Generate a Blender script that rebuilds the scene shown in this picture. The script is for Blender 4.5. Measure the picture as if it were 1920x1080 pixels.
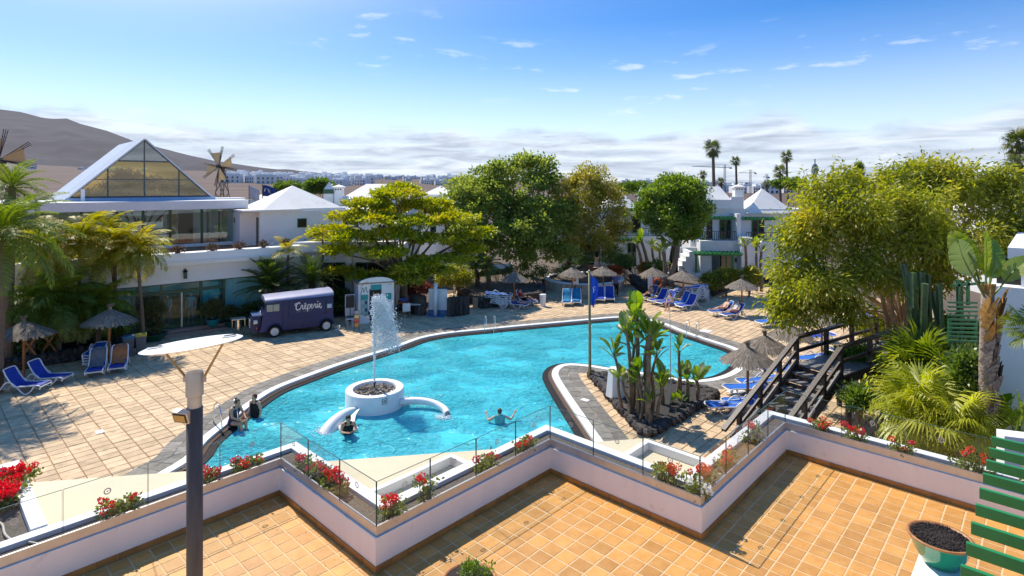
import bpy, bmesh, math, random
import numpy as np
from mathutils import Vector, Matrix
from mathutils.geometry import tessellate_polygon

S = bpy.context.scene
COL = S.collection
for _o in list(bpy.data.objects):
    bpy.data.objects.remove(_o)

# ------------------------------------------------------------------ camera
FPX, HORIZON, EYE = 1080.0, 347.0, 8.0          # focal length and horizon of the 1920 px photograph, eye height above the pool deck
cam_d = bpy.data.cameras.new('camera')
cam_d.sensor_width = 36.0
cam_d.lens = 36.0 * FPX / 1920.0
cam_d.shift_y = -(540.0 - HORIZON) / 1920.0
cam_d.clip_start = 0.1
cam_d.clip_end = 80000.0
cam = bpy.data.objects.new('camera', cam_d)
COL.objects.link(cam)
cam.location = (0, 0, EYE)
cam.rotation_euler = (math.radians(90), 0, 0)
S.camera = cam

# ------------------------------------------------------------------ sun and sky
SUN_EL = math.radians(53)
SUN_AZ = math.atan2(-0.63, 0.777)                # clockwise from +Y
to_sun = Vector((math.sin(SUN_AZ) * math.cos(SUN_EL), math.cos(SUN_AZ) * math.cos(SUN_EL), math.sin(SUN_EL)))
sun_d = bpy.data.lights.new('sun', 'SUN')
sun_d.energy = 3.8
sun_d.angle = math.radians(0.5)
sun_d.color = (1.0, 0.92, 0.78)
sun = bpy.data.objects.new('sun', sun_d)
COL.objects.link(sun)
sun.rotation_euler = to_sun.to_track_quat('Z', 'Y').to_euler()

W = bpy.data.worlds.new('World')
S.world = W
W.use_nodes = True
nt = W.node_tree
nt.nodes.clear()
def wn(t, **kw):
    n = nt.nodes.new(t)
    for k, v in kw.items():
        setattr(n, k, v)
    return n
def wl(a, b):
    nt.links.new(a, b)
def wmath(op, a, b=None, clamp=False):
    n = wn('ShaderNodeMath', operation=op, use_clamp=clamp)
    for i, x in enumerate((a, b)):
        if x is None:
            continue
        if isinstance(x, (int, float)):
            n.inputs[i].default_value = x
        else:
            wl(x, n.inputs[i])
    return n.outputs[0]
def wramp(fac, stops):
    n = wn('ShaderNodeValToRGB')
    e = n.color_ramp.elements
    while len(e) > 1:
        e.remove(e[-1])
    e[0].position, e[0].color = stops[0][0], (*[stops[0][1]] * 3, 1)
    for p, c in stops[1:]:
        x = e.new(p)
        x.color = (c, c, c, 1)
    wl(fac, n.inputs[0])
    return n.outputs[0]
wtc = wn('ShaderNodeTexCoord')
wsep = wn('ShaderNodeSeparateXYZ')
wl(wtc.outputs['Generated'], wsep.inputs[0])
dx, dy, dz = wsep.outputs
sky = wn('ShaderNodeTexSky', sky_type='NISHITA')
sky.sun_disc = False
sky.sun_elevation = SUN_EL
sky.sun_rotation = SUN_AZ
sky.altitude = 0
sky.air_density = 1.0
sky.dust_density = 0.35
sky.ozone_density = 1.0
# a clear blue that deepens quickly above the horizon: the same over the whole dome
wcomb = wn('ShaderNodeCombineXYZ')
wl(dx, wcomb.inputs[0]); wl(dy, wcomb.inputs[1])
wl(wmath('ADD', wmath('MULTIPLY', wmath('ADD', wmath('MULTIPLY', wmath('ABSOLUTE', dz), 7.0), 0.75), dz), 0.012), wcomb.inputs[2])
wnorm = wn('ShaderNodeVectorMath', operation='NORMALIZE')
wl(wcomb.outputs[0], wnorm.inputs[0])
wl(wnorm.outputs[0], sky.inputs['Vector'])
hsv = wn('ShaderNodeHueSaturation')
hsv.inputs['Hue'].default_value = 0.502
hsv.inputs['Saturation'].default_value = 1.42
hsv.inputs['Value'].default_value = 0.92
wl(sky.outputs[0], hsv.inputs['Color'])
# clouds: a low bank round the horizon and a few thin wisps above it
def cloud_noise(sx, sz, detail, rough, off=0.0, dist=0.0):
    c = wn('ShaderNodeCombineXYZ')
    ang = wmath('ARCTAN2', dx, dy)
    wl(wmath('ADD', wmath('MULTIPLY', ang, sx), off), c.inputs[0])
    wl(wmath('MULTIPLY', dz, sz), c.inputs[1])
    n = wn('ShaderNodeTexNoise', noise_dimensions='2D')
    n.inputs['Scale'].default_value = 1.0
    n.inputs['Detail'].default_value = detail
    n.inputs['Roughness'].default_value = rough
    n.inputs['Distortion'].default_value = dist
    wl(c.outputs[0], n.inputs['Vector'])
    return n.outputs[0]
top_edge = wmath('ADD', wmath('MULTIPLY', cloud_noise(5.0, 4, 5, .55, 3.1), 0.10), 0.050)
rel = wmath('DIVIDE', dz, top_edge)
bank = wramp(rel, [(0, 1), (.78, 1), (1.0, 0)])
bank_amt = wmath('MULTIPLY', bank, wramp(cloud_noise(7.0, 60, 8, .60, 0.4, .3), [(.30, .45), (.55, .98)]))
wisp = wramp(cloud_noise(11.0, 52, 6, .60, 2.2, .0), [(.60, 0), (.80, .6)])
wisp = wmath('MULTIPLY', wisp, wramp(dz, [(.09, 0), (.13, 1), (.25, .9), (.40, .1)]))
wisp = wmath('MULTIPLY', wisp, wramp(cloud_noise(2.3, 8, 2, .5, 1.9), [(.50, 0), (.62, 1)]))
shade = wramp(cloud_noise(8.0, 70, 8, .6, 5.2, .4), [(.36, 0), (.66, 1)])
ccol = wn('ShaderNodeMixRGB')
wl(shade, ccol.inputs[0])
ccol.inputs[1].default_value = (2.15, 2.5, 3.05, 1)
ccol.inputs[2].default_value = (4.0, 4.3, 4.75, 1)
veil = wn('ShaderNodeMixRGB')                        # thin pale veil low in the sky, all round
veil.inputs[2].default_value = (3.75, 4.15, 4.75, 1)
wl(wramp(dz, [(0, .82), (.06, .74), (.13, .46), (.20, .16), (.27, .0)]), veil.inputs[0]); wl(hsv.outputs[0], veil.inputs[1])
mixb = wn('ShaderNodeMixRGB')
wl(bank_amt, mixb.inputs[0]); wl(veil.outputs[0], mixb.inputs[1]); wl(ccol.outputs[0], mixb.inputs[2])
mixw = wn('ShaderNodeMixRGB')
mixw.inputs[2].default_value = (5.0, 5.1, 5.3, 1)
wl(wisp, mixw.inputs[0]); wl(mixb.outputs[0], mixw.inputs[1])
bg = wn('ShaderNodeBackground')
bg.inputs['Strength'].default_value = 0.15
wl(mixw.outputs[0], bg.inputs[0])
wo = wn('ShaderNodeOutputWorld')
wl(bg.outputs[0], wo.inputs[0])

S.view_settings.view_transform = 'Standard'
S.view_settings.look = 'None'
S.view_settings.exposure = 0.66
S.view_settings.gamma = 1.0
S.view_settings.use_curve_mapping = False
S.render.engine = 'CYCLES'
S.cycles.max_bounces = 7
S.cycles.diffuse_bounces = 3
S.cycles.glossy_bounces = 3
S.cycles.transmission_bounces = 4
S.cycles.transparent_max_bounces = 14
S.cycles.caustics_reflective = False
S.cycles.caustics_refractive = False
S.cycles.sample_clamp_indirect = 6.0
S.cycles.use_denoising = True
S.cycles.denoiser = 'OPENIMAGEDENOISE'
S.cycles.use_adaptive_sampling = True
S.cycles.adaptive_threshold = 0.015

# ------------------------------------------------------------------ helpers
def G(u, v, z=0.0):
    """the place on the level z that lies in this direction"""
    y = FPX * (EYE - z) / (v - HORIZON)
    return Vector(((u - 960) / FPX * y, y, z))
def AT(u, v, y):
    return Vector(((u - 960) / FPX * y, y, EYE - (v - HORIZON) / FPX * y))
def rot2(p, a):
    c, s = math.cos(a), math.sin(a)
    return (p[0] * c - p[1] * s, p[0] * s + p[1] * c)

MATS = {}
def nodes_of(name):
    m = bpy.data.materials.new(name)
    m.use_nodes = True
    t = m.node_tree
    t.nodes.clear()
    out = t.nodes.new('ShaderNodeOutputMaterial')
    MATS[name] = m
    return m, t, out
def pm(name, col, rough=.6, metal=0.0, var=.12, scale=4.0, bump=0.0, bscale=25.0, rand=0.0, col2=None, spec=.5, stretch=None, coat=0.0, spots=None):
    """painted, plastered, stone and wooden surfaces: colour with noise, relief and per-piece variation"""
    if name in MATS:
        return MATS[name]
    m, t, out = nodes_of(name)
    N, L = t.nodes, t.links
    b = N.new('ShaderNodeBsdfPrincipled')
    b.inputs['Roughness'].default_value = rough
    b.inputs['Metallic'].default_value = metal
    b.inputs['Specular IOR Level'].default_value = spec
    b.inputs['Coat Weight'].default_value = coat
    L.new(b.outputs[0], out.inputs[0])
    geo = N.new('ShaderNodeNewGeometry')
    vec = geo.outputs['Position']
    if stretch:
        mp = N.new('ShaderNodeMapping')
        mp.inputs['Scale'].default_value = stretch
        L.new(vec, mp.inputs[0])
        vec = mp.outputs[0]
    nz = N.new('ShaderNodeTexNoise')
    nz.inputs['Scale'].default_value = scale
    nz.inputs['Detail'].default_value = 5
    nz.inputs['Roughness'].default_value = .6
    L.new(vec, nz.inputs['Vector'])
    ramp = N.new('ShaderNodeValToRGB')
    e = ramp.color_ramp.elements
    c2 = col2 or [min(1, c * (1 + var)) for c in col]
    e[0].position, e[0].color = .3, (*[c * (1 - var) for c in col], 1)
    e[1].position, e[1].color = .7, (*c2, 1)
    L.new(nz.outputs[0], ramp.inputs[0])
    cs = ramp.outputs[0]
    if rand:
        oi = N.new('ShaderNodeObjectInfo')
        ad = N.new('ShaderNodeMath'); ad.operation = 'ADD'
        L.new(oi.outputs['Random'], ad.inputs[0]); L.new(geo.outputs['Random Per Island'], ad.inputs[1])
        fr = N.new('ShaderNodeMath'); fr.operation = 'FRACT'
        L.new(ad.outputs[0], fr.inputs[0])
        mr = N.new('ShaderNodeMapRange')
        mr.inputs['To Min'].default_value = 1 - rand
        mr.inputs['To Max'].default_value = 1 + rand
        L.new(fr.outputs[0], mr.inputs[0])
        hs = N.new('ShaderNodeHueSaturation')
        L.new(mr.outputs[0], hs.inputs['Value'])
        L.new(cs, hs.inputs['Color'])
        cs = hs.outputs[0]
    if spots:
        n2 = N.new('ShaderNodeTexNoise')
        n2.inputs['Scale'].default_value = spots[0]
        n2.inputs['Detail'].default_value = 6
        L.new(geo.outputs['Position'], n2.inputs['Vector'])
        r2 = N.new('ShaderNodeValToRGB')
        r2.color_ramp.elements[0].position = spots[1]
        r2.color_ramp.elements[0].color = (0, 0, 0, 1)
        r2.color_ramp.elements[1].position = min(1, spots[1] + .12)
        r2.color_ramp.elements[1].color = (spots[3],) * 3 + (1,)
        L.new(n2.outputs[0], r2.inputs[0])
        mx = N.new('ShaderNodeMixRGB')
        mx.inputs[2].default_value = (*spots[2], 1)
        L.new(r2.outputs[0], mx.inputs[0]); L.new(cs, mx.inputs[1])
        cs = mx.outputs[0]
    L.new(cs, b.inputs['Base Color'])
    if bump:
        nb = N.new('ShaderNodeTexNoise')
        nb.inputs['Scale'].default_value = bscale
        nb.inputs['Detail'].default_value = 6
        L.new(vec, nb.inputs['Vector'])
        bp = N.new('ShaderNodeBump')
        bp.inputs['Strength'].default_value = bump
        bp.inputs['Distance'].default_value = .03
        L.new(nb.outputs[0], bp.inputs['Height'])
        L.new(bp.outputs[0], b.inputs['Normal'])
    return m
def leafm(name, cols, trans=.45, gloss=.06, rough=.45):
    """thin leaves: every leaf its own shade, light shines through"""
    if name in MATS:
        return MATS[name]
    m, t, out = nodes_of(name)
    N, L = t.nodes, t.links
    geo = N.new('ShaderNodeNewGeometry')
    oi = N.new('ShaderNodeObjectInfo')
    ad = N.new('ShaderNodeMath'); ad.operation = 'ADD'
    L.new(geo.outputs['Random Per Island'], ad.inputs[0])
    L.new(oi.outputs['Random'], ad.inputs[1])
    fr = N.new('ShaderNodeMath'); fr.operation = 'FRACT'
    L.new(ad.outputs[0], fr.inputs[0])
    nz = N.new('ShaderNodeTexNoise')
    nz.inputs['Scale'].default_value = .55
    nz.inputs['Detail'].default_value = 2
    L.new(geo.outputs['Position'], nz.inputs['Vector'])
    mx = N.new('ShaderNodeMath'); mx.operation = 'MULTIPLY_ADD'
    mx.inputs[1].default_value = .55
    L.new(fr.outputs[0], mx.inputs[0])
    m2 = N.new('ShaderNodeMapRange')
    m2.inputs['From Min'].default_value = .3; m2.inputs['From Max'].default_value = .7
    m2.inputs['To Min'].default_value = 0; m2.inputs['To Max'].default_value = .45
    L.new(nz.outputs[0], m2.inputs[0])
    L.new(m2.outputs[0], mx.inputs[2])
    ramp = N.new('ShaderNodeValToRGB')
    e = ramp.color_ramp.elements
    while len(e) > 1:
        e.remove(e[-1])
    for i, c in enumerate(cols):
        p = i / max(1, len(cols) - 1)
        if i == 0:
            e[0].position, e[0].color = 0, (*c, 1)
        else:
            x = e.new(p); x.color = (*c, 1)
    L.new(mx.outputs[0], ramp.inputs[0])
    d = N.new('ShaderNodeBsdfDiffuse')
    tr = N.new('ShaderNodeBsdfTranslucent')
    hs = N.new('ShaderNodeHueSaturation')
    hs.inputs['Saturation'].default_value = 1.12
    hs.inputs['Value'].default_value = 1.5
    L.new(ramp.outputs[0], d.inputs[0])
    L.new(ramp.outputs[0], hs.inputs['Color'])
    L.new(hs.outputs[0], tr.inputs[0])
    ms = N.new('ShaderNodeMixShader')
    ms.inputs[0].default_value = trans
    L.new(d.outputs[0], ms.inputs[1]); L.new(tr.outputs[0], ms.inputs[2])
    gl = N.new('ShaderNodeBsdfGlossy')
    gl.inputs['Roughness'].default_value = rough
    m3 = N.new('ShaderNodeMixShader')
    m3.inputs[0].default_value = gloss
    L.new(ms.outputs[0], m3.inputs[1]); L.new(gl.outputs[0], m3.inputs[2])
    L.new(m3.outputs[0], out.inputs[0])
    return m
def glassm(name, tint, gloss=1.0, base=.04, rough=.02, haze=0.0, wave=0.0):
    """a clear pane: tinted see-through with a Fresnel mirror on it"""
    if name in MATS:
        return MATS[name]
    m, t, out = nodes_of(name)
    N, L = t.nodes, t.links
    tr = N.new('ShaderNodeBsdfTransparent')
    tr.inputs[0].default_value = (*tint, 1)
    gl = N.new('ShaderNodeBsdfGlossy')
    gl.inputs['Roughness'].default_value = rough
    lf = N.new('ShaderNodeLayerWeight')
    lf.inputs['Blend'].default_value = .5
    lw = N.new('ShaderNodeMath'); lw.operation = 'POWER'
    lw.inputs[1].default_value = 4.5
    L.new(lf.outputs['Facing'], lw.inputs[0])
    ma = N.new('ShaderNodeMath'); ma.operation = 'MULTIPLY_ADD'
    ma.inputs[1].default_value = gloss; ma.inputs[2].default_value = base
    ma.use_clamp = True
    L.new(lw.outputs[0], ma.inputs[0])
    mix = N.new('ShaderNodeMixShader')
    L.new(ma.outputs[0], mix.inputs[0]); L.new(tr.outputs[0], mix.inputs[1]); L.new(gl.outputs[0], mix.inputs[2])
    last = mix
    if haze:
        d = N.new('ShaderNodeBsdfDiffuse')
        d.inputs[0].default_value = (.8, .85, .85, 1)
        mh = N.new('ShaderNodeMixShader')
        mh.inputs[0].default_value = haze
        L.new(mix.outputs[0], mh.inputs[1]); L.new(d.outputs[0], mh.inputs[2])
        last = mh
    if wave:
        nz = N.new('ShaderNodeTexNoise'); nz.inputs['Scale'].default_value = 1.3
        geo = N.new('ShaderNodeNewGeometry'); L.new(geo.outputs['Position'], nz.inputs['Vector'])
        bp = N.new('ShaderNodeBump'); bp.inputs['Strength'].default_value = wave
        L.new(nz.outputs[0], bp.inputs['Height']); L.new(bp.outputs[0], gl.inputs['Normal'])
    L.new(last.outputs[0], out.inputs[0])
    return m

class MB:
    """collects shapes into one mesh"""
    def __init__(self):
        self.v, self.f, self.m = [], [], []
    def add(self, vs, fs, mi=0):
        o = len(self.v)
        self.v += [tuple(p) for p in vs]
        self.f += [tuple(o + i for i in q) for q in fs]
        self.m += [mi] * len(fs)
        return self
    def box(self, c, s, rz=0.0, mi=0, M=None):
        x, y, z = s[0] / 2, s[1] / 2, s[2] / 2
        vs = []
        for k in range(8):
            p = Vector((x if k & 1 else -x, y if k & 2 else -y, z if k & 4 else -z))
            if rz:
                q = rot2(p, rz); p = Vector((q[0], q[1], p.z))
            if M:
                p = M @ p
            vs.append(p + Vector(c))
        return self.add(vs, [(0, 2, 3, 1), (4, 5, 7, 6), (0, 1, 5, 4), (2, 6, 7, 3), (0, 4, 6, 2), (1, 3, 7, 5)], mi)
    def bar(self, p0, p1, w, h, up=(0, 0, 1), mi=0):
        p0, p1 = Vector(p0), Vector(p1)
        d = (p1 - p0).normalized()
        s = d.cross(Vector(up))
        if s.length < 1e-4:
            s = d.cross(Vector((1, 0, 0)))
        s.normalize()
        n = s.cross(d)
        vs = []
        for p in (p0, p1):
            for a, b in ((-1, -1), (1, -1), (1, 1), (-1, 1)):
                vs.append(p + s * (a * w / 2) + n * (b * h / 2))
        return self.add(vs, [(3, 2, 1, 0), (4, 5, 6, 7), (0, 1, 5, 4), (1, 2, 6, 5), (2, 3, 7, 6), (3, 0, 4, 7)], mi)
    def tube(self, pts, r, n=8, caps=True, mi=0):
        pts = [Vector(p) for p in pts]
        if not hasattr(r, '__len__'):
            r = [r] * len(pts)
        vs, fs = [], []
        prev = None
        for i, p in enumerate(pts):
            d = (pts[min(i + 1, len(pts) - 1)] - pts[max(i - 1, 0)])
            d = d.normalized() if d.length > 1e-9 else Vector((0, 0, 1))
            if prev is None:
                a = d.cross(Vector((0, 0, 1)))
                if a.length < .05:
                    a = d.cross(Vector((1, 0, 0)))
                a.normalize()
            else:
                a = prev - d * prev.dot(d)
                a.normalize()
            prev = a
            b = d.cross(a)
            for k in range(n):
                t = 2 * math.pi * k / n
                vs.append(p + (a * math.cos(t) + b * math.sin(t)) * r[i])
        for i in range(len(pts) - 1):
            for k in range(n):
                k2 = (k + 1) % n
                fs.append((i * n + k, i * n + k2, (i + 1) * n + k2, (i + 1) * n + k))
        if caps:
            fs.append(tuple(range(n - 1, -1, -1)))
            fs.append(tuple(range((len(pts) - 1) * n, len(pts) * n)))
        return self.add(vs, fs, mi)
    def lathe(self, prof, n=24, c=(0, 0, 0), mi=0, sx=1.0, sy=1.0):
        vs, fs = [], []
        for (r, z) in prof:
            for k in range(n):
                t = 2 * math.pi * k / n
                vs.append((c[0] + r * math.cos(t) * sx, c[1] + r * math.sin(t) * sy, c[2] + z))
        for i in range(len(prof) - 1):
            for k in range(n):
                k2 = (k + 1) % n
                fs.append((i * n + k, i * n + k2, (i + 1) * n + k2, (i + 1) * n + k))
        fs.append(tuple(range(n - 1, -1, -1)))
        fs.append(tuple(range((len(prof) - 1) * n, len(prof) * n)))
        return self.add(vs, fs, mi)
    def prism(self, poly, z0, z1, mi=0):
        poly = [(p[0], p[1]) for p in poly]
        a = sum(poly[i][0] * poly[(i + 1) % len(poly)][1] - poly[(i + 1) % len(poly)][0] * poly[i][1] for i in range(len(poly)))
        if a < 0:
            poly = poly[::-1]
        n = len(poly)
        vs = [(x, y, z0) for x, y in poly] + [(x, y, z1) for x, y in poly]
        fs = [(i, (i + 1) % n, n + (i + 1) % n, n + i) for i in range(n)]
        tri = tessellate_polygon([[Vector((x, y, 0)) for x, y in poly]])
        for t in tri:
            t = list(t)
            p, q, r = [poly[i] for i in t]
            if (q[0] - p[0]) * (r[1] - p[1]) - (r[0] - p[0]) * (q[1] - p[1]) < 0:
                t = t[::-1]
            fs.append(tuple(n + i for i in t))
            fs.append(tuple(reversed(t)))
        return self.add(vs, fs, mi)
    def ball(self, c, r, n=10, m=7, mi=0, M=None):
        if not hasattr(r, '__len__'):
            r = (r, r, r)
        vs, fs = [], []
        for i in range(m + 1):
            ph = math.pi * i / m
            for k in range(n):
                t = 2 * math.pi * k / n
                p = Vector((r[0] * math.sin(ph) * math.cos(t), r[1] * math.sin(ph) * math.sin(t), r[2] * math.cos(ph)))
                if M:
                    p = M @ p
                vs.append(p + Vector(c))
        for i in range(m):
            for k in range(n):
                k2 = (k + 1) % n
                fs.append((i * n + k, (i + 1) * n + k, (i + 1) * n + k2, i * n + k2))
        return self.add(vs, fs, mi)
    def mesh(self, name, mats, smooth=False):
        me = bpy.data.meshes.new(name)
        me.from_pydata(self.v, [], self.f)
        if not isinstance(mats, (list, tuple)):
            mats = [mats]
        for m in mats:
            me.materials.append(m)
        if len(mats) > 1:
            me.polygons.foreach_set('material_index', self.m)
        if smooth:
            me.polygons.foreach_set('use_smooth', [True] * len(me.polygons))
        me.update()
        return me
    def build(self, name, mats, parent=None, smooth=False, bevel=0.0, loc=None, rz=0.0, auto=None):
        me = self.mesh(name, mats, smooth)
        if bevel:
            bm = bmesh.new(); bm.from_mesh(me)
            bmesh.ops.remove_doubles(bm, verts=bm.verts, dist=1e-5)
            es = [e for e in bm.edges if len(e.link_faces) == 2 and e.calc_face_angle(0) > .5]
            bmesh.ops.bevel(bm, geom=es, offset=bevel, segments=2, profile=.7, affect='EDGES', clamp_overlap=True)
            bm.to_mesh(me); bm.free()
        if auto is not None:
            me.polygons.foreach_set('use_smooth', [True] * len(me.polygons))
            me.set_sharp_from_angle(angle=math.radians(auto))
        return link(name, me, parent, loc, rz)
def link(name, me, parent=None, loc=None, rz=0.0):
    o = bpy.data.objects.new(name, me)
    COL.objects.link(o)
    if parent is not None:
        o.parent = parent
    if loc is not None:
        o.location = loc
    if rz:
        o.rotation_euler = (0, 0, rz)
    return o
def tag(o, label=None, cat=None, group=None, kind=None):
    if label: o['label'] = label
    if cat: o['category'] = cat
    if group: o['group'] = group
    if kind: o['kind'] = kind
    return o
def thing(name, label, cat, loc=(0, 0, 0), rz=0.0, group=None):
    o = link(name, None, None, loc, rz)
    o.empty_display_size = .1
    return tag(o, label, cat, group)
KIDS = {}
def copy_tree(src, loc=None, rz=None, label=None, group=None, scale=None):
    """a thing with copies of its parts and sub-parts; the meshes are shared"""
    if not KIDS.get('ready'):
        pass
    def cp(o, parent):
        c = o.copy()
        COL.objects.link(c)
        c.parent = parent
        for ch in o.children:
            cp(ch, c)
        return c
    r = cp(src, None)
    if loc is not None: r.location = loc
    if rz is not None: r.rotation_euler = (0, 0, rz)
    if scale is not None: r.scale = (scale,) * 3
    if label: r['label'] = label
    if group: r['group'] = group
    return r
def catmull(pts, closed=False, sub=6):
    pts = [Vector(p) for p in pts]
    n = len(pts)
    out = []
    for i in range(n if closed else n - 1):
        if closed:
            p0, p1, p2, p3 = pts[(i - 1) % n], pts[i], pts[(i + 1) % n], pts[(i + 2) % n]
        else:
            p0, p1, p2, p3 = pts[max(i - 1, 0)], pts[i], pts[i + 1], pts[min(i + 2, n - 1)]
        for k in range(sub):
            t = k / sub
            out.append(.5 * ((2 * p1) + (p2 - p0) * t + (2 * p0 - 5 * p1 + 4 * p2 - p3) * t * t + (3 * p1 - p0 - 3 * p2 + p3) * t ** 3))
    if not closed:
        out.append(pts[-1])
    return out
def inside(x, y, poly):
    c = False
    j = len(poly) - 1
    for i in range(len(poly)):
        xi, yi, xj, yj = poly[i][0], poly[i][1], poly[j][0], poly[j][1]
        if (yi > y) != (yj > y) and x < (xj - xi) * (y - yi) / (yj - yi) + xi:
            c = not c
        j = i
    return c
def offset_poly(poly, d):
    """moves a closed outline outwards (counter-clockwise outline) by d"""
    n = len(poly)
    out = []
    for i in range(n):
        a, b, c = Vector(poly[i - 1][:2]), Vector(poly[i][:2]), Vector(poly[(i + 1) % n][:2])
        e1, e2 = (b - a), (c - b)
        if e1.length < 1e-6 or e2.length < 1e-6:
            t = (c - a)
            nrm = Vector((t.y, -t.x)).normalized()
            out.append(b + nrm * d)
            continue
        n1 = Vector((e1.y, -e1.x)).normalized(); n2 = Vector((e2.y, -e2.x)).normalized()
        m = n1 + n2
        if m.length < 1e-4:
            m = n1
        m.normalize()
        k = max(.45, m.dot(n1))
        out.append(b + m * (d / k))
    return out

NPR = np.random.default_rng(11)
RND = random.Random(5)
def unit(a):
    return a / np.maximum(1e-9, np.linalg.norm(a, axis=1, keepdims=True))
def leaf_mesh(name, P, D, L, Wd, mat, bend=.0):
    """many single leaves, each a small folded blade"""
    n = len(P)
    D = unit(D)
    R = NPR.normal(size=(n, 3))
    Sd = unit(np.cross(D, R))
    Nn = np.cross(Sd, D)
    L = np.asarray(L).reshape(-1, 1) * np.ones((n, 1)); Wd = np.asarray(Wd).reshape(-1, 1) * np.ones((n, 1))
    mid = P + D * L * .5 + Nn * L * bend
    V = np.stack([P, mid + Sd * Wd * .5, P + D * L, mid - Sd * Wd * .5], axis=1).reshape(-1, 3)
    return quad_mesh(name, V, mat)
def quad_mesh(name, V, mat):
    n = len(V) // 4
    me = bpy.data.meshes.new(name)
    me.vertices.add(n * 4); me.loops.add(n * 4); me.polygons.add(n)
    me.vertices.foreach_set('co', V.astype(np.float32).ravel())
    me.loops.foreach_set('vertex_index', np.arange(n * 4, dtype=np.int32))
    me.polygons.foreach_set('loop_start', np.arange(0, n * 4, 4, dtype=np.int32))
    me.materials.append(mat)
    me.update(calc_edges=True)
    return me
def clumps(lobes, n, inner=.25, low=-.55, rng=NPR):
    """centres of leaf clumps spread over and through a set of ellipsoid lobes"""
    C = np.array([l[0] for l in lobes], float); R = np.array([l[1] for l in lobes], float)
    w = (R[:, 0] * R[:, 1] * R[:, 2]) ** (2 / 3)
    idx = rng.choice(len(lobes), size=n * 2, p=w / w.sum())
    d = unit(rng.normal(size=(n * 2, 3)))
    d[:, 2] = np.where(d[:, 2] < low, -d[:, 2], d[:, 2])
    rr = np.where(rng.random(n * 2) < inner, rng.random(n * 2) ** .5, .88 + rng.normal(size=n * 2) * .10)
    P = C[idx] + d * R[idx] * rr[:, None]
    keep = np.ones(len(P), bool)
    for k in range(len(lobes)):                         # thin out what lies deep inside another lobe
        q = np.linalg.norm((P - C[k]) / R[k], axis=1)
        keep &= ~((q < .62) & (idx != k) & (rng.random(len(P)) < .8))
    P, d, idx = P[keep][:n], d[keep][:n], idx[keep][:n]
    return P, d, idx
def crown(name, lobes, n, per, spread, L, Wd, mat, parent, droop=.2, low=-.55, inner=.25, bend=.08, flat=.75):
    P, d, idx = clumps(lobes, n, inner, low)
    k = len(P)
    sp = spread * (0.6 + .8 * NPR.random(k))
    off = NPR.normal(size=(k, per, 3)) * sp[:, None, None] * np.array([1, 1, flat])
    Q = (P[:, None, :] + off).reshape(-1, 3)
    D = unit(off.reshape(-1, 3)) * .7 + np.repeat(d, per, axis=0) * .6 + NPR.normal(size=(k * per, 3)) * .45
    D[:, 2] -= droop
    me = leaf_mesh(name, Q, D, L * (.65 + .7 * NPR.random(len(Q))), Wd * (.65 + .7 * NPR.random(len(Q))), mat, bend)
    o = link(name, me, parent)
    return o, P
def limbs(base, r0, forks, tips, mat, parent, name='trunk', n=8, wig=.25, seed=1):
    """tapered trunk with limbs to every fork and twigs to the tips nearest each fork"""
    rg = random.Random(seed)
    b = MB()
    base = Vector(base)
    for (q, ra) in forks:
        q = Vector(q)
        d = q - base
        pts = [base]
        for t in (.25, .5, .75):
            p = base + d * t
            p.z += d.length * .10 * math.sin(t * math.pi)
            p += Vector((rg.uniform(-1, 1), rg.uniform(-1, 1), 0)) * wig * d.length * .1
            pts.append(p)
        pts.append(q)
        b.tube(catmull(pts, sub=3), [r0 * ra * (1 - .68 * i / 12) for i in range(13)], n)
    for tp in tips:
        tp = Vector(tp)
        q = min((Vector(f[0]) for f in forks), key=lambda f: (f - tp).length)
        m = (q + tp) / 2 + Vector((rg.uniform(-.2, .2), rg.uniform(-.2, .2), .15))
        b.tube(catmull([q, m, tp], sub=3), [max(.012, r0 * .2 * (1 - .8 * i / 6)) for i in range(7)], 5)
    return b.build(name, mat, parent, smooth=True)
# ------------------------------------------------------------------ materials of the setting
M_white = pm('white_plaster', (.80, .80, .79), .75, var=.05, scale=1.2, bump=.15, bscale=18, spots=(1.7, .62, (.55, .52, .48), .35))
M_rend = pm('white_parapet', (.88, .81, .745), .7, var=.035, scale=3.5, bump=.2, bscale=22, stretch=(1, 1, .35), spots=(5.5, .66, (.56, .50, .45), .45))
M_trim = pm('white_trim', (.74, .74, .73), .6, var=.04, scale=3, spots=(5, .62, (.55, .53, .5), .4))
M_cream = pm('cream_roof_coating', (.62, .53, .36), .7, var=.06, scale=1.1, bump=.1, bscale=12, spots=(2.3, .6, (.6, .52, .38), .5))
M_tile = pm('terracotta_tile', (.58, .265, .055), .5, var=.10, scale=5, bump=.12, bscale=30, rand=.17, col2=(.64, .32, .085), spots=(26, .66, (.20, .09, .035), .75))
M_grout = pm('pale_grout', (.66, .45, .24), .85, var=.15, scale=14)
M_skirt = pm('skirting_tile', (.40, .18, .045), .5, var=.15, scale=6, rand=.15)
M_paver = pm('sand_paver', (.60, .435, .265), .85, var=.16, scale=2.6, bump=.5, bscale=22, rand=.17, spots=(3.3, .55, (.40, .28, .175), .65))
M_pjoint = pm('paver_joint', (.42, .285, .17), .95, var=.2, scale=6, bump=.4)
M_slate = pm('grey_slab', (.20, .185, .16), .8, var=.25, scale=6, bump=.5, bscale=24, rand=.25)
M_gutter = pm('dark_pool_gutter', (.020, .020, .023), .8, var=.3, scale=7, bump=.3, spec=.2)
M_coping = pm('white_coping', (.78, .77, .74), .6, var=.07, scale=4)
M_basin = pm('pool_lining', (.015, .54, .84), .5, var=.06, scale=.7)
M_soil = pm('garden_soil', (.10, .075, .055), .95, var=.4, scale=5, bump=.8, bscale=18, spots=(2, .55, (.2, .13, .08), .6))
M_picon = pm('black_lava_gravel', (.045, .040, .038), .9, var=.4, scale=30, bump=1.0, bscale=70)
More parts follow.
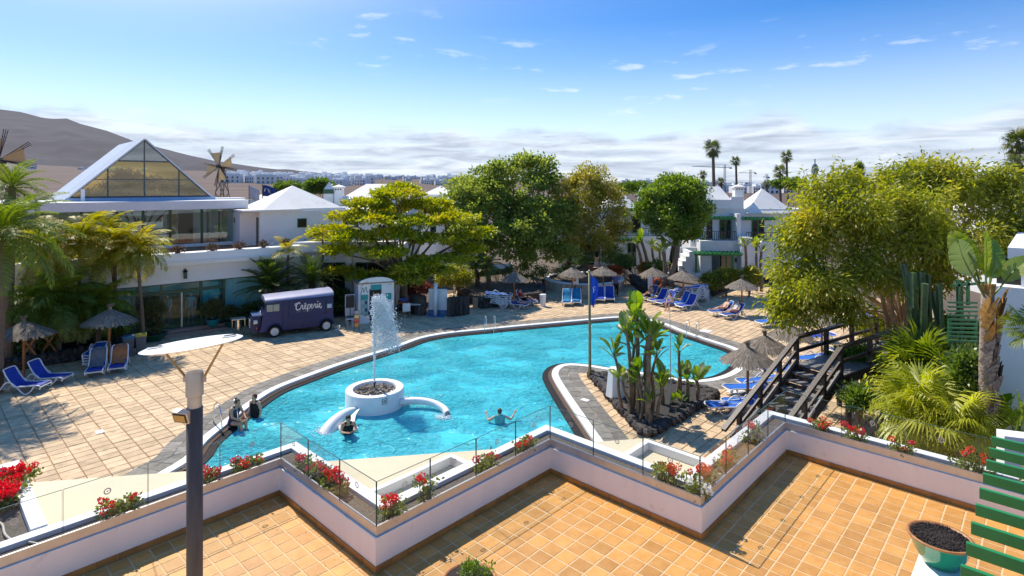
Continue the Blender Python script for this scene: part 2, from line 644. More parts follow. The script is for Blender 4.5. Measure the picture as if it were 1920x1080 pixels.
M_bedsoil = pm('planter_soil', (.135, .115, .095), .95, var=.4, scale=25, bump=1.0, bscale=60)
M_lava = pm('lava_stone', (.055, .048, .044), .9, var=.5, scale=7, bump=1.0, bscale=16, rand=.35)
M_steel = pm('brushed_steel', (.58, .57, .56), .42, metal=.75, var=.08, scale=6)
M_chrome = pm('polished_steel', (.75, .73, .70), .15, metal=1.0, var=.03)
M_green = pm('green_paint', (.015, .16, .045), .4, var=.15, scale=5)
M_greenb = pm('bright_green_paint', (.02, .22, .055), .4, var=.12, scale=6, spots=(14, .68, (.03, .12, .05), .5))
M_dkgreen = pm('dark_green_frame', (.010, .060, .030), .4, var=.15)
M_black = pm('black_matt', (.012, .012, .013), .6, var=.2)
M_wood = pm('dark_stained_wood', (.040, .025, .020), .45, var=.35, scale=3, stretch=(3, 3, 12), bump=.2, bscale=9)
M_woodgrey = pm('worn_deck_wood', (.20, .185, .175), .55, var=.3, scale=6, bump=.2)
M_woodor = pm('orange_brown_wood', (.30, .12, .035), .6, var=.25, scale=6)
M_earth = pm('dry_earth', (.095, .058, .042), .95, var=.3, scale=.02, col2=(.15, .095, .068), bump=.2, bscale=.3)
M_mount = pm('volcanic_slope', (.018, .014, .025), .95, var=.4, scale=.004, col2=(.044, .031, .042), stretch=(1, 1, 2.2), spots=(.0022, .52, (.015, .012, .018), .7))
M_pave2 = pm('path_concrete', (.42, .33, .26), .9, var=.15, scale=3)
M_redpave = pm('red_ramp_paving', (.32, .15, .10), .9, var=.15, scale=3)

def strip(path, w0, w1, z0, z1, closed=False):
    """a wall that follows a path of (inner, outer) offset lines"""
    b = MB()
    A, B = path(w0), path(w1)
    n = len(A)
    vs = []
    for p, q in zip(A, B):
        vs += [(p[0], p[1], z0), (q[0], q[1], z0), (q[0], q[1], z1), (p[0], p[1], z1)]
    fs = []
    for i in range(n if closed else n - 1):
        j = (i + 1) % n
        for k in range(4):
            k2 = (k + 1) % 4
            fs.append((i * 4 + k, j * 4 + k, j * 4 + k2, i * 4 + k2))
    if not closed:
        fs.append((3, 2, 1, 0)); e = (n - 1) * 4; fs.append((e, e + 1, e + 2, e + 3))
    b.add(vs, fs)
    return b

# ------------------------------------------------------------------ pool outline
px_pool = [(352, 862), (380, 828), (430, 788), (480, 750), (520, 727), (580, 704), (642, 682), (700, 664), (750, 648), (790, 634), (840, 625),
           (910, 618), (970, 612), (1070, 603), (1152, 596), (1195, 597), (1242, 607), (1285, 624), (1335, 641), (1372, 653), (1393, 665), (1396, 681),
           (1380, 698), (1352, 710), (1315, 716), (1272, 714), (1220, 704), (1145, 694), (1107, 688), (1070, 685), (1050, 689), (1041, 700),
           (1045, 714), (1065, 746), (1095, 790), (1120, 826)]
pool = [G(u, v).to_2d() for u, v in px_pool] + [Vector(p) for p in ((3.1, 15.6), (2.9, 14.4), (1.6, 13.9), (-3, 13.7), (-7.8, 13.5), (-9.2, 14.0), (-9.75, 15.2))]
pool = [p.to_2d() for p in catmull([p.to_3d() for p in pool], True, 4)]
if sum(pool[i].x * pool[(i + 1) % len(pool)].y - pool[(i + 1) % len(pool)].x * pool[i].y for i in range(len(pool))) < 0:
    pool = pool[::-1]
ring = lambda d: offset_poly(pool, d)

def sheet(name, outer, holes, z, mat, parent=None):
    polys = [[Vector((p[0], p[1], 0)) for p in outer]] + [[Vector((p[0], p[1], 0)) for p in h] for h in holes]
    flat = [p for q in polys for p in q]
    b = MB()
    fs = []
    for t in tessellate_polygon(polys):
        t = list(t)
        p, q, r = [flat[i] for i in t]
        if (q.x - p.x) * (r.y - p.y) - (r.x - p.x) * (q.y - p.y) < 0:
            t = t[::-1]
        fs.append(tuple(t))
    b.add([(p.x, p.y, z) for p in flat], fs)
    return b.build(name, mat, parent)

hole = ring(-.30)
g_out = [(-9000, -60), (9000, -60), (9000, 175), (-9000, 175)]
tag(sheet('ground', g_out, [hole], -.03, M_earth), kind='structure')

# terrain to the horizon: plain, rising slope on the left, coast on the right
def vf(u):
    xs = [-900, 0, 100, 300, 450, 560, 680, 850, 1000, 1150, 1300, 1380, 3000]
    ys = [296, 305, 311, 318, 322, 327, 331, 334, 338, 342, 346, 352, 353]
    return float(np.interp(u, xs, ys))
def terrain_z(u, y):
    zf = 8 + (HORIZON - vf(u)) / FPX * 3000
    s = max(0.0, (y - 160) / 2840)
    z = -.03 + (zf + .03) * s ** 1.12
    return z + 1.6 * s * math.sin(u * .031 + y * .004) * math.sin(y * .011) if y > 165 else z
b = MB()
us = list(range(-2600, 4600, 60)); ys = [160, 200, 260, 340, 450, 600, 780, 1000, 1300, 1700, 2200, 3000]
vs = [((u - 960) / FPX * y, y, terrain_z(u, y)) for y in ys for u in us]
fs = [(i * len(us) + k, i * len(us) + k + 1, (i + 1) * len(us) + k + 1, (i + 1) * len(us) + k) for i in range(len(ys) - 1) for k in range(len(us) - 1)]
b.add(vs, fs)
tag(b.build('terrain', M_earth, smooth=True), kind='structure')

M_sea, t_, o_ = nodes_of('sea_water')
bs = t_.nodes.new('ShaderNodeBsdfPrincipled')
bs.inputs['Base Color'].default_value = (.012, .10, .24, 1); bs.inputs['Roughness'].default_value = .25
t_.links.new(bs.outputs[0], o_.inputs[0])
b = MB(); b.add([(-14000, 2300, -14), (14000, 2300, -14), (14000, 14000, -14), (-14000, 14000, -14)], [(0, 1, 2, 3)])
tag(b.build('sea', M_sea), kind='structure')

# volcanic mountain on the left
sky_u = [-2600, -1500, -900, -300, 0, 40, 80, 100, 125, 150, 200, 250, 300, 350, 400, 480, 560, 680, 760, 900, 1100]
sky_v = [330, 280, 240, 215, 205, 210, 221, 223, 222, 232, 245, 264, 277, 290, 301, 313, 322, 331, 336, 344, 350]
b = MB()
mu = np.arange(-2600, 1101, 12.5); rows = 26
rg = np.random.default_rng(3)
def fbm(x, y):
    z = 0
    for k, (f, a) in enumerate(((.9, 1), (2.1, .55), (4.7, .3), (9.5, .18), (19, .1))):
        z += a * math.sin(x * f + 1.7 * k + 1.3 * math.sin(y * f * .8 + k)) * math.cos(y * f * 1.1 + 2.1 * k + .9 * math.sin(x * f * .7))
    return z
vs = []
for i in range(rows):
    t = i / (rows - 1)
    y = 2600 + 4400 * t
    for u in mu:
        top = float(np.interp(u, sky_u, sky_v))
        z_top = 8 + (HORIZON - top) / FPX * 7000
        z0 = 8 + (HORIZON - vf(u) - 1.5) / FPX * 2600
        p = t ** 1.5
        z = z0 * (1 - p) + z_top * p
        x = (u - 960) / FPX * y
        gully = fbm(x * .0022, y * .0016) * 50 * max(0, math.sin(min(1, t * 1.15) * math.pi)) ** 1.3 * min(1, max(0, z_top - z0) / 250)
        vs.append((x, y, z + gully))
n = len(mu)
fs = [(i * n + k, i * n + k + 1, (i + 1) * n + k + 1, (i + 1) * n + k) for i in range(rows - 1) for k in range(n - 1)]
b.add(vs, fs)
tag(b.build('mountain', M_mount, smooth=True), kind='structure')

# ------------------------------------------------------------------ pool
d0, d1, d2, d3 = ring(.14), ring(-.14), ring(-.54), ring(.98)
def ring_strip(wa, wb, z0, z1):
    return strip(lambda w: ring(w), wa, wb, z0, z1, True)
ps = link('pool', None); tag(ps, kind='structure')
ring_strip(-.14, .14, -.3, .05).build('coping', M_coping, ps)
ring_strip(-.54, -.135, -.4, -.055).build('gutter', M_gutter, ps)
b = MB()
low = ring(-.50)
n = len(low)
vs = [(p.x, p.y, -.2) for p in low] + [(p.x, p.y, -1.45) for p in low]
b.add(vs, [(i, (i + 1) % n, n + (i + 1) % n, n + i) for i in range(n)])
b.build('basin_wall', M_basin, ps)
sheet('basin_floor', ring(-.45), [], -1.45, M_basin, ps)

ledge = [G(u, v, -.5).to_2d() for u, v in ((1236, 622), (1285, 641), (1335, 660), (1380, 676), (1384, 690), (1362, 700), (1300, 672), (1236, 646))]
MB().prism(ledge, -1.449, -.5).build('step', pm('pool_step', (.05, .70, .84), .5, var=.05), ps)
MB().prism([p - Vector((.25, .55)) for p in ledge], -1.448, -.85).build('step', MATS['pool_step'], ps)
M_water, t_, o_ = nodes_of('pool_water')
N, L = t_.nodes, t_.links
geo = N.new('ShaderNodeNewGeometry')
mp = N.new('ShaderNodeMapping'); mp.inputs['Scale'].default_value = (1.0, 1.5, 1); L.new(geo.outputs['Position'], mp.inputs[0])
n1 = N.new('ShaderNodeTexNoise'); n1.inputs['Scale'].default_value = 3.2; n1.inputs['Detail'].default_value = 4; n1.inputs['Distortion'].default_value = 1.6
n2 = N.new('ShaderNodeTexNoise'); n2.inputs['Scale'].default_value = .42; n2.inputs['Detail'].default_value = 3
L.new(mp.outputs[0], n1.inputs['Vector']); L.new(mp.outputs[0], n2.inputs['Vector'])
amp = N.new('ShaderNodeMapRange'); amp.inputs['From Min'].default_value = .38; amp.inputs['From Max'].default_value = .62; amp.inputs['To Min'].default_value = .06; amp.inputs['To Max'].default_value = 1.0
L.new(n2.outputs[0], amp.inputs[0])
mu_ = N.new('ShaderNodeMath'); mu_.operation = 'MULTIPLY'
L.new(n1.outputs[0], mu_.inputs[0]); L.new(amp.outputs[0], mu_.inputs[1])
bp = N.new('ShaderNodeBump'); bp.inputs['Strength'].default_value = 1.0; bp.inputs['Distance'].default_value = .4
L.new(mu_.outputs[0], bp.inputs['Height'])
tr = N.new('ShaderNodeBsdfTransparent'); tr.inputs[0].default_value = (.42, 1.0, 1.0, 1)
df = N.new('ShaderNodeBsdfDiffuse'); df.inputs[0].default_value = (.12, .86, 1.0, 1); L.new(bp.outputs[0], df.inputs['Normal'])
ms = N.new('ShaderNodeMixShader'); ms.inputs[0].default_value = .62
L.new(tr.outputs[0], ms.inputs[1]); L.new(df.outputs[0], ms.inputs[2])
gl = N.new('ShaderNodeBsdfGlossy'); gl.inputs['Roughness'].default_value = .07; L.new(bp.outputs[0], gl.inputs['Normal'])
fr = N.new('ShaderNodeFresnel'); fr.inputs['IOR'].default_value = 1.33; L.new(bp.outputs[0], fr.inputs['Normal'])
m3 = N.new('ShaderNodeMixShader'); L.new(fr.outputs[0], m3.inputs[0]); L.new(ms.outputs[0], m3.inputs[1]); L.new(gl.outputs[0], m3.inputs[2])
L.new(m3.outputs[0], o_.inputs[0])
tag(sheet('pool_water', ring(-.47), [], -.09, M_water), kind='structure')

# ------------------------------------------------------------------ deck with pavers
TH = math.radians(46.8)
A2, B2 = Vector((math.cos(TH), math.sin(TH))), Vector((math.sin(TH), -math.cos(TH)))
bed_left = [G(-140, 722).to_2d(), G(0, 700).to_2d(), G(120, 680).to_2d(), G(200, 666).to_2d(), G(258, 650).to_2d(), Vector((-19.4, 29.9)), Vector((-27, 23.8))]
bed_isle = [G(u, v).to_2d() for u, v in ((1113, 709), (1160, 764), (1207, 817), (1217, 820), (1275, 785), (1335, 748), (1328, 738), (1240, 722))]
bed_kiosk = [Vector(p) for p in ((-15.2, 33.4), (-11.4, 34.4), (-8.9, 35.6), (-6.2, 36.9), (-4.9, 39.2), (-5.4, 43), (-12, 40))]
bed_mid = [G(u, v).to_2d() for u, v in ((862, 556), (905, 579), (1012, 566), (1016, 548), (990, 530), (955, 522), (890, 530))]
bed_right = [G(u, v).to_2d() for u, v in ((1196, 540), (1206, 549), (1262, 557), (1330, 556), (1352, 548), (1440, 524), (1490, 505), (1190, 512))]
garden_right = [Vector(p) for p in ((8.3, 12.0), (9.6, 15.6), (11.2, 17.7), (15.6, 20.9), (19.5, 22.4), (27, 24), (40, 24), (40, 6), (8.3, 6))]
deck_out = [Vector(p) for p in ((-46, 9), (8.2, 9), (8.2, 12.0), (9.6, 15.6), (11.2, 17.7), (15.6, 20.9), (19.5, 22.4), (27, 24), (27, 40), (20, 46), (5.5, 47.5), (-2, 46.5), (-4.8, 42), (-14, 34), (-17, 31), (-46, 8.5))]
dk = tag(sheet('pool_deck', deck_out, [ring(.02)], 0.0, M_pjoint), kind='structure')
LA, LB, GAP = .50, .36, .013
beds = [bed_left, bed_isle, bed_kiosk, bed_mid, bed_right]
r_in = ring(.5)
cells = []
for i in range(-110, 130):
    for j in range(-150, 90):
        c = A2 * ((i + ((j * 7919) % 13 - 6) * .0008) * LA) + B2 * (j * LB) + Vector((-6, 30))
        if not (13 < c.y < 45 and -30 < c.x < 24) or abs(c.x) > c.y * .93 + .5:
            continue
        if not inside(c.x, c.y, deck_out) or inside(c.x, c.y, r_in) or any(inside(c.x, c.y, q) for q in beds):
            continue
        cells.append(c)
def visible_rank(c):
    u, v = 960 + c.x / c.y * FPX, HORIZON + EYE / c.y * FPX
    hid = v > 885 - .0717 * (u - 350) * 1.0
    return (hid, c.y)
cells.sort(key=visible_rank)
def paver_shape(b, c, ang, k):
    h = .028 + RND.uniform(-.004, .004)
    w, d = LA - GAP, LB - GAP
    e = .012
    q = [(-w / 2, -d / 2), (w / 2, -d / 2), (w / 2, d / 2), (-w / 2, d / 2)]
    vs = []
    for (x, y) in q:
        p = rot2((x, y), ang); vs.append((c[0] + p[0], c[1] + p[1], .001))
    for (x, y) in q:
        p = rot2((x - math.copysign(e, x), y - math.copysign(e, y)), ang); vs.append((c[0] + p[0], c[1] + p[1], h + RND.uniform(-.003, .003)))
    b.add(vs, [(4, 5, 6, 7), (0, 1, 5, 4), (1, 2, 6, 5), (2, 3, 7, 6), (3, 0, 4, 7)])
pv = [paver_shape(bb := MB(), (0, 0), TH, 0) or bb.mesh('paver', M_paver) for _ in range(8)]
for k, c in enumerate(cells[:300]):
    link('paver', pv[k % 8], dk, (c.x, c.y, 0))
b = MB()
for c in cells[300:]:
    paver_shape(b, c, TH, 0)
tag(b.build('paving', M_paver, dk), kind='stuff')
# grey slab band round the coping
inn, out = ring(.15), ring(.98)
acc = 0.0
slabs = []
n = len(inn)
for i in range(n):
    p, q, r, s = inn[i], inn[(i + 1) % n], out[(i + 1) % n], out[i]
    ln = ((q - p).length + (r - s).length) / 2
    m = max(1, round(ln / .42))
    for k in range(m):
        t0, t1 = k / m + .02, (k + 1) / m - .02
        for (f0, f1) in ((0.0, .48), (.50, 1.0)):
            quad = []
            for (t, f) in ((t0, f0), (t1, f0), (t1, f1), (t0, f1)):
                quad.append(p.lerp(q, t).lerp(s.lerp(r, t), f))
            slabs.append(quad)
slabs.sort(key=lambda q: (q[0].y < 14.5, q[0].y))
rest = MB()
sl_ring = ring_strip(.14, 1.0, -.02, .022).build('slab_bed', M_gutter, dk)
for k, q in enumerate(slabs):
    h = .036 + RND.uniform(0, .006)
    b = MB() if k < 300 else rest
    b.add([(p.x, p.y, .0) for p in q] + [(p.x, p.y, h) for p in q], [(4, 5, 6, 7), (0, 1, 5, 4), (1, 2, 6, 5), (2, 3, 7, 6), (3, 0, 4, 7)])
    if k < 300:
        b.build('slab', M_slate, dk)
tag(rest.build('slab_band', M_slate, dk), kind='stuff')

# garden ground beyond the deck and on the right
tag(sheet('garden_ground', [Vector(p) for p in ((-48, 34), (-14, 34.1), (-4.8, 42.1), (-2, 46.6), (5.5, 47.6), (20, 46.1), (27, 40.1), (27, 24.2), (60, 24.2), (60, 110), (-60, 110), (-60, 34))], [], .02, M_soil), kind='structure')
tag(sheet('garden_bed_ground', garden_right, [], .03, M_soil), kind='structure')

# ------------------------------------------------------------------ terrace
TZ = 3.2
P3 = Vector((.64, 9.60)); P4 = P3 + B2 * 2.64; P5 = P4 + A2 * 3.42; P6 = P5 + B2 * 9
P2 = P3 - A2 * 3.40; P1 = P2 - B2 * 2.62; P0 = P1 - A2 * 9
WP = [P0, P1, P2, P3, P4, P5, P6]
def zig(w):
    out = []
    for i, p in enumerate(WP):
        if i == 0: out.append(p - B2 * w)
        elif i == len(WP) - 1: out.append(p + A2 * w)
        else: out.append(p + (A2 - B2) * w)
    return out
# building under the terrace and its cream flat roof
E1, E2 = Vector((-13.5, 8.72)), Vector((2.66, 11.27))
roof_poly = [E1, E2, E2 + B2 * 4.6, P6 + A2 * .52, P6 + Vector((0, -9)), Vector((-13.5, -3))]
hb = thing('hotel_wing', 'hotel wing with cream flat roof under the tiled terrace', 'building', (0, 0, 0))
MB().prism(roof_poly, -.03, 3.0).build('wall', M_white, hb)
MB().prism([p for p in roof_poly], 3.0, 3.05).build('roof', M_cream, hb)
# raised roof curbs
def curb(corner, la, lb, label):
    t = thing('roof_curb', label, 'curb')
    for (s, d, ln) in ((corner, -A2, la), (corner, B2, lb), (corner - A2 * la, B2, lb), (corner + B2 * lb, -A2, la)):
        m = s + d * (ln / 2)
        bb = MB()
        x = d * (ln / 2 + (.05 if d == B2 else -.05)); y = Vector((-d.y, d.x)) * .05
        bb.prism([m - x - y, m + x - y, m + x + y, m - x + y], 3.051, 3.20)
        bb.build('side', M_trim, t, bevel=.008)
    return t
curb(G(846, 853, 3.2).to_2d(), 1.75, .62, 'white raised curb on the cream roof beside the red geraniums')
curb(G(1214, 826, 3.2).to_2d(), .86, 1.35, 'white raised curb on the cream roof beside the orange geraniums')

floor_poly = zig(.06) + [P6 + Vector((-2, -9)), Vector((-11, -2))]
tf = tag(sheet('terrace_floor', floor_poly, [], TZ - .004, M_grout), kind='structure')
PT = .2352
inner = zig(0) + [P6 + Vector((-2, -9)), Vector((-11, -2))]
tcells = []
for i in range(-60, 60):
    for j in range(-60, 60):
        c = P3 + A2 * ((i + .5) * PT) + B2 * ((j + .5) * PT)
        if not (5.9 < c.y < 11) or abs(c.x) > c.y * .9 + .3:
            continue
        hit = any(inside(q.x, q.y, inner) for q in (c + A2 * (s * PT * .46) + B2 * (t * PT * .46) for s in (-1, 1) for t in (-1, 1)))
        if hit:
            tcells.append(c)
tcells.sort(key=lambda c: (c.y < 7.0, c.y))
def tile_mesh():
    b = MB()
    w = PT - .017; e = .004
    h = TZ * 0
    q = [(-w / 2, -w / 2), (w / 2, -w / 2), (w / 2, w / 2), (-w / 2, w / 2)]
    vs = []
    for (x, y) in q:
        vs.append((*rot2((x, y), TH), -.006))
    for (x, y) in q:
        vs.append((*rot2((x - math.copysign(e, x), y - math.copysign(e, y)), TH), RND.uniform(-.0012, .0012)))
    return b.add(vs, [(4, 5, 6, 7), (0, 1, 5, 4), (1, 2, 6, 5), (2, 3, 7, 6), (3, 0, 4, 7)])
tm = [tile_mesh().mesh('tile', M_tile) for _ in range(8)]
for k, c in enumerate(tcells[:300]):
    link('tile', tm[k % 8], tf, (c.x + RND.uniform(-.0012, .0012), c.y + RND.uniform(-.0012, .0012), TZ), RND.uniform(-.006, .006))
b = MB()
for c in tcells[300:]:
    t = tile_mesh()
    b.add([(x + c.x, y + c.y, z + TZ) for x, y, z in t.v], t.f)
tag(b.build('tiling', M_tile, tf), kind='stuff')

pw = thing('parapet_wall', 'zigzag white parapet and flower trough round the tiled terrace', 'wall')
strip(zig, 0, .07, 2.9, TZ + .425).build('wall', M_rend, pw, bevel=.006)
strip(zig, .028, .052, TZ + .426, TZ + .55).build('steel_channel', M_steel, pw)
strip(zig, .071, .365, 3.0, TZ + .44).build('soil', M_bedsoil, pw)
strip(zig, .36, .53, 3.0, TZ + .50).build('outer_rim', M_trim, pw, bevel=.01)
# wide left bed with its own rim
r0 = G(79, 1003, 3.7).to_2d(); 
for i in range(6):
    p, q = WP[i], WP[i + 1]
    d = (q - p).normalized(); ln = (q - p).length
    nrm = Vector((d.y, -d.x)) * 1.0            # towards the terrace
    cnt = int(ln / PT)
    start = 0.0
    if i == 0: start = ln - int(ln / PT) * PT
    for k in range(cnt + 1):
        s0 = start + k * PT + .003; s1 = min(start + (k + 1) * PT - .003, ln)
        if s1 - s0 < .02: continue
        m = p + d * ((s0 + s1) / 2)
        if not (5.5 < m.y) or abs(m.x) > m.y * .95: continue
        MB().box((m.x + nrm.x * .007, m.y + nrm.y * .007, TZ + .042), (s1 - s0, .013, .082), math.atan2(d.y, d.x)).build('skirting_tile', M_skirt, pw)
# left bed: soil patch beyond the rim with a white kerb
c0 = P1 - A2 * 2.83
lb_poly = [c0 - B2 * .365, c0 - B2 * 2.9, c0 - B2 * 2.9 - A2 * 4, c0 - B2 * .365 - A2 * 4]
lb = thing('flower_bed', 'wide soil bed with white kerb at left, planted with dense red flowers', 'flower bed')
MB().prism(lb_poly, 3.051, TZ + .43).build('soil', M_bedsoil, lb)
def kerb(p, q, w, z1, par, nm='kerb'):
    d = (q - p).normalized(); s = Vector((-d.y, d.x)) * (w / 2)
    MB().prism([p - s, q - s, q + s, p + s], 3.052, z1).build(nm, M_trim, par, bevel=.01)
kerb(c0 - B2 * .54, c0 - B2 * 2.95, .17, TZ + .52, lb)
kerb(c0 - B2 * 2.95 + A2 * .085, c0 - B2 * 2.95 - A2 * 4, .15, TZ + .519, lb)

# glass balustrade
M_pane = glassm('balustrade_glass', (.975, .992, .988), 1.0, .012, .01, haze=.007)
M_edge = pm('green_glass_edge', (.05, .11, .10), .1, var=.1)
M_ring = pm('etched_ring', (.55, .53, .48), .6, var=.1)
gb = thing('glass_balustrade', 'frameless glass balustrade on the zigzag terrace parapet', 'balustrade')
gp = zig(.04)
for i in range(6):
    p, q = gp[i], gp[i + 1]
    d = (q - p).normalized(); ln = (q - p).length
    cnt = max(1, round(ln / (.88 if i not in (0, 5) else .95)))
    for k in range(cnt):
        a, c = p + d * (ln * k / cnt + .007), p + d * (ln * (k + 1) / cnt - .007)
        m = (a + c) / 2
        if abs(m.x) > m.y * 1.05 or m.y < 4: continue
        w = (c - a).length
        ang = math.atan2(d.y, d.x)
        e = link('glass_panel', None, gb, (m.x, m.y, TZ + .55), ang)
        me = MB().box((0, 0, .275), (w, .010, .55)).mesh('glass_panel', M_pane)
        e2 = link('pane', me, e)
        MB().box((0, 0, .552), (w, .011, .004)).box((-w / 2 - .001, 0, .275), (.003, .011, .55)).box((w / 2 + .001, 0, .275), (.003, .011, .55)).build('polished_edge', M_edge, e)
        rb = MB()
        pr = [(math.cos(t) , math.sin(t)) for t in [2 * math.pi * s / 20 for s in range(20)]]
        for (ro, ri) in ((.042, .027),):
            vs = [(x * ro, -.0065, .36 + z * ro) for x, z in pr] + [(x * ri, -.0065, .36 + z * ri) for x, z in pr]
            rb.add(vs, [(s, (s + 1) % 20, 20 + (s + 1) % 20, 20 + s) for s in range(20)])
        rb.add([(-.016, -.0065, .355), (.004, -.0065, .350), (.018, -.0065, .372), (-.002, -.0065, .366)], [(0, 1, 2, 3)])
        rb.build('etched_mark', M_ring, e)

# hose in the left bed
hp = [G(-12, 985, 3.6), G(4, 992, 3.6), G(9, 1010, 3.6), G(24, 1022, 3.6), G(55, 1026, 3.6), G(75, 1030, 3.6)]
tag(MB().tube(catmull([p + Vector((0, 0, .06)) for p in hp], sub=5), .014, 8).build('garden_hose', pm('hose', (.45, .40, .32), .5), smooth=True), 'pale garden hose lying on soil in the left flower bed', 'hose')
hp = [P3 + (A2 - B2) * .12 + B2 * t for t in (1.1, 1.35, 1.6, 1.8, 2.05)]
tag(MB().tube(catmull([(p.x + .03 * math.sin(k * 2), p.y, TZ + .455) for k, p in enumerate(hp)], sub=5), .012, 8).build('irrigation_pipe', M_black, smooth=True), 'thin black irrigation pipe lying on bare soil behind glass', 'pipe')
# ------------------------------------------------------------------ glass, interiors
M_shop = glassm('shop_glass', (.84, 1.0, 1.0), .8, .02, .01)
M_upper = glassm('upper_glass', (.86, .95, .93), 1.0, .08, .01)
M_gold = glassm('golden_tinted_glass', (.95, .82, .38), .8, .12, .01, wave=.05)
M_gtop = glassm('grey_tinted_glass', (.45, .52, .55), .8, .25, .01)
M_dark = pm('dark_opening', (.010, .012, .012), .3, var=.3)
M_dglass = pm('dark_window_glass', (.015, .022, .022), .05, var=.2, spec=.8)
M_roofm = pm('pale_metal_roof', (.60, .62, .63), .4, metal=.3, var=.08, scale=2, stretch=(4, 4, 1))
M_roofw = pm('white_roof', (.80, .77, .71), .75, var=.06, scale=1.2, spots=(.9, .58, (.58, .54, .48), .5))
M_lav = pm('shop_ceiling', (.7, .72, .72), .8)
M_inwall = pm('interior_wall', (.84, .90, .90), .8, var=.08, scale=.6)
M_infloor = pm('interior_floor', (.62, .36, .14), .4, var=.12, scale=2)
M_turq = pm('turquoise_cloth', (.02, .28, .36), .7)
M_trouser = pm('grey_trousers', (.12, .10, .09), .8)
M_rust = pm('dark_iron', (.06, .045, .04), .6, metal=.4, var=.3)
M_sail = pm('tan_sailcloth', (.55, .36, .17), .8, var=.12, scale=3)
M_lantern = pm('lantern_white', (.55, .60, .60), .5)
M_teal = pm('teal_sign', (.02, .30, .30), .5)

AZ = math.radians(39)
D = Vector((math.cos(AZ), math.sin(AZ)))            # along the shop front, to the right and away
NB = Vector((-D.y, D.x))                            # back into the building
def obj_box(name, mat, par, o, x0, x1, y0, y1, z0, z1, ax=D, bevel=0.0):
    """a box in building coordinates: x along the front, y back, from the corner o"""
    ay = Vector((-ax.y, ax.x))
    q = [o + ax * x + ay * y for x, y in ((x0, y0), (x1, y0), (x1, y1), (x0, y1))]
    return MB().prism(q, z0, z1).build(name, mat, par, bevel=bevel)
# ------------------------------------------------------------------ shop building: ground floor with glass front
FO = Vector((-18.0, 31.1)) - D * 16                 # left end of the front
sb = thing('shop_building', 'long white shop building with green framed glass front and roof terrace', 'building')
X0, X1 = 0.0, 22.2
obj_box('wall', M_white, sb, FO, X0, 9.9, .12, .35, .0, 2.72)
obj_box('wall', M_white, sb, FO, X0, X1, 0, .35, 2.72, 3.7)
obj_box('wall', M_white, sb, FO, 20.4, X1, .0, .35, .0, 2.72)
obj_box('parapet', M_white, sb, FO, X0 - .5, X1 + .3, -.55, 0.2, 3.70, 4.36, bevel=.03)
obj_box('cornice', M_trim, sb, FO, X0 - .5, X1 + .3, -.62, -.52, 3.86, 3.95)
obj_box('roof', M_white, sb, FO, X0, X1, .2, 16, 3.78, 4.0)
obj_box('terrace_paving', pm('roof_terracotta', (.36, .16, .08), .8, var=.15), sb, FO, X0, X1, .22, 6.5, 4.002, 4.02)
obj_box('wall', M_inwall, sb, FO, X0, X1, 4.4, 4.6, 0, 3.75)
obj_box('floor', M_infloor, sb, FO, X0, X1, .2, 7.5, .18, .30)
obj_box('plinth', M_dkgreen, sb, FO, 9.9, 20.4, .02, .2, .0, .31)
obj_box('ceiling', M_lav, sb, FO, X0, X1, .36, 7.4, 3.0, 3.05)
obj_box('wall', M_white, sb, FO, -.3, 0, 0, 16, 0, 3.78)
obj_box('wall', M_white, sb, FO, X1, X1 + .3, .2, 16, 0, 3.78)
# glass front: posts, transom, panes
gx = [9.9, 12.0, 14.15, 15.2, 17.1, 18.25, 20.4]
for k, x in enumerate(gx):
    obj_box('post', M_dkgreen, sb, FO, x - .06, x + .06, .02, .16, .3, 2.72)
obj_box('transom', M_dkgreen, sb, FO, 14.2, 18.2, .03, .15, 2.18, 2.34)
obj_box('head_rail', M_dkgreen, sb, FO, 9.9, 20.4, .03, .15, 2.66, 2.72)
for k in range(6):
    e = obj_box('pane', M_shop, sb, FO, gx[k] + .06, gx[k + 1] - .06, .08, .095, .31, 2.66)
obj_box('door_stile', pm('pale_stile', (.7, .66, .5), .5), sb, FO, 16.12, 16.2, .05, .13, .31, 2.18)
obj_box('counter', pm('shop_counter', (.55, .55, .52), .5), sb, FO, 12.3, 14.0, 2.2, 2.9, .3, 1.35)
obj_box('display', pm('shop_display', (.10, .45, .52), .6, var=.3, scale=3), sb, FO, 17.2, 18.2, .9, 1.0, 1.3, 2.5)
obj_box('blind', pm('grey_blind', (.45, .52, .52), .7), sb, FO, 18.35, 20.3, .4, .45, .31, 2.66)
obj_box('display', pm('shop_display2', (.45, .48, .5), .6, var=.3, scale=3), sb, FO, 12.3, 13.6, 3.9, 4.1, .3, 2.3)
obj_box('display', pm('shop_shelf', (.35, .2, .1), .6, var=.5, scale=3), sb, FO, 14.5, 19, 4.0, 4.3, .3, 1.5)
# entrance steps
for k in range(2):
    obj_box('step', pm('step_stone', (.36, .24, .20), .8), sb, FO, 14.0, 18.9, -.75 + k * .38, .02, .0, .145 + k * .14, bevel=.01)
# wall lantern
wl_ = thing('wall_lantern', 'dark green wall lantern above the shop entrance', 'lamp')
c = FO + D * 16.3 - NB * -.0
MB().box((c.x - NB.x * .12, c.y - NB.y * .12, 3.10), (.16, .16, .34), AZ).build('lamp_body', M_dkgreen, wl_, bevel=.01)
MB().lathe([(.10, 0), (.13, .04), (.03, .16), (.01, .22)], 12, (c.x - NB.x * .12, c.y - NB.y * .12, 3.28)).build('cap', M_black, wl_)
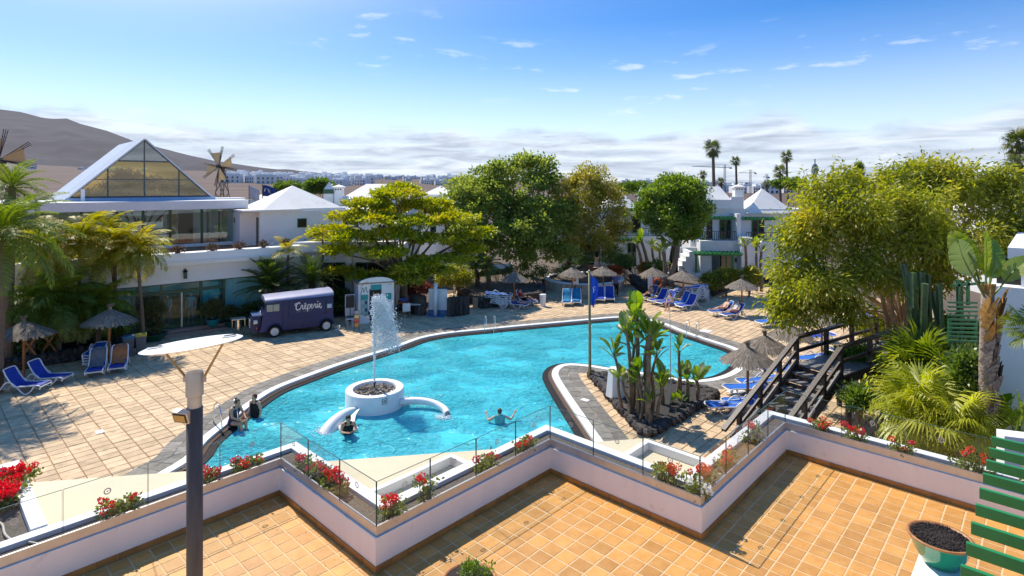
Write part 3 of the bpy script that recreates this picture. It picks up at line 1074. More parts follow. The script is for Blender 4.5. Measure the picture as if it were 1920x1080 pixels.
# flower pots along the parapet
MG_red = leafm('parapet_plants', [(.05, .03, .01), (.12, .05, .02), (.05, .08, .02)], .3)
for k, x in enumerate((14.6, 15.9, 17.6, 19.0, 20.3, 21.6)):
    c = FO + D * x - NB * .28
    t = thing('parapet_plant', 'small dark plant on the white parapet, %s from the left' % ('first second third fourth fifth sixth'.split()[k]), 'plant', (c.x, c.y, 4.36), 0, 'plants on the shop parapet')
    MB().lathe([(.10, 0), (.14, .12)], 10).build('pot', pm('brown_pot', (.16, .06, .03), .8), t)
    crown('leaves', [((0, 0, .2), (.26, .2, .14))], 22, 14, .06, .09, .05, MG_red, t)

# ------------------------------------------------------------------ upper glazed room with gabled glass roof
UC = Vector((-18.6, 38.9))                          # right front corner
ur = thing('glazed_pavilion', 'glazed white pavilion with tall gabled glass roof on the shop roof', 'building')
UL = 12.0
obj_box('roof', M_white, ur, UC, -UL - .6, .6, -.6, 9, 6.45, 7.0, bevel=.02)
obj_box('sill', M_white, ur, UC, -UL, 0, -.02, .15, 4.0, 4.22)
for k, x in enumerate((-12, -10.2, -8.4, -6.7, -5.35, -3.9, -2.1, -0.05)):
    obj_box('post', M_dkgreen, ur, UC, x - .07, x + .07, -.05, .1, 4.22, 6.45)
px_ = (-12, -10.2, -8.4, -6.7, -5.35, -3.9, -2.1, -0.05)
for k in range(7):
    obj_box('pane', M_upper, ur, UC, px_[k] + .07, px_[k + 1] - .07, .02, .035, 4.22, 6.45)
obj_box('floor', pm('pavilion_floor', (.55, .5, .45), .6), ur, UC, -UL, 0, .1, 8.5, 4.0, 4.05)
obj_box('wall', M_inwall, ur, UC, -UL, 0, 3.6, 3.8, 4.05, 6.45)
obj_box('wall', M_white, ur, UC, -.0, .12, .1, 8.5, 4.0, 6.45)
obj_box('wall', M_inwall, ur, UC, -UL - .1, -UL, .1, 8.5, 4.0, 6.45)
obj_box('door', M_dark, ur, UC, -2.9, -2.0, 3.5, 3.59, 4.05, 6.2)
obj_box('column', pm('ochre_column', (.45, .28, .08), .6, var=.4, scale=3), ur, UC, -3.8, -3.3, 1.5, 2.0, 4.05, 6.45)
obj_box('interior_frame', M_dkgreen, ur, UC, -1.4, -1.3, 2, 2.1, 4.05, 6.45)
obj_box('interior_frame', M_dkgreen, ur, UC, -.7, -.6, 2, 2.1, 4.05, 6.45)
# far right panel frames
# gable: prism from the front plane back
gf = UC + NB * 2.0
xl, xr, xm = -8.92, -1.24, -5.06
zb, zt = 7.24, 10.94
NR = Vector((-.69, .72))                             # the ridge runs back and to the left
def gpt(x, y, z):
    p = gf + D * x + NR * y
    return Vector((p.x, p.y, z))
RB = 8.0
def slab4(a, b_, c_, d_, th):
    nrm = (b_ - a).cross(d_ - a).normalized() * th
    return MB().add([a, b_, c_, d_, a + nrm, b_ + nrm, c_ + nrm, d_ + nrm], [(0, 1, 2, 3), (7, 6, 5, 4), (0, 4, 5, 1), (1, 5, 6, 2), (2, 6, 7, 3), (3, 7, 4, 0)])
gr = link('gable_roof', None, ur)
ex = .35
dirl = Vector((xm - xl, zt - zb)).normalized()
slab4(gpt(xl - dirl.x * ex, -.25, zb - dirl.y * ex), gpt(xm, -.25, zt), gpt(xm, RB, zt), gpt(xl - dirl.x * ex, RB, zb - dirl.y * ex), .09).build('slope', M_roofm, gr)
slab4(gpt(xr + dirl.x * ex, -.12, zb - dirl.y * ex), gpt(xr + dirl.x * ex, RB, zb - dirl.y * ex), gpt(xm, RB, zt), gpt(xm, -.12, zt), .09).build('slope', M_roofm, gr)
for f in (.32, .64):                                 # standing seams on the left slope
    y = -.25 + (RB + .25) * f * .5
    MB().bar(gpt(xl - dirl.x * ex, y, zb - dirl.y * ex) + Vector((0, 0, .05)), gpt(xm, y, zt) + Vector((0, 0, .05)), .08, .12).build('seam', pm('seam_grey', (.35, .36, .37), .5), gr)
b = MB()
zc = zb + (zt - zb) * .62
fx = lambda z, side: (xl + (xm - xl) * (z - zb) / (zt - zb)) if side < 0 else (xr + (xm - xr) * (z - zb) / (zt - zb))
zm = zb + (zt - zb) * .30
cols_ = (-7.0, xm, -3.1)
# panes: lower rows in gold, the top in grey
def pane(poly, mat):
    q = [gpt(x, 0, z) for x, z in poly]; r = [gpt(x, .02, z) for x, z in poly]
    n = len(q)
    MB().add(q + r, [tuple(range(n)), tuple(range(2 * n - 1, n - 1, -1))] + [(i, n + i, n + (i + 1) % n, (i + 1) % n) for i in range(n)]).build('pane', mat, gr)
def cut(z0, z1, xa, xb, mat):
    """a pane between two heights and two mullions, cut by the slopes"""
    pts = []
    lo = (max(xa, fx(z0, -1)), min(xb, fx(z0, 1))); hi = (max(xa, fx(z1, -1)), min(xb, fx(z1, 1)))
    if hi[1] - hi[0] > .02:
        pts = [(lo[0], z0), (lo[1], z0), (hi[1], z1), (hi[0], z1)]
        if lo[0] < xa + .001 and hi[0] > xa + .01:
            zx = zb + (xa - xl) / (xm - xl) * (zt - zb); pts.append((xa, zx))
        if lo[1] > xb - .001 and hi[1] < xb - .01:
            zx = zb + (xb - xr) / (xm - xr) * (zt - zb); pts.insert(2, (xb, zx))
    elif lo[1] - lo[0] > .02:
        if xb <= xm: pts = [(lo[0], z0), (xb, z0), (xb, zb + (xb - xl) / (xm - xl) * (zt - zb))]
        else: pts = [(xa, z0), (lo[1], z0), (xa, zb + (xa - xr) / (xm - xr) * (zt - zb))]
    if len(pts) >= 3:
        pane(pts, mat)
xs_ = (xl, -7.0, xm, -3.1, xr)
for i in range(4):
    cut(zb, zm, xs_[i], xs_[i + 1], M_gold); cut(zm, zc, xs_[i], xs_[i + 1], M_gold); cut(zc, zt - .02, xs_[i], xs_[i + 1], M_gtop)
def fbar(p, q, w=.09):
    MB().bar(gpt(p[0], -.02, p[1]), gpt(q[0], -.02, q[1]), w, w, up=(NB.x, NB.y, 0)).build('glazing_bar', pm('grey_bar', (.10, .10, .10), .5), gr)
fbar((xl, zb), (xr, zb), .12); fbar((xl, zb), (xm, zt), .12); fbar((xr, zb), (xm, zt), .12)
fbar((fx(zc, -1), zc), (fx(zc, 1), zc)); fbar((fx(zm, -1), zm), (fx(zm, 1), zm), .05)
for x in cols_:
    zt_ = zt if abs(x - xm) < .01 else zb + ((x - xl) / (xm - xl) if x < xm else (x - xr) / (xm - xr)) * (zt - zb)
    fbar((x, zb), (x, zt_), .07)
obj_box('gutter', pm('blue_grey_flashing', (.28, .42, .60), .5), ur, gf, xl - .2, xr + .3, -.3, -.1, 7.0, 7.2)
obj_box('vent', M_white, ur, gf, xl + .55, xl + .75, -.5, -.3, 7.0, 7.75)
# leaf mass added behind the golden glass to stand for reflected trees
M_refleaf = leafm('reflection_leaves', [(.45, .27, .04), (.65, .42, .09), (.34, .19, .03)], .5)
it = thing('reflection_trees', 'leaf mass added behind the golden gable glass as its tree reflections', 'reflection stand-in')
lob = []
for (x, y, z, r) in ((-6.6, 1.6, 7.3, .9), (-5.9, 1.5, 8.2, .8), (-5.2, 1.8, 8.0, .7), (-4.2, 1.4, 7.6, .9), (-3.2, 1.5, 7.4, .9), (-2.4, 1.5, 7.0, .8), (-5.5, 1.8, 7.2, .9), (-7.6, 1.5, 6.9, .7)):
    lob.append((gpt(x, y, z), (r, .6, r)))
crown('foliage', lob, 420, 34, .14, .16, .07, M_refleaf, it, inner=.6)
limbs(gpt(-5, 1.7, 4.05), .12, [(l[0], .8) for l in lob], [], M_wood, it)

# ------------------------------------------------------------------ windmills with sails
def windmill(hub, scale, base_z, face, label):
    t = thing('windmill', label, 'windmill', (hub.x, hub.y, base_z), face, 'windmills with cloth sails')
    hz = hub.z - base_z
    b = MB()
    w0, w1 = .55 * scale, .10 * scale
    for sx in (-1, 1):
        for sy in (-1, 1):
            b = MB().tube([(sx * w0, .35 + sy * w0, 0), (sx * w1, .35 + sy * w1, hz)], .03, 6)
            b.build('tower_leg', M_rust, t)
    for k in range(4):
        f0, f1 = k / 4, (k + 1) / 4
        for (ax, s) in ((0, -1), (0, 1), (1, -1), (1, 1)):
            def cp(f, e):
                w = w0 + (w1 - w0) * f
                return (e * w, .35 + s * w, hz * f) if ax == 0 else (s * w, .35 + e * w, hz * f)
            MB().tube([cp(f0, -1), cp(f1, 1)], .018, 5).tube([cp(f0, 1), cp(f1, -1)], .018, 5).build('brace', M_rust, t)
    h = link('wheel', None, t, (0, 0, hz))
    MB().tube([(0, -.25, 0), (0, .55, 0)], .13 * scale, 10).build('hub', M_black, h)
    R = 1.55 * scale
    for k in range(8):
        a = 2 * math.pi * (k + .25) / 8
        for da in (-.06, 0, .06):
            MB().tube([(0, 0, 0), (R * math.sin(a + da), -.05, R * math.cos(a + da))], .02, 5).build('spoke', M_rust, h)
        MB().tube([(R * .75 * math.sin(a - .1), -.05, R * .75 * math.cos(a - .1)), (R * .75 * math.sin(a + .1), -.05, R * .75 * math.cos(a + .1))], .012, 5).build('stay', M_rust, h)
        if k % 2 == 1:
            a2 = a + 2 * math.pi / 8
            p = lambda r, an, y: Vector((R * r * math.sin(an), y, R * r * math.cos(an)))
            if True:
                pts = [p(.12, a, -.06), p(.78, a, -.06), p(.70, a2 - .1, .04), p(.14, a2 - .1, .02)]
                n_ = (pts[1] - pts[0]).cross(pts[3] - pts[0]).normalized() * .012
                MB().add(pts + [q + n_ for q in pts], [(3, 2, 1, 0), (4, 5, 6, 7), (0, 1, 5, 4), (1, 2, 6, 5), (2, 3, 7, 6), (3, 0, 4, 7)]).build('sail', M_sail, h)
    return t
hub = AT(411, 312, 44)
windmill(hub, 1.0, 5.4, math.radians(-8), 'iron lattice windmill with tan sails right of the gabled glass roof')
hub = AT(-2, 300, 30)
windmill(hub, 1.05, 4.0, math.radians(20), 'iron lattice windmill with tan sails at the left picture edge')

# ------------------------------------------------------------------ white houses
def window(par, o, ax, x0, x1, y, z0, z1, frame=M_dkgreen, glass=M_dglass, bars=1, depth=.08):
    w = link('window', None, par)
    obj_box('frame', frame, w, o, x0, x1, y - .05, y + .02, z0, z0 + .06, ax); obj_box('frame', frame, w, o, x0, x1, y - .05, y + .02, z1 - .06, z1, ax)
    obj_box('frame', frame, w, o, x0, x0 + .06, y - .05, y + .02, z0 + .06, z1 - .06, ax); obj_box('frame', frame, w, o, x1 - .06, x1, y - .05, y + .02, z0 + .06, z1 - .06, ax)
    obj_box('glass', glass, w, o, x0 + .06, x1 - .06, y - .02, y + .01, z0 + .06, z1 - .06, ax)
    for k in range(bars):
        xm_ = x0 + (x1 - x0) * (k + 1) / (bars + 1)
        obj_box('bar', frame, w, o, xm_ - .05, xm_ + .05, y - .045, y + .0, z0 + .06, z1 - .06, ax)
    return w
def pyramid(par, o, ax, x0, x1, y0, y1, z0, h, name='roof', mat=M_roofw, ridge=0.0):
    ay = Vector((-ax.y, ax.x))
    P = lambda x, y, z: Vector((*(o + ax * x + ay * y), z))
    ym = (y0 + y1) / 2; xm_ = (x0 + x1) / 2
    vs = [P(x0, y0, z0), P(x1, y0, z0), P(x1, y1, z0), P(x0, y1, z0), P(xm_ - ridge / 2, ym, z0 + h), P(xm_ + ridge / 2 + .001, ym, z0 + h)]
    return MB().add(vs, [(0, 1, 5, 4), (1, 2, 5), (2, 3, 4, 5), (3, 0, 4), (3, 2, 1, 0)]).build(name, mat, par)
def chimney(par, o, ax, x, y, z0, z1, w=.55):
    c = link('chimney', None, par)
    obj_box('shaft', M_white, c, o, x - w / 2, x + w / 2, y - w / 2, y + w / 2, z0, z1 - .3, ax)
    obj_box('collar', M_roofw, c, o, x - w / 2 - .1, x + w / 2 + .1, y - w / 2 - .1, y + w / 2 + .1, z1 - .3, z1 - .18, ax)
    for s in (-1, 0, 1):
        obj_box('slot', M_dark, c, o, x + s * w * .28 - .05, x + s * w * .28 + .05, y - w / 2 - .02, y - w / 2 + .05, z1 - .46, z1 - .34, ax)
    pyramid(c, o, ax, x - w / 2 - .12, x + w / 2 + .12, y - w / 2 - .12, y + w / 2 + .12, z1 - .18, .18, 'cap')
    return c
def lantern_turret(par, o, ax, x, y, z0, z1, w=.6):
    c = link('lantern_turret', None, par)
    obj_box('shaft', M_lantern, c, o, x - w / 2, x + w / 2, y - w / 2, y + w / 2, z0, z1 - .8, ax)
    obj_box('band', M_dkgreen, c, o, x - w / 2 - .03, x + w / 2 + .03, y - w / 2 - .03, y + w / 2 + .03, z1 - 1.0, z1 - .65, ax)
    pyramid(c, o, ax, x - w / 2, x + w / 2, y - w / 2, y + w / 2, z1 - .65, .65, 'cap', M_lantern)
    return c
def pergola(par, o, ax, x0, x1, y0, z, depth, n=9, posts=(), zg=0.0):
    g = link('pergola', None, par)
    obj_box('beam', M_green, g, o, x0, x1, y0 - depth + .05, y0 - depth + .15, z - .14, z - .02, ax)
    obj_box('beam', M_green, g, o, x0, x1, y0 - .1, y0, z - .14, z - .02, ax)
    for k in range(n):
        x = x0 + .05 + (x1 - x0 - .1) * k / (n - 1)
        obj_box('slat', M_green, g, o, x - .035, x + .035, y0 - depth - .15, y0, z - .018, z + .09, ax)
    for x in posts:
        obj_box('post', M_green, g, o, x - .06, x + .06, y0 - depth + .04, y0 - depth + .16, zg, z - .14, ax)
    return g
def railing(par, o, ax, x0, x1, y, z0, h=.9, n=14):
    g = link('balcony_railing', None, par)
    obj_box('rail', M_wood, g, o, x0, x1, y - .03, y + .03, z0 + h - .05, z0 + h, ax); obj_box('rail', M_wood, g, o, x0, x1, y - .02, y + .02, z0 + .06, z0 + .10, ax)
    for k in range(n):
        x = x0 + (x1 - x0) * k / (n - 1)
        obj_box('baluster', M_wood, g, o, x - .02, x + .02, y - .015, y + .015, z0 + .1, z0 + h - .05, ax)

# block right of the pavilion with small pyramid roof
K = Vector((-16.25, 37.1))
t = thing('white_block', 'plain white block with shallow pyramid roof beside the glazed pavilion', 'building')
obj_box('wall', M_white, t, K, 0, 9.0, 0, 6, 4.0, 6.28)
obj_box('ledge', M_roofw, t, K, -.05, 5.9, .25, 5.6, 6.282, 6.42)
pyramid(t, K, D, .35, 5.7, .4, 5.4, 6.42, 1.55)
obj_box('annex', M_white, t, K, -.9, 0.0, 1.2, 6, 4.0, 6.2)
obj_box('annex_roof', M_roofw, t, K, -1.1, 2.6, -.25, 1.9, 6.285, 6.40)
window(t, K, D, 2.4, 3.0, -.01, 5.15, 5.75, M_dkgreen, M_dark, 0)
window(t, K, D, 5.6, 6.3, -.01, 5.2, 5.75, M_dkgreen, M_dark, 0)
obj_box('door', M_dkgreen, t, K, -.02, -.0, .25, .75, 4.02, 5.9)
obj_box('vent', M_dark, t, K, -.92, -.90, 2.4, 2.7, 5.5, 5.8)
for (x, y) in ((.0, 2.0),):
    obj_box('parapet_block', M_white, t, K, -2.0, .35, 4.8, 6.5, 6.2, 7.1)

def small_house(label, o, ax, w, d, zg, zw, rh, rtype='pyramid', wins=(), chim=None, turret=None, group='white houses beyond the garden', name='white_house'):
    t = thing(name, label, 'house', group=group)
    obj_box('wall', M_white, t, o, 0, w, 0, d, zg, zw, ax)
    if rtype == 'pyramid': pyramid(t, o, ax, -.1, w + .1, -.1, d + .1, zw, rh)
    elif rtype == 'hip': pyramid(t, o, ax, -.1, w + .1, -.1, d + .1, zw, rh, ridge=max(0.2, w * .45))
    else: obj_box('parapet', M_white, t, o, -.1, w + .1, -.1, d + .1, zw, zw + .4, ax)
    for (x0, x1, z0, z1) in wins: window(t, o, ax, x0, x1, -.005, z0, z1)
    if chim: chimney(t, o, ax, *chim)
    if turret: lantern_turret(t, o, ax, *turret)
    return t
X = Vector((1, 0))
def ax_(deg): return Vector((math.cos(math.radians(deg)), math.sin(math.radians(deg))))
p = AT(640, 460, 47); small_house('white house with long hip roof and green number turret behind yellow tree', Vector((p.x, p.y)), ax_(8), 6.2, 5, 0, 6.85, 1.25, 'hip', ((1, 2, 3.5, 5.0), (3.4, 4.4, 3.5, 5.0)), (-.25, .4, 4, 8.05, .7), (-1.0, .3, 3, 8.3, .75))
p = AT(752, 460, 58); small_house('flat roofed white house with square chimney behind yellow tree', Vector((p.x, p.y)), ax_(5), 5.0, 5, 0, 6.2, .4, 'flat', ((1, 2, 3.2, 4.8), (2.9, 3.9, 3.2, 4.8)), (.9, 1.0, 5, 8.15, .9))
p = AT(818, 460, 55); small_house('white house with low pyramid roof and twin turrets left of dark trees', Vector((p.x, p.y)), ax_(4), 4.6, 4.5, 0, 6.2, 1.2, 'pyramid', ((.8, 1.7, 3.2, 4.6),), None, (2.6, .2, 3, 7.9, .5))
p = AT(845, 460, 62); small_house('small white house with round cap roof left of dark trees', Vector((p.x - 3, p.y)), ax_(4), 3.6, 3.5, 0, 7.0, .9, 'pyramid')
p = AT(466, 380, 68); small_house('small white house with hip roof left of the flags', Vector((p.x, p.y)), ax_(12), 4.2, 4, 0, 6.3, 1.0, 'pyramid')
p = AT(527, 380, 72); small_house('small white house with lantern turret right of the blue flag', Vector((p.x, p.y)), ax_(12), 3.6, 4, 0, 6.4, 1.3, 'pyramid', (), None, (.6, -.1, 4, 7.7, .7))

# lower wing behind the yellow tree
t = thing('garden_wing', 'low white wing with glazed doors behind the yellow leaved tree', 'building')
o = Vector((-13.5, 37.0)); a5 = ax_(4)
obj_box('wall', M_white, t, o, -.6, 6.0, .1, 6, 0, 3.72, a5)
obj_box('parapet', M_white, t, o, -1.2, 6.1, -.4, .3, 3.72, 4.36, a5)
obj_box('pillar', M_white, t, o, 5.7, 6.0, -.35, .1, 0, 3.72, a5)
obj_box('pillar', M_white, t, o, 2.9, 3.2, -.35, .1, 0, 3.72, a5)
window(t, o, a5, 3.4, 5.6, .08, .4, 3.0, M_dkgreen, M_dglass, 2)
window(t, o, a5, 1.2, 2.7, .08, .4, 3.0, M_dkgreen, M_dglass, 1)

# two-storey bungalows on the right
a0 = ax_(-3)
o = Vector((AT(1313, 500, 48).x, 48.0))
t = thing('bungalow', 'two-storey white bungalow with green pergolas, balcony railing and twin pale roofs', 'house', group='white bungalows with green pergolas')
obj_box('wall', M_white, t, o, 0, 3.0, 0, 1.6, .3, 3.35, a0)                # ground floor, balcony on top
obj_box('wall', M_white, t, o, 3.0, 3.75, -1.1, 1.6, .3, 3.75, a0)
obj_box('wall', M_white, t, o, 3.75, 9.6, 0, 1.6, .3, 3.3, a0)
obj_box('wall', M_white, t, o, -.4, 9.6, 1.6, 8, .3, 5.95, a0)
obj_box('fin', M_white, t, o, 3.05, 3.4, .2, 1.6, 3.75, 5.6, a0)
obj_box('parapet', M_white, t, o, .6, 3.0, 1.45, 1.65, 5.95, 6.75, a0)
obj_box('parapet', M_white, t, o, 3.0, 4.0, 1.45, 1.65, 5.95, 7.0, a0)
pergola(t, o, a0, .1, 3.0, 1.58, 5.25, 1.3, 9)
pergola(t, o, a0, 3.6, 6.5, 1.58, 5.2, 1.3, 9)
pergola(t, o, a0, -.9, 2.9, -.02, 2.45, 1.6, 12, posts=(-.75, 2.1), zg=.3)
for (x0, x1) in ((.95, 1.45),): obj_box('door', M_dark, t, o, x0, x1, 1.56, 1.6, 3.4, 5.05, a0)
window(t, o, a0, 2.05, 3.0, 1.57, 3.4, 5.05, M_green, M_dglass, 1)
window(t, o, a0, 4.75, 5.8, 1.57, 3.4, 5.05, M_green, M_dglass, 1)
window(t, o, a0, .95, 2.7, -.02, .3, 2.2, M_green, M_dglass, 2)
obj_box('curtain', pm('violet_grey_curtain', (.10, .09, .12), .8), t, o, .95, 1.6, -.06, -.03, .3, 2.2, a0)
railing(t, o, a0, .2, 2.95, .05, 3.35, .8, 18); railing(t, o, a0, 3.8, 7.2, .05, 3.3, .8, 20)
pyramid(t, o, a0, -.3, 2.6, 1.4, 4.6, 5.96, 1.75, 'roof')
pyramid(t, o, a0, .8, 4.3, 3.5, 7.8, 5.96, 1.9, 'roof', ridge=1.5)
pyramid(t, o, a0, 4.25, 8.4, 1.3, 5.6, 5.6, 2.1, 'roof')
chimney(t, o, a0, 3.95, 2.6, 5.8, 8.05, .75)
lantern_turret(t, o, a0, .6, 4.8, 6.5, 8.1, .5)
obj_box('wall_lamp', M_dkgreen, t, o, 2.82, 2.94, -.12, -.001, 1.6, 1.95, a0)
obj_box('side_wall', M_white, t, o, -2.6, 0, 1.0, 1.25, .3, 2.7, a0)
obj_box('garden_wall', M_white, t, o, -4.6, -.2, -1.6, -1.4, .1, .9, a0)
# stepped side wall
for k in range(5):
    obj_box('step_wall', M_white, t, o, -1.25 - k * .28, -.97 - k * .28, -1.4, 1.0, .3, 2.6 - k * .38, a0)

o2 = Vector((AT(1128, 480, 54).x, 54.0))
t = thing('bungalow', 'two-storey white bungalow with green pergolas between the dark and bright green trees', 'house', group='white bungalows with green pergolas')
obj_box('wall', M_white, t, o2, 0, 6.2, 0, 1.6, .5, 3.2, a0)
obj_box('wall', M_white, t, o2, -4, 9, 1.6, 8, .5, 5.8, a0)
pergola(t, o2, a0, .6, 3.6, -.02, 3.0, 1.4, 9)
pergola(t, o2, a0, 1.6, 4.6, 1.55, 5.7, 1.2, 9)
window(t, o2, a0, 2.4, 3.2, -.02, .5, 2.6, M_green, M_dglass, 1)
window(t, o2, a0, -.8, .0, 1.56, .6, 2.8, M_green, M_dglass, 1)
window(t, o2, a0, 3.0, 3.9, 1.56, 3.4, 5.2, M_green, M_dglass, 0)
railing(t, o2, a0, 2.0, 6.0, .05, 3.2, .8, 18)
pyramid(t, o2, a0, .2, 3.6, 1.5, 5.6, 5.8, 2.0, 'roof')
obj_box('parapet', M_white, t, o2, 3.6, 6.4, 1.5, 1.7, 5.8, 6.8, a0)
lantern_turret(t, o2, a0, 4.2, 3.2, 6.0, 7.9, .5)
p = AT(1590, 420, 90); small_house('pale flat roofed house far behind the olive coloured tree', Vector((p.x - 8, p.y)), ax_(-6), 7, 6, 0, 3.8, .4, 'flat', ((1, 2.2, 2, 3.3), (4, 5.2, 2, 3.3)))
p = AT(1590, 420, 100); small_house('square pale block house far behind the olive coloured tree', Vector((p.x - 1, p.y)), ax_(-6), 4, 5, 0, 7.4, .4, 'flat', ((1, 2.2, 5, 6.3),))
p = AT(1828, 400, 44); small_house('white house with pyramid roof at far right behind the olive tree', Vector((p.x, p.y)), ax_(-8), 2.6, 3, 0, 6.0, 1.9, 'pyramid')
p = AT(1880, 400, 40); small_house('white house with lantern turret and flat parapet at far right', Vector((p.x, p.y)), ax_(-10), 6, 4, 0, 7.1, .3, 'flat', (), None, (-.0, .6, 5, 8.4, .4))

# white building at the right edge
t = thing('side_building', 'grey-white building with dark window at the right picture edge', 'building')
o = Vector((12.95, 15.6)); ar = ax_(-43)
obj_box('wall', M_white, t, o, 0, 9, 0, 7, -.1, 5.28, ar)
obj_box('parapet', M_white, t, o, .62, 9, .3, .6, 5.28, 6.42 - .55, ar)
obj_box('roof', M_white, t, o, .35, 9, .2, 7, 6.02, 6.32, ar)
obj_box('wall', M_white, t, o, .8, 9, 1.2, 7, 5.28, 6.02, ar)
obj_box('window', M_dark, t, o, .1, .62, .6, 1.2, 5.282, 6.0, ar)
t2 = thing('white_planter', 'low white wall planter at right below the tall palm trunk', 'planter')
obj_box('wall', M_white, t2, Vector((10.6, 12.4)), 0, 5, 0, .4, 0, 2.6, ax_(-20), bevel=.02)

# small town on the slope and the coast: plain white houses
wm = []
for k in range(5):
    b = MB(); w, d_, h = (RND.uniform(9, 17), RND.uniform(8, 12), RND.uniform(4.5, 8))
    b.box((0, 0, h / 2), (w, d_, h)); b.box((w * .2, 1, h + 1.1), (w * .35, d_ * .5, 2.2))
    for q in range(4):
        b.box((-w * .38 + q * w * .25, -d_ / 2 - .02, h * .62), (1.3, .1, 1.6), mi=1)
        if h > 6: b.box((-w * .38 + q * w * .25, -d_ / 2 - .02, h * .22), (1.3, .1, 1.8), mi=1)
    wm.append(b.mesh('town_house', [M_white, M_dglass]))
cnt = 0
rt = random.Random(21)
def town(u0, u1, y0, y1, n, lab, grp):
    for _ in range(n):
        u = rt.uniform(u0, u1); y = rt.uniform(y0, y1)
        o = link('town_house', wm[rt.randrange(5)], None, ((u - 960) / FPX * y, y, terrain_z(u, y) - .4), rt.uniform(-.5, .5))
        s = rt.uniform(1.0, 1.6); o.scale = (s, s, s * rt.uniform(.8, 1.1))
        tag(o, lab, 'house', grp)
town(425, 690, 620, 1250, 125, 'small white house of the town on the left hillside', 'town houses on the hillside')
town(560, 860, 1300, 2300, 55, 'tiny white house on the far slope above the town', 'houses on the far slope')
town(790, 900, 700, 1100, 26, 'small white house of the estate just left of the dark trees', 'houses of the far estate')
town(1165, 1330, 800, 1700, 45, 'tiny white house on the plain between the two green trees', 'houses on the far plain')
town(1330, 1480, 500, 1100, 30, 'tiny pale house on the coast below the cranes', 'houses on the coast')
town(-20, 300, 1300, 2200, 14, 'tiny white building on the brown plain below the mountain', 'buildings below the mountain')
# ------------------------------------------------------------------ trees
M_bark = pm('grey_brown_bark', (.22, .165, .12), .9, var=.3, scale=9, bump=.8, bscale=22, stretch=(1, 1, .35))
M_barkp = pm('pale_bark', (.42, .30, .20), .85, var=.25, scale=6, bump=.5, bscale=14, stretch=(1, 1, .4))
M_barkd = pm('dark_bark', (.055, .042, .032), .9, var=.3, scale=9, bump=.6)
L_almond = leafm('yellow_green_leaves', [(.11, .17, .006), (.28, .33, .010), (.46, .44, .014), (.60, .46, .03)], .5)
L_dark = leafm('dark_green_leaves', [(.10, .15, .028), (.20, .26, .045), (.32, .37, .08), (.46, .48, .13)], .54, gloss=.04)
L_dry = leafm('brownish_green_leaves', [(.16, .17, .025), (.29, .28, .04), (.44, .38, .06), (.52, .36, .12)], .5)
L_bright = leafm('fresh_green_leaves', [(.06, .11, .012), (.13, .21, .02), (.23, .32, .04), (.33, .38, .06)], .5)
L_olive = leafm('olive_yellow_leaves', [(.11, .145, .018), (.215, .25, .026), (.34, .36, .04), (.51, .48, .06), (.64, .47, .09)], .5, gloss=.03)
L_shrub = leafm('shrub_leaves', [(.06, .11, .016), (.13, .20, .03), (.22, .30, .05)], .45)
L_yshrub = leafm('yellow_shrub_leaves', [(.10, .14, .01), (.24, .25, .015), (.38, .34, .03)], .45)
L_red = leafm('red_brown_leaves', [(.10, .02, .02), (.2, .05, .04), (.12, .08, .03)], .4)

def lobes_px(rows, Y, thick=.8):
    out = []
    for (u, v, rx, ry, dy) in rows:
        y = Y + dy
        c = AT(u, v, y)
        out.append(((c.x, c.y, c.z), (rx * y / FPX, max(rx, ry) * thick * y / FPX, ry * y / FPX)))
    return out
def tree(label, base, rows, Y, n, per, spread, L, W, leaf, bark, r0, nf=8, twigs=60, droop=.2, thick=.8, low=-.55, inner=.25, group=None, multi=1, name='tree', flat=.75, seed=3, brk=7, fr=(.46, .72)):
    t = thing(name, label, 'tree', group=group)
    lob0 = lobes_px(rows, Y, thick)
    rb = random.Random(seed + 40)
    lob = []
    for (c, r) in lob0:
        for k in range(brk):
            d = Vector((rb.gauss(0, 1), rb.gauss(0, 1), rb.gauss(0, 1))).normalized()
            f = rb.uniform(*fr); g = 1.0 - f * .62
            lob.append(((c[0] + d.x * r[0] * g, c[1] + d.y * r[1] * g, c[2] + d.z * r[2] * g), (r[0] * f, r[1] * f, r[2] * f)))
    if not brk: lob = lob0
    o, P = crown('crown', lob, n, per, spread, L, W, leaf, t, droop, low, inner, flat=flat)
    rg = random.Random(seed)
    base = Vector(base)
    cz = min(l[0][2] - l[1][2] for l in lob0)
    fork = base + Vector((0, 0, max(.8, (cz - base.z) * .8)))
    forks = []
    for l in lob0:
        c = Vector(l[0])
        forks.append((c * .85 + fork * .15, .42))
    tips = [Vector(p) for p in P[:: max(1, len(P) // max(1, twigs))]][:twigs]
    b = MB()
    for k in range(multi):
        off = Vector((rg.uniform(-1, 1), rg.uniform(-1, 1), 0)) * (r0 * 1.4 if multi > 1 else 0)
        b.tube(catmull([base + off, base + off * 1.4 + (fork - base) * .5 + Vector((rg.uniform(-.1, .1), 0, 0)), fork + off * .8, fork + off * .5 + Vector((0, 0, .4))], sub=3), [r0 * 1.25, r0 * 1.1, r0 * 1.02, r0, r0 * .95, r0 * .9, r0 * .85, r0 * .8, r0 * .7, r0 * .6][:10], 10)
    b.build('trunk', bark, t, smooth=True)
    limbs(fork, r0, forks, tips, bark, t, 'limbs', seed=seed)
    return t
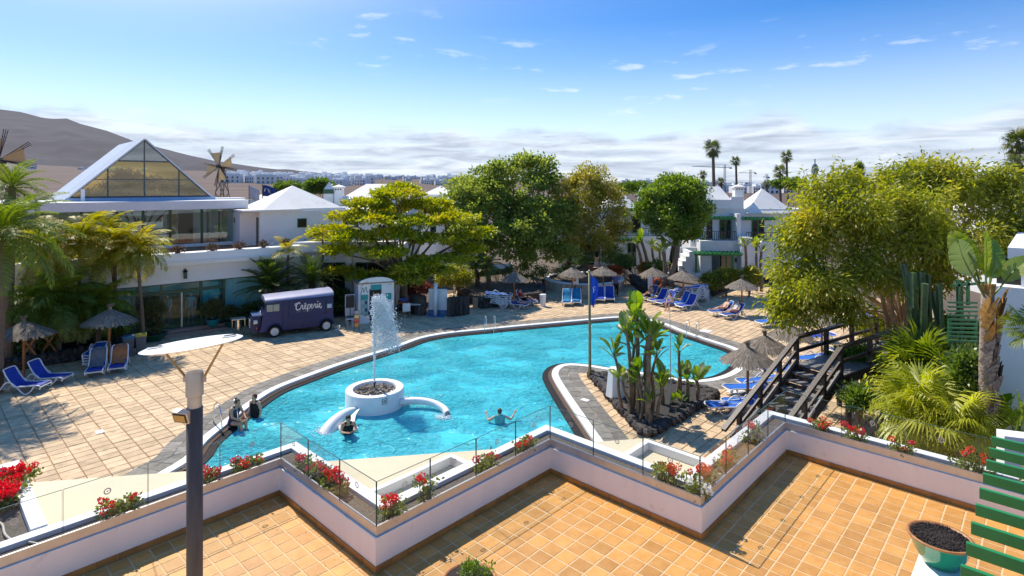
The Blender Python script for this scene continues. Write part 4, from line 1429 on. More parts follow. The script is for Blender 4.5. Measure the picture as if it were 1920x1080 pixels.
# spreading yellow tree in front of the white wing: leaves in layers
rows = [(742, 366, 50, 9, 0), (690, 384, 42, 9, -1), (800, 385, 50, 9, 1), (655, 405, 30, 8, -2), (850, 412, 48, 10, 0), (705, 412, 52, 9, -2), (778, 418, 46, 9, -1.5), (620, 435, 40, 8, -1),
        (885, 440, 36, 7, 0), (660, 446, 44, 9, -2.5), (738, 440, 40, 8, -2), (815, 450, 44, 9, -1), (880, 468, 30, 7, 0), (640, 470, 34, 7, -3), (720, 474, 44, 7, -3), (850, 488, 40, 8, -1), (795, 492, 36, 7, -2),
        (640, 511, 34, 6, -2), (688, 520, 38, 6, -2.5), (760, 524, 40, 7, -2.5), (812, 512, 34, 8, -2), (752, 355, 30, 7, 1), (610, 452, 26, 5, 0), (905, 434, 22, 5, 1), (820, 400, 36, 8, 2), (725, 395, 30, 7, 2), (765, 505, 24, 6, -3)]
tree('wide layered tree with bright yellow-green leaves in front of the white wing', Vector((-6.95, 37.0, .15)), rows, 38, 1000, 42, .17, .24, .12, L_almond, M_bark, .26, twigs=110, droop=.0, thick=.9, low=-.4, inner=.35, flat=.40, brk=0)
rows = [(955, 318, 42, 22, 1), (925, 345, 48, 36, 0), (995, 335, 48, 36, 0), (880, 385, 42, 38, -1), (945, 400, 64, 52, -2), (1020, 395, 60, 55, -1.5), (895, 445, 48, 36, -2), (960, 458, 62, 34, -3), (1035, 462, 46, 34, -2), (868, 350, 26, 18, 1), (1010, 310, 28, 14, 1), (862, 420, 26, 30, -1), (990, 430, 40, 40, -3.5)]
tree('tall dark green tree with dense round crown in the middle of the garden', G(985, 505, .6), rows, 47, 900, 38, .22, .27, .17, L_dark, M_barkd, .30, twigs=40, droop=.1, thick=.8)
rows = [(1078, 338, 44, 28, 0), (1115, 360, 42, 42, 0), (1140, 400, 36, 46, -.5), (1080, 390, 44, 52, -1), (1155, 435, 22, 26, 0), (1115, 440, 36, 30, -1), (1070, 440, 30, 36, -1.5)]
tree('broad tree with olive and brownish leaves just right of the tall dark tree', G(1068, 505, .6), rows, 48, 560, 36, .22, .22, .12, L_dry, M_barkd, .28, twigs=40, droop=.25)
rows = [(1240, 366, 38, 24, 0), (1288, 370, 38, 28, 0), (1264, 352, 42, 16, .5), (1304, 405, 28, 28, -.5), (1224, 402, 26, 28, -.5), (1262, 415, 40, 28, -1), (1290, 432, 30, 16, -.5)]
tree('fresh green tree with rounded crown in front of the white bungalows', G(1268, 530, .3), rows, 43, 800, 40, .19, .21, .13, L_bright, M_barkd, .17, twigs=50, droop=.15, multi=3)
rows = [(1650, 352, 80, 36, 1), (1560, 372, 66, 50, 0), (1745, 350, 66, 36, 1), (1830, 378, 62, 46, 0), (1905, 415, 46, 56, 0), (1500, 428, 54, 50, -.5), (1580, 448, 78, 56, -1.2), (1685, 440, 84, 60, -1.2), (1785, 452, 76, 52, -1),
        (1480, 505, 42, 44, -.5), (1535, 530, 66, 42, -1.5), (1640, 525, 66, 36, -1.8), (1730, 520, 50, 30, -1), (1510, 580, 50, 30, -1), (1590, 580, 46, 22, -1.2), (1860, 465, 60, 46, .5), (1462, 575, 28, 30, 0), (1705, 330, 30, 16, 1), (1905, 480, 40, 34, 1), (1600, 345, 30, 18, .5), (1870, 345, 46, 24, .5), (1795, 335, 46, 24, .5), (1640, 400, 60, 40, -1.5), (1740, 400, 60, 40, -1.5)]
tree('huge olive and yellow leaved tree beside the wooden stairs', G(1692, 712, .4), rows, 21.5, 2000, 36, .17, .19, .062, L_olive, M_barkp, .15, twigs=220, droop=.85, thick=.7, multi=6, inner=.12, flat=1.1, brk=9, fr=(.32, .56))
# extra visible pale limbs under the big tree
b = MB()
bt = G(1690, 700, .5)
for (u, v, r) in ((1625, 600, .09), (1655, 560, .12), (1700, 560, .10), (1745, 560, .11), (1720, 570, .09), (1675, 590, .08)):
    q = AT(u, v, 21.2)
    b.tube(catmull([bt, bt.lerp(q, .5) + Vector((.1 * (u - 1690) / 60, 0, -.1)), q, q + (q - bt) * .5], sub=4), [r * (1 - .5 * k / 12) for k in range(13)], 8)
b.build('limb', M_barkp, [o for o in bpy.data.objects if o.get('label', '').startswith('huge olive')][0], smooth=True)

# shrubs and hedges
def shrub(label, c, r, n, per, L, W, mat, cat='shrub', group=None, name='shrub', z0=None, spread=.1, droop=.1):
    t = thing(name, label, cat, (c[0], c[1], 0), group=group)
    zb_ = z0 if z0 is not None else .05
    lo = [((0, 0, c[2]), r), ((r[0] * .45, .1, c[2] - r[2] * .2), (r[0] * .6, r[1] * .7, r[2] * .7)), ((-r[0] * .45, -.1, c[2] - r[2] * .15), (r[0] * .62, r[1] * .7, r[2] * .75))]
    crown('leaves', lo, n, per, spread, L, W, mat, t, droop, low=-.8)
    b = MB()
    rg = random.Random(int(abs(c[0] * 100)))
    for k in range(5):
        b.tube([(rg.uniform(-.15, .15), rg.uniform(-.1, .1), zb_), (rg.uniform(-.5, .5) * r[0], rg.uniform(-.4, .4) * r[1], c[2])], [.03, .015], 5)
    b.build('stems', M_bark, t)
    return t
def shrub_px(label, u, v, Y, rx, ry, mat, n=120, per=30, L=.13, W=.07, **k):
    c = AT(u, v, Y)
    return shrub(label, (c.x, c.y, c.z), (rx * Y / FPX, rx * .8 * Y / FPX, ry * Y / FPX), n, per, L, W, mat, spread=.12, **k)
shrub_px('rounded yellow-green bush in front of the bungalow pergola', 1364, 522, 41.5, 26, 18, L_yshrub, 160)
shrub_px('small yellow-green bush left of the rounded bush', 1330, 528, 41, 14, 15, L_yshrub, 70)
shrub_px('yellow-green bush right of the rounded bush', 1405, 518, 41, 18, 17, L_yshrub, 90)
shrub_px('clipped yellow hedge above the dark stone wall', 852, 520, 40, 32, 18, L_yshrub, 160)
shrub_px('dark bush left of the path with the standing person', 1095, 475, 47, 16, 24, L_shrub, 110)
shrub_px('round dark green bush right of the path', 1147, 478, 47, 20, 18, L_shrub, 110)
shrub_px('low dark green bush beside round bush and path', 1170, 490, 46, 15, 12, L_shrub, 70)
shrub_px('orange flowering bush behind parasols', 1213, 503, 45, 14, 10, leafm('orange_leaves', [(.1, .12, .02), (.4, .16, .03), (.2, .18, .03)], .4), 60)
shrub_px('green bush at the foot of the fresh green tree', 1234, 500, 44, 18, 12, L_shrub, 70)
shrub_px('reddish bush behind the shower wall', 785, 540, 38.5, 22, 10, L_red, 90)
shrub_px('low green bush in the round stone planter', 1060, 508, 44, 18, 7, L_shrub, 60)
shrub_px('red and orange flowering plant in the round stone planter', 1152, 508, 44.5, 12, 7, leafm('red_flowers_leaves', [(.08, .1, .02), (.4, .06, .02), (.5, .18, .02)], .4), 60)
shrub_px('dark hedge plants behind the stacked loungers', 985, 510, 44, 40, 14, L_shrub, 110)
shrub_px('leafy undergrowth below the big olive tree', 1610, 680, 20, 42, 26, L_bright, 200, L=.12, W=.07)
shrub_px('light green shrub beside the cactus', 1790, 640, 19, 40, 42, L_bright, 220, L=.12, W=.07)
shrub_px('yellow-green shrub on the left of the wooden stairs foot garden', 1660, 620, 24, 40, 26, L_yshrub, 160)
shrub_px('thorny low shrub below the bridge', 1612, 745, 17.0, 24, 16, L_shrub, 80)
shrub_px('dark ground bush behind the van', 480, 590, 33.2, 30, 22, L_shrub, 120)
shrub_px('dark bush behind the kiosk', 640, 580, 36, 30, 40, L_shrub, 160)
shrub_px('dark planting behind the left parasol', 60, 620, 26.5, 70, 40, L_shrub, 260)
shrub_px('dark planting in front of the shop wall', 185, 600, 28, 55, 36, L_shrub, 220)
shrub_px('pale shrub growing against the side building', 1815, 700, 14.6, 22, 40, L_shrub, 60)
for k, (u, v, Y, rx, ry) in enumerate(((540, 352, 74, 30, 10), (1195, 352, 62, 34, 8), (1480, 345, 70, 30, 8), (600, 350, 60, 26, 12))):
    shrub_px('dark tree tops far behind the roofs, %s from the left' % ('first third fourth second'.split()[k]), u, v, Y, rx, ry, L_shrub, 110, L=.3, W=.16, cat='tree', name='far_tree')

# ------------------------------------------------------------------ palms
L_palm = leafm('palm_leaves', [(.08, .13, .016), (.17, .24, .025), (.30, .35, .05)], .5, gloss=.04)
L_areca = leafm('yellow_palm_leaves', [(.13, .16, .010), (.28, .29, .016), (.46, .40, .03), (.52, .32, .04)], .5, gloss=.05)
L_cycad = leafm('cycad_leaves', [(.03, .06, .012), (.08, .13, .02), (.20, .25, .04)], .4, gloss=.06)
L_fan = leafm('fan_palm_leaves', [(.22, .27, .02), (.42, .45, .04), (.60, .58, .10)], .5, gloss=.04)
L_wash = leafm('tall_palm_leaves', [(.05, .07, .014), (.10, .13, .025), (.18, .18, .04)], .4)
M_ptrunk = pm('palm_trunk', (.17, .12, .085), .9, var=.4, scale=14, bump=1.0, bscale=20, stretch=(1, 1, 3))
M_stalk = pm('palm_stalk', (.20, .20, .04), .6)
def frond_mesh(length, droop, nl, lw, ll, mat, vee=.5, curl=.6, seed=0, stalk=.12):
    """one feather leaf: a curved rib with leaflets on both sides, growing along +X"""
    rg = np.random.default_rng(seed)
    ts = np.linspace(0, 1, 14)
    pts = [Vector((length * (t - droop * .25 * t ** 2), 0, length * (.35 * t - droop * t ** 2.1))) for t in ts]
    V = []
    rib = []
    for k in range(nl):
        t = stalk + (1 - stalk) * k / (nl - 1)
        f = t * 13; i = min(12, int(f)); p = pts[i].lerp(pts[i + 1], f - i)
        d = (pts[i + 1] - pts[i]).normalized()
        up = Vector((0, 1, 0)).cross(d) * -1
        l = ll * length * (math.sin(math.pi * min(1, (t * .92 + .08))) ** .6) * (.85 + .3 * rg.random())
        for s in (-1, 1):
            e = (Vector((0, s, 0)) * .85 + d * .55 + up * vee * .5 + Vector((0, 0, -curl * .25)) + Vector(rg.normal(size=3) * .07)).normalized()
            m = p + e * l * .5 + Vector((0, 0, .02))
            q = p + e * l + Vector((0, 0, -curl * l * .45))
            w = d * (lw * .5)
            V += [p - w * .6, m - w, q, m + w]
    V = np.array([tuple(v) for v in V])
    me = quad_mesh('frond', V, mat)
    b = MB().tube(pts, [max(.006, .022 * length / 2 * (1 - t * .9)) for t in ts], 5)
    bm = bmesh.new(); bm.from_mesh(me)
    m2 = b.mesh('rib', mat); bm.from_mesh(m2); bm.to_mesh(me); bm.free()
    return me
def palm(label, base, top, r0, fr, n, lo, hi, trunk_mat=M_ptrunk, cat='palm', group=None, name='palm_tree', seed=1, scale=(.85, 1.15), boots=0, bend=(0, 0), az=(0, 2 * math.pi)):
    rg = random.Random(seed)
    base, top = Vector(base), Vector(top)
    t = thing(name, label, cat, base, group=group)
    tp = top - base
    if tp.length > .3:
        pts = catmull([(0, 0, 0), (tp.x * .3 + bend[0], tp.y * .3 + bend[1], tp.z * .35), (tp.x * .8 + bend[0], tp.y * .8 + bend[1], tp.z * .75), tp], sub=5)
        b = MB().tube(pts, [r0 * (1.25 - .35 * k / (len(pts) - 1)) + .06 * r0 * (k % 2) for k in range(len(pts))], 10)
        b.build('trunk', trunk_mat, t)
    for k in range(n):
        a = az[0] + (az[1] - az[0]) * (k * .381966 % 1)
        f = (k + .5) / n
        o = link('frond', fr[rg.randrange(len(fr))], t, tuple(tp))
        el = hi + (lo - hi) * f + rg.uniform(-.12, .12)
        o.rotation_euler = (rg.uniform(-.25, .25), -el, a + rg.uniform(-.15, .15))
        o.scale = (rg.uniform(*scale),) * 3
    return t
F_phx = [frond_mesh(2.6, .55, 60, .045, .20, L_palm, seed=k, curl=.5) for k in range(3)]
F_are = [frond_mesh(1.7, .62, 34, .05, .30, L_areca, seed=k + 10, curl=.7) for k in range(3)]
F_cyc = [frond_mesh(1.5, .35, 44, .030, .16, L_cycad, seed=k + 20, curl=.3) for k in range(3)]
F_coc = [frond_mesh(1.9, .55, 40, .05, .26, L_palm, seed=k + 30, curl=.8) for k in range(3)]
RR = math.radians
palm('big feather palm at the left picture edge', Vector((-19.75, 22.0, .1)), AT(2, 440, 22.0), .2, F_phx, 36, RR(-45), RR(62), seed=4, scale=(.95, 1.25))
palm('feather palm with fronds reaching in above the windmill foot', Vector((-21.9, 25, .1)), AT(22, 352, 25), .16, F_phx, 22, RR(-35), RR(60), seed=9, scale=(.6, .8))
for k, (u, v, Y, n, s, lab) in enumerate(((85, 468, 26.5, 16, 1.0, 'yellowish feather palm with bare stem left of the drooping palms'), (150, 455, 27.5, 18, 1.05, 'bright yellow feather palm in front of the pavilion glass'),
        (215, 470, 28, 18, 1.05, 'yellow-green drooping palm beside shop parapet'), (258, 470, 28.2, 16, .95, 'drooping palm with orange frond tips left of shop entrance'), (205, 430, 28.6, 10, .7, 'slender palm top with upright orange tinged frond'))):
    c = AT(u, v, Y)
    palm(lab, (c.x - .3 + .2 * k, c.y, .3), c, .07, F_are, n + 12, RR(-55), RR(72), seed=20 + k, scale=(.9 * s, 1.3 * s), group='yellowish palms by the shop')
for k, (u, v, Y, s, lab) in enumerate(((60, 570, 25.5, .9, 'low green palm left behind the parasols'), (110, 560, 26.2, 1.15, 'grey-green palm with hanging fronds between the two left parasols'), (185, 570, 27.2, 1.0, 'low green palm right behind the left parasols'))):
    c = AT(u, v, Y)
    palm(lab, (c.x, c.y, .3), c, .1, F_coc, 28, RR(-60), RR(65), seed=40 + k, scale=(.9 * s, 1.2 * s), group='low palms behind the left parasols')
c = AT(508, 540, 33.4); palm('large dark cycad above the van cab', (c.x, c.y, .2), c, .22, F_cyc, 54, RR(-25), RR(75), name='cycad', cat='cycad', seed=51, scale=(1.25, 1.6))
c = AT(585, 530, 34.2); palm('dark cycad above the rear of the van', (c.x, c.y, .2), c, .2, F_cyc, 46, RR(-25), RR(75), name='cycad', cat='cycad', seed=52, scale=(1.1, 1.4))
c = AT(540, 478, 34.2); palm('small yellow palm standing above the cycads', (c.x, c.y, .2), c, .08, F_are, 10, RR(-10), RR(70), seed=53, scale=(.8, 1.1))
c = AT(605, 440, 35.5); palm('thin young palm in front of the white block', (c.x, c.y, .2), c, .06, F_are, 6, RR(0), RR(70), seed=54, scale=(.5, .7))
for k, (u, v, Y, s, lab) in enumerate(((857, 505, 42, .95, 'dark palm left of two more above the stone wall'), (893, 495, 43, 1.05, 'dark palm in the middle above the stone wall'), (915, 497, 42.5, 1.0, 'dark palm right above the stone wall'))):
    c = AT(u, v, Y); palm(lab, (c.x + .1, c.y, .4), c, .15, F_coc, 18, RR(-50), RR(65), seed=60 + k, scale=(.7 * s, 1.0 * s), group='dark palms above the stone wall')
# fan palms
def fan_mesh(R, seg, mat, spread=1.15, droop=.25, seed=0, stalk=.9):
    rg = np.random.default_rng(seed)
    V = []
    c = Vector((stalk, 0, 0))
    for k in range(seg):
        a = -spread * math.pi * .75 + spread * math.pi * 1.5 * k / (seg - 1)
        d = Vector((math.cos(a), math.sin(a), .18 * math.cos(a * 2) - .05))
        s = Vector((-math.sin(a), math.cos(a), 0))
        l = R * (.85 + .2 * rg.random()) * (1 - .18 * abs(a) / 2)
        w = R * spread * 2.6 / seg * .5
        f = (k % 2 - .5) * .05 * R
        m = c + d * l * .55 + Vector((0, 0, f))
        tip = c + d * l + Vector((0, 0, -droop * l * (.6 + .8 * rg.random())))
        V += [c, m - s * w, tip, m + s * w]
        if droop > .3:
            V += [tip, tip + d * .02 + s * .02, tip + Vector((0, 0, -.18 * R)), tip + d * .02 - s * .02]
    me = quad_mesh('fan_leaf', np.array([tuple(v) for v in V]), mat)
    bm = bmesh.new(); bm.from_mesh(me)
    bm.from_mesh(MB().tube([(0, 0, 0), (stalk * .5, 0, .05 * stalk), c], [.016, .013, .01], 5).mesh('st', mat)); bm.to_mesh(me); bm.free()
    return me
Fn_big = [fan_mesh(.85, 40, L_fan, seed=k, droop=.38, stalk=.75) for k in range(4)]
Fn_dk = [fan_mesh(.85, 36, leafm('green_fan_leaves', [(.09, .14, .014), (.18, .24, .03), (.30, .35, .05)], .45, gloss=.04), seed=k + 5, droop=.2, stalk=.75) for k in range(3)]
Fn_w = [fan_mesh(.62, 18, L_wash, seed=k + 9, droop=.35, stalk=.7) for k in range(3)]
def fanpalm(label, base, top, r0, fr, n, lo, hi, sc=(.85, 1.15), seed=1, group=None, dead=0):
    t = palm(label, base, top, r0, fr, n, lo, hi, seed=seed, scale=sc, group=group, name='fan_palm')
    return t
c = AT(1730, 770, 15.0); fanpalm('big yellow-green fan palm with folded leaves beside the terrace glass', (c.x, c.y, .05), c, .16, Fn_big, 34, RR(-60), RR(80), (.78, 1.05), 3)
c = AT(1800, 790, 14.2); fanpalm('lower yellow fan palm next to the tall palm trunk', (c.x, c.y, .05), c, .14, Fn_big, 20, RR(-50), RR(75), (.6, .85), 4)
c = AT(1725, 690, 17.5); fanpalm('green fan palm behind the big yellow-green one', (c.x, c.y, .05), c, .16, Fn_dk, 30, RR(-30), RR(80), (.8, 1.05), 5)
c = AT(1795, 710, 16.6); fanpalm('dark green low fan palm left of the tall palm trunk', (c.x, c.y, .05), c, .14, Fn_dk, 22, RR(-40), RR(70), (.75, 1.05), 6)
c = AT(1935, 615, 12.5); fanpalm('dark spiky fan palm cut by the right picture edge', (c.x, c.y, .05), c, .12, Fn_dk, 14, RR(-40), RR(60), (.42, .55), 7)
# tall slender palms far behind the roofs
for k, (u, v, Y, R, lab) in enumerate(((1337, 279, 80, 24, 'tallest slender palm above the bungalow roofs'), (1380, 302, 95, 14, 'slender palm right of the tallest palm'), (1318, 328, 115, 11, 'short far palm left of the tallest palm'),
        (1352, 341, 115, 11, 'low far palm just right of the tallest palm'), (1462, 322, 85, 19, 'slender palm in the pair right of the white chimney, lower one'), (1475, 294, 95, 16, 'slender palm in the pair right of the white chimney, upper one'), (1438, 345, 105, 11, 'low far palm left of the palm pair'))):
    c = AT(u, v, Y); s = R * Y / FPX / 1.35
    palm(lab, (c.x + .3, c.y, -.03), c, .17 if k != 0 else .2, Fn_w, 20, RR(-65), RR(80), seed=80 + k, scale=(.75 * s, 1.1 * s), group='slender palms far behind the roofs', name='fan_palm')
c = AT(1908, 268, 45); palm('tall palm at the far right, upper crown', (c.x, c.y, 0), c, .2, Fn_w, 26, RR(-60), RR(80), seed=95, scale=(.9, 1.15), name='fan_palm')
c = AT(1912, 306, 43); palm('palm at the far right with a lower shaggy crown', (c.x, c.y, 0), c, .2, Fn_w, 26, RR(-75), RR(60), seed=96, scale=(.8, 1.05), name='fan_palm')
c = AT(1865, 352, 42); palm('stubby dark palm beside the white pyramid roof at far right', (c.x, c.y, 0), c, .2, F_cyc, 14, RR(0), RR(70), seed=97, scale=(.6, .8))
# cypress tops
for k, (u, v, Y, h, lab) in enumerate(((1608, 322, 60, 34, 'dark leaning cypress top behind the olive tree'), (1597, 335, 62, 18, 'small dark cypress beside the leaning one'))):
    c = AT(u, v, Y)
    t = thing('cypress', lab, 'tree', (c.x, c.y, 0))
    hh = h * Y / FPX
    crown('crown', [((.12 * (1 - k), 0, c.z - hh * .2), (.32, .32, hh * .75))], 90, 40, .12, .16, .05, L_dark, t, droop=-.8)
    MB().tube([(0, 0, 0), (0, 0, c.z)], [.18, .06], 8).build('trunk', M_barkd, t)

# ------------------------------------------------------------------ bird-of-paradise plants with paddle leaves
L_pad = leafm('paddle_leaves', [(.07, .14, .014), (.14, .24, .02), (.25, .34, .04), (.42, .38, .07)], .5, gloss=.06, rough=.35)
L_padp = leafm('pale_paddle_leaves', [(.10, .16, .05), (.2, .26, .09), (.32, .30, .11)], .45, gloss=.1)
def paddle_mesh(length, width, mat, droop=.2, fold=.25, tears=0, seed=0, stalk=.5):
    rg = random.Random(seed)
    n = 12
    vs, fs = [], []
    b = MB()
    mid = []
    for i in range(n + 1):
        t = i / n
        x = stalk + length * t * (1 - .25 * droop * t)
        z = .12 * length * t - droop * length * t * t
        mid.append(Vector((x, 0, z)))
    for i in range(n):
        def half(i_): 
            t = i_ / n
            return width * .5 * (math.sin(math.pi * min(.985, t * .86 + .12)) ** .65)
        for s in (-1, 1):
            w0, w1 = half(i), half(i + 1)
            gap = .85 if (tears and rg.random() < tears) else 1.0
            zz = fold * .6
            jit = rg.uniform(-.02, .02)
            a, d = mid[i], mid[i + 1]
            p = [a, d, d + Vector((.02 + .10 * length * (1 if tears else .2), s * w1 * gap, zz * w1 + jit)), a + Vector((.02 + .10 * length * (1 if tears else .2), s * w0, zz * w0))]
            b.add(p, [(0, 1, 2, 3) if s > 0 else (3, 2, 1, 0)])
    b.tube([(0, 0, -.02)] + [tuple(m) for m in mid[::3]], [.026, .022, .018, .012, .006][:1 + len(mid[::3])] + [.004] * max(0, len(mid[::3]) - 4), 5)
    me = b.mesh('leaf', mat)
    bm = bmesh.new(); bm.from_mesh(me); bmesh.ops.remove_doubles(bm, verts=bm.verts, dist=1e-4); bm.to_mesh(me); bm.free()
    return me
PD = [paddle_mesh(.72, .40, L_pad, .18, .22, 0, k, .22) for k in range(2)] + [paddle_mesh(.78, .44, L_pad, .42, .2, .35, k + 4, .28) for k in range(2)] + [paddle_mesh(.7, .38, L_padp, .38, .22, .45, 9, .2)]
M_strunk = pm('banana_stem', (.20, .14, .085), .9, var=.4, scale=12, bump=1.0, bscale=16, stretch=(1, 1, .4))
def strel_stem(t, x, y, h, r, n, s, lean=(0, 0), seed=1, lv=PD, spread=(RR(35), RR(85))):
    rg = random.Random(seed)
    top = Vector((x + lean[0], y + lean[1], h))
    if h > .15:
        pts = catmull([(x, y, -.05), (x + lean[0] * .2 + rg.uniform(-.07, .07), y + lean[1] * .4, h * .33), (x + lean[0] * .55 + rg.uniform(-.07, .07), y + lean[1] * .6, h * .68), top], sub=5)
        MB().tube(pts, [r * (1.15 - .4 * k / (len(pts) - 1)) + .16 * r * rg.random() for k in range(len(pts))], 9).build('stem', M_strunk, t)
    a0_ = rg.uniform(0, 6.28)
    for k in range(n):
        o = link('leaf', lv[rg.randrange(len(lv))], t, tuple(top - Vector((0, 0, .03 * k))))
        o.rotation_euler = (rg.uniform(-.6, .6), -(spread[1] + (spread[0] - spread[1]) * k / max(1, n - 1) + rg.uniform(-.12, .12)), a0_ + (k % 2) * math.pi + rg.uniform(-.6, .6))
        o.scale = (s * rg.uniform(.8, 1.15),) * 3
def strel(label, u, v, z0, stems, name='bird_of_paradise', group=None):
    c = G(u, v, z0)
    t = thing(name, label, 'plant', c, group=group)
    for k, st in enumerate(stems):
        strel_stem(t, *st, seed=int(u) + k)
    return t
ig = 'plants in the triangular lava bed'
strel('tallest bird-of-paradise clump with several bare stems in the triangular bed', 1205, 770, .25, [(-.40, .0, 2.75, .065, 8, .80, (-.15, 0)), (-.12, .1, 3.15, .075, 9, .9, (-.05, 0)), (.05, -.1, 2.55, .065, 7, .78, (.12, 0)), (-.66, .25, 1.9, .05, 7, .72, (-.28, 0)), (-.5, -.2, 1.15, .05, 7, .6, (-.22, 0)), (.2, .2, 1.9, .06, 6, .7, (.1, 0)), (-.2, -.35, 1.5, .06, 6, .6, (-.1, 0)), (-.3, .2, 2.2, .055, 6, .8, (.05, 0)), (.0, .0, .9, .05, 5, .6, (-.1, -.1))], group=ig)
strel('second tall bird-of-paradise clump right behind the tallest one', 1213, 786, .25, [(.02, .0, 2.75, .075, 9, .78, (.08, 0)), (-.16, .15, 1.4, .05, 7, .65, (-.1, 0)), (.32, -.1, 1.3, .05, 6, .6, (.15, 0)), (.05, -.25, .7, .06, 5, .5), (.15, .1, 2.1, .055, 6, .65, (.2, 0))], group=ig)
strel('single short bird-of-paradise with yellow-orange leaves right of the tall clumps', 1241, 756, .25, [(0, 0, .55, .08, 8, .75)], group=ig)
strel('thin bird-of-paradise with one high tuft beside white pole', 1273, 748, .25, [(0, .0, 1.75, .055, 5, .62), (.02, -.05, .8, .07, 4, .5)], group=ig)
strel('low bird-of-paradise pair at the right corner of the triangular bed', 1289, 752, .25, [(0, 0, .75, .06, 6, .7), (.35, .1, .7, .06, 6, .7), (-.25, -.1, .1, .04, 4, .4)], group=ig)
strel('tiny sprouting plant by the white pole foot', 1262, 752, .25, [(0, 0, .05, .03, 6, .35)], group=ig)
strel('young bird-of-paradise group left of bungalow stairs, behind parasols', 1205, 515, .3, [(0, 0, 2.6, .13, 6, 1.0, (-.5, .1)), (.6, .1, 2.9, .14, 6, 1.0, (-.7, 0)), (1.1, 0, 2.4, .12, 5, .9, (-.3, 0)), (1.5, .2, 2.0, .1, 5, .9)])
strel('pale banana plant with thick stem in front of the fresh green tree', 1258, 545, .3, [(0, 0, 3.3, .2, 8, 1.35, (.5, 0)), (-.3, .2, 2.8, .15, 5, 1.1, (-.2, 0))])
strel('three bare stemmed plants with leaf tufts left of the olive tree', 1400, 545, .2, [(0, 0, 3.3, .11, 6, .9, (-.1, 0)), (.75, .1, 3.2, .10, 6, .85), (1.05, -.1, 2.9, .10, 6, .8), (2.6, .2, 3.4, .10, 6, .9)])
# tall fan-leaved traveller palm on the right
M_boot = pm('leaf_base_fibre', (.32, .24, .185), .95, var=.45, scale=16, bump=1.0, bscale=26)
M_booto = pm('orange_leaf_base', (.48, .24, .05), .8, var=.4, scale=12)
TP = Vector((11.55, 14.0, 0))
t = thing('traveller_palm', 'tall palm with plaited fibrous trunk and a few big paddle leaves at right', 'palm', TP)
zt_ = 5.35
MB().tube(catmull([(.05, 0, 0), (.02, 0, 1.5), (0, 0, 3.2), (0, 0, zt_)], sub=6), [.22, .21, .20, .20, .19, .19, .19, .19, .18, .18, .18, .18, .17, .17, .16, .15, .14, .13, .12], 12).build('trunk', M_boot, t, smooth=True)
rg = random.Random(8)
bm_ = []
for q in range(3):
    b = MB()
    w, l = .15, .62
    b.add([(0, -w, 0), (0, w, 0), (.05, w * .75, l * .5), (.05, -w * .75, l * .5), (.10, w * .12, l), (.10, -w * .12, l)], [(0, 1, 2, 3), (3, 2, 4, 5)])
    b.add([(-.03, -w, 0), (-.03, w, 0), (.02, w * .75, l * .5), (.02, -w * .75, l * .5), (.085, w * .12, l), (.085, -w * .12, l)], [(3, 2, 1, 0), (5, 4, 2, 3)])
    bm_.append(b)
bmd = [b.mesh('leaf_base', M_boot) for b in bm_]; bmo = [b.mesh('leaf_base', M_booto) for b in bm_]
for k in range(58):
    z = 1.1 + 4.15 * k / 57
    side = k % 2
    a = (-math.pi / 2 + (1 if side else -1) * rg.uniform(.25, 1.3))
    o = link('leaf_base', (bmo if z > 4.45 else bmd)[k % 3], t, (.20 * math.cos(a), .20 * math.sin(a), z - .35))
    o.rotation_euler = (Matrix.Rotation(a, 3, 'Z') @ Matrix.Rotation((.45 if side else -.45) + rg.uniform(-.08, .08), 3, 'X')).to_euler()
    o.scale = (.6, .8, .72)
    if z > 4.45: o.scale = (.8, .55, 1.25)
BP = [paddle_mesh(1.0, .62, L_pad, .10, .12, 0, 1, .75), paddle_mesh(1.05, .60, L_padp, .28, .12, .5, 2, .75), paddle_mesh(.95, .56, L_pad, .30, .15, .3, 3, .7)]
for k, (az_, el, roll, m, s) in enumerate(((2.7, 68, .9, 0, 1.05), (3.3, 58, 1.25, 1, 1.0), (1.2, 84, 1.5, 0, 1.0), (.4, 74, 1.3, 2, .95), (-.1, 52, .6, 2, .9), (2.95, 72, -.6, 2, 1.05), (.7, 60, .5, 0, .85))):
    o = link('leaf', BP[m], t, (0, 0, zt_ - .2))
    o.rotation_mode = 'XYZ'
    o.rotation_euler = (roll, -RR(el), az_); o.scale = (s,) * 3
for k in range(8):
    MB().tube([(0, 0, 4.4), (.10 * math.cos(k) , .06 * math.sin(k) - .05, 5.0), ((k - 3.5) * .05, -.03, 5.6)], [.035, .03, .02], 6).build('leaf_stalk', M_booto, t)
strel('pale banana leaves hanging in front of the low white planter', 1865, 870, 1.0, [(0, 0, .7, .07, 5, 1.1), (.75, .2, .6, .07, 6, 1.3)])
strel('small banana plant behind tall palm trunk', 1826, 720, .8, [(0, 0, .6, .07, 6, 1.0)])
# leafy bare-stemmed plant against the side wall
c = G(1896, 800, 1.2)
t = thing('wall_plant', 'bare stemmed plant with tufted leaves against the grey side wall', 'plant', c)
for k, (dx_, h) in enumerate(((-.25, 1.5), (.05, 1.9), (.3, 1.4), (.55, 1.7))):
    MB().tube(catmull([(.1, 0, -.2), (dx_ * .6, 0, h * .5), (dx_, 0, h)], sub=4), .02, 6).build('stem', M_barkd, t)
    crown('leaves', [((dx_, 0, h), (.22, .2, .16)), ((dx_ + .1, 0, h - .45), (.16, .15, .1))], 26, 12, .07, .17, .08, L_shrub, t)
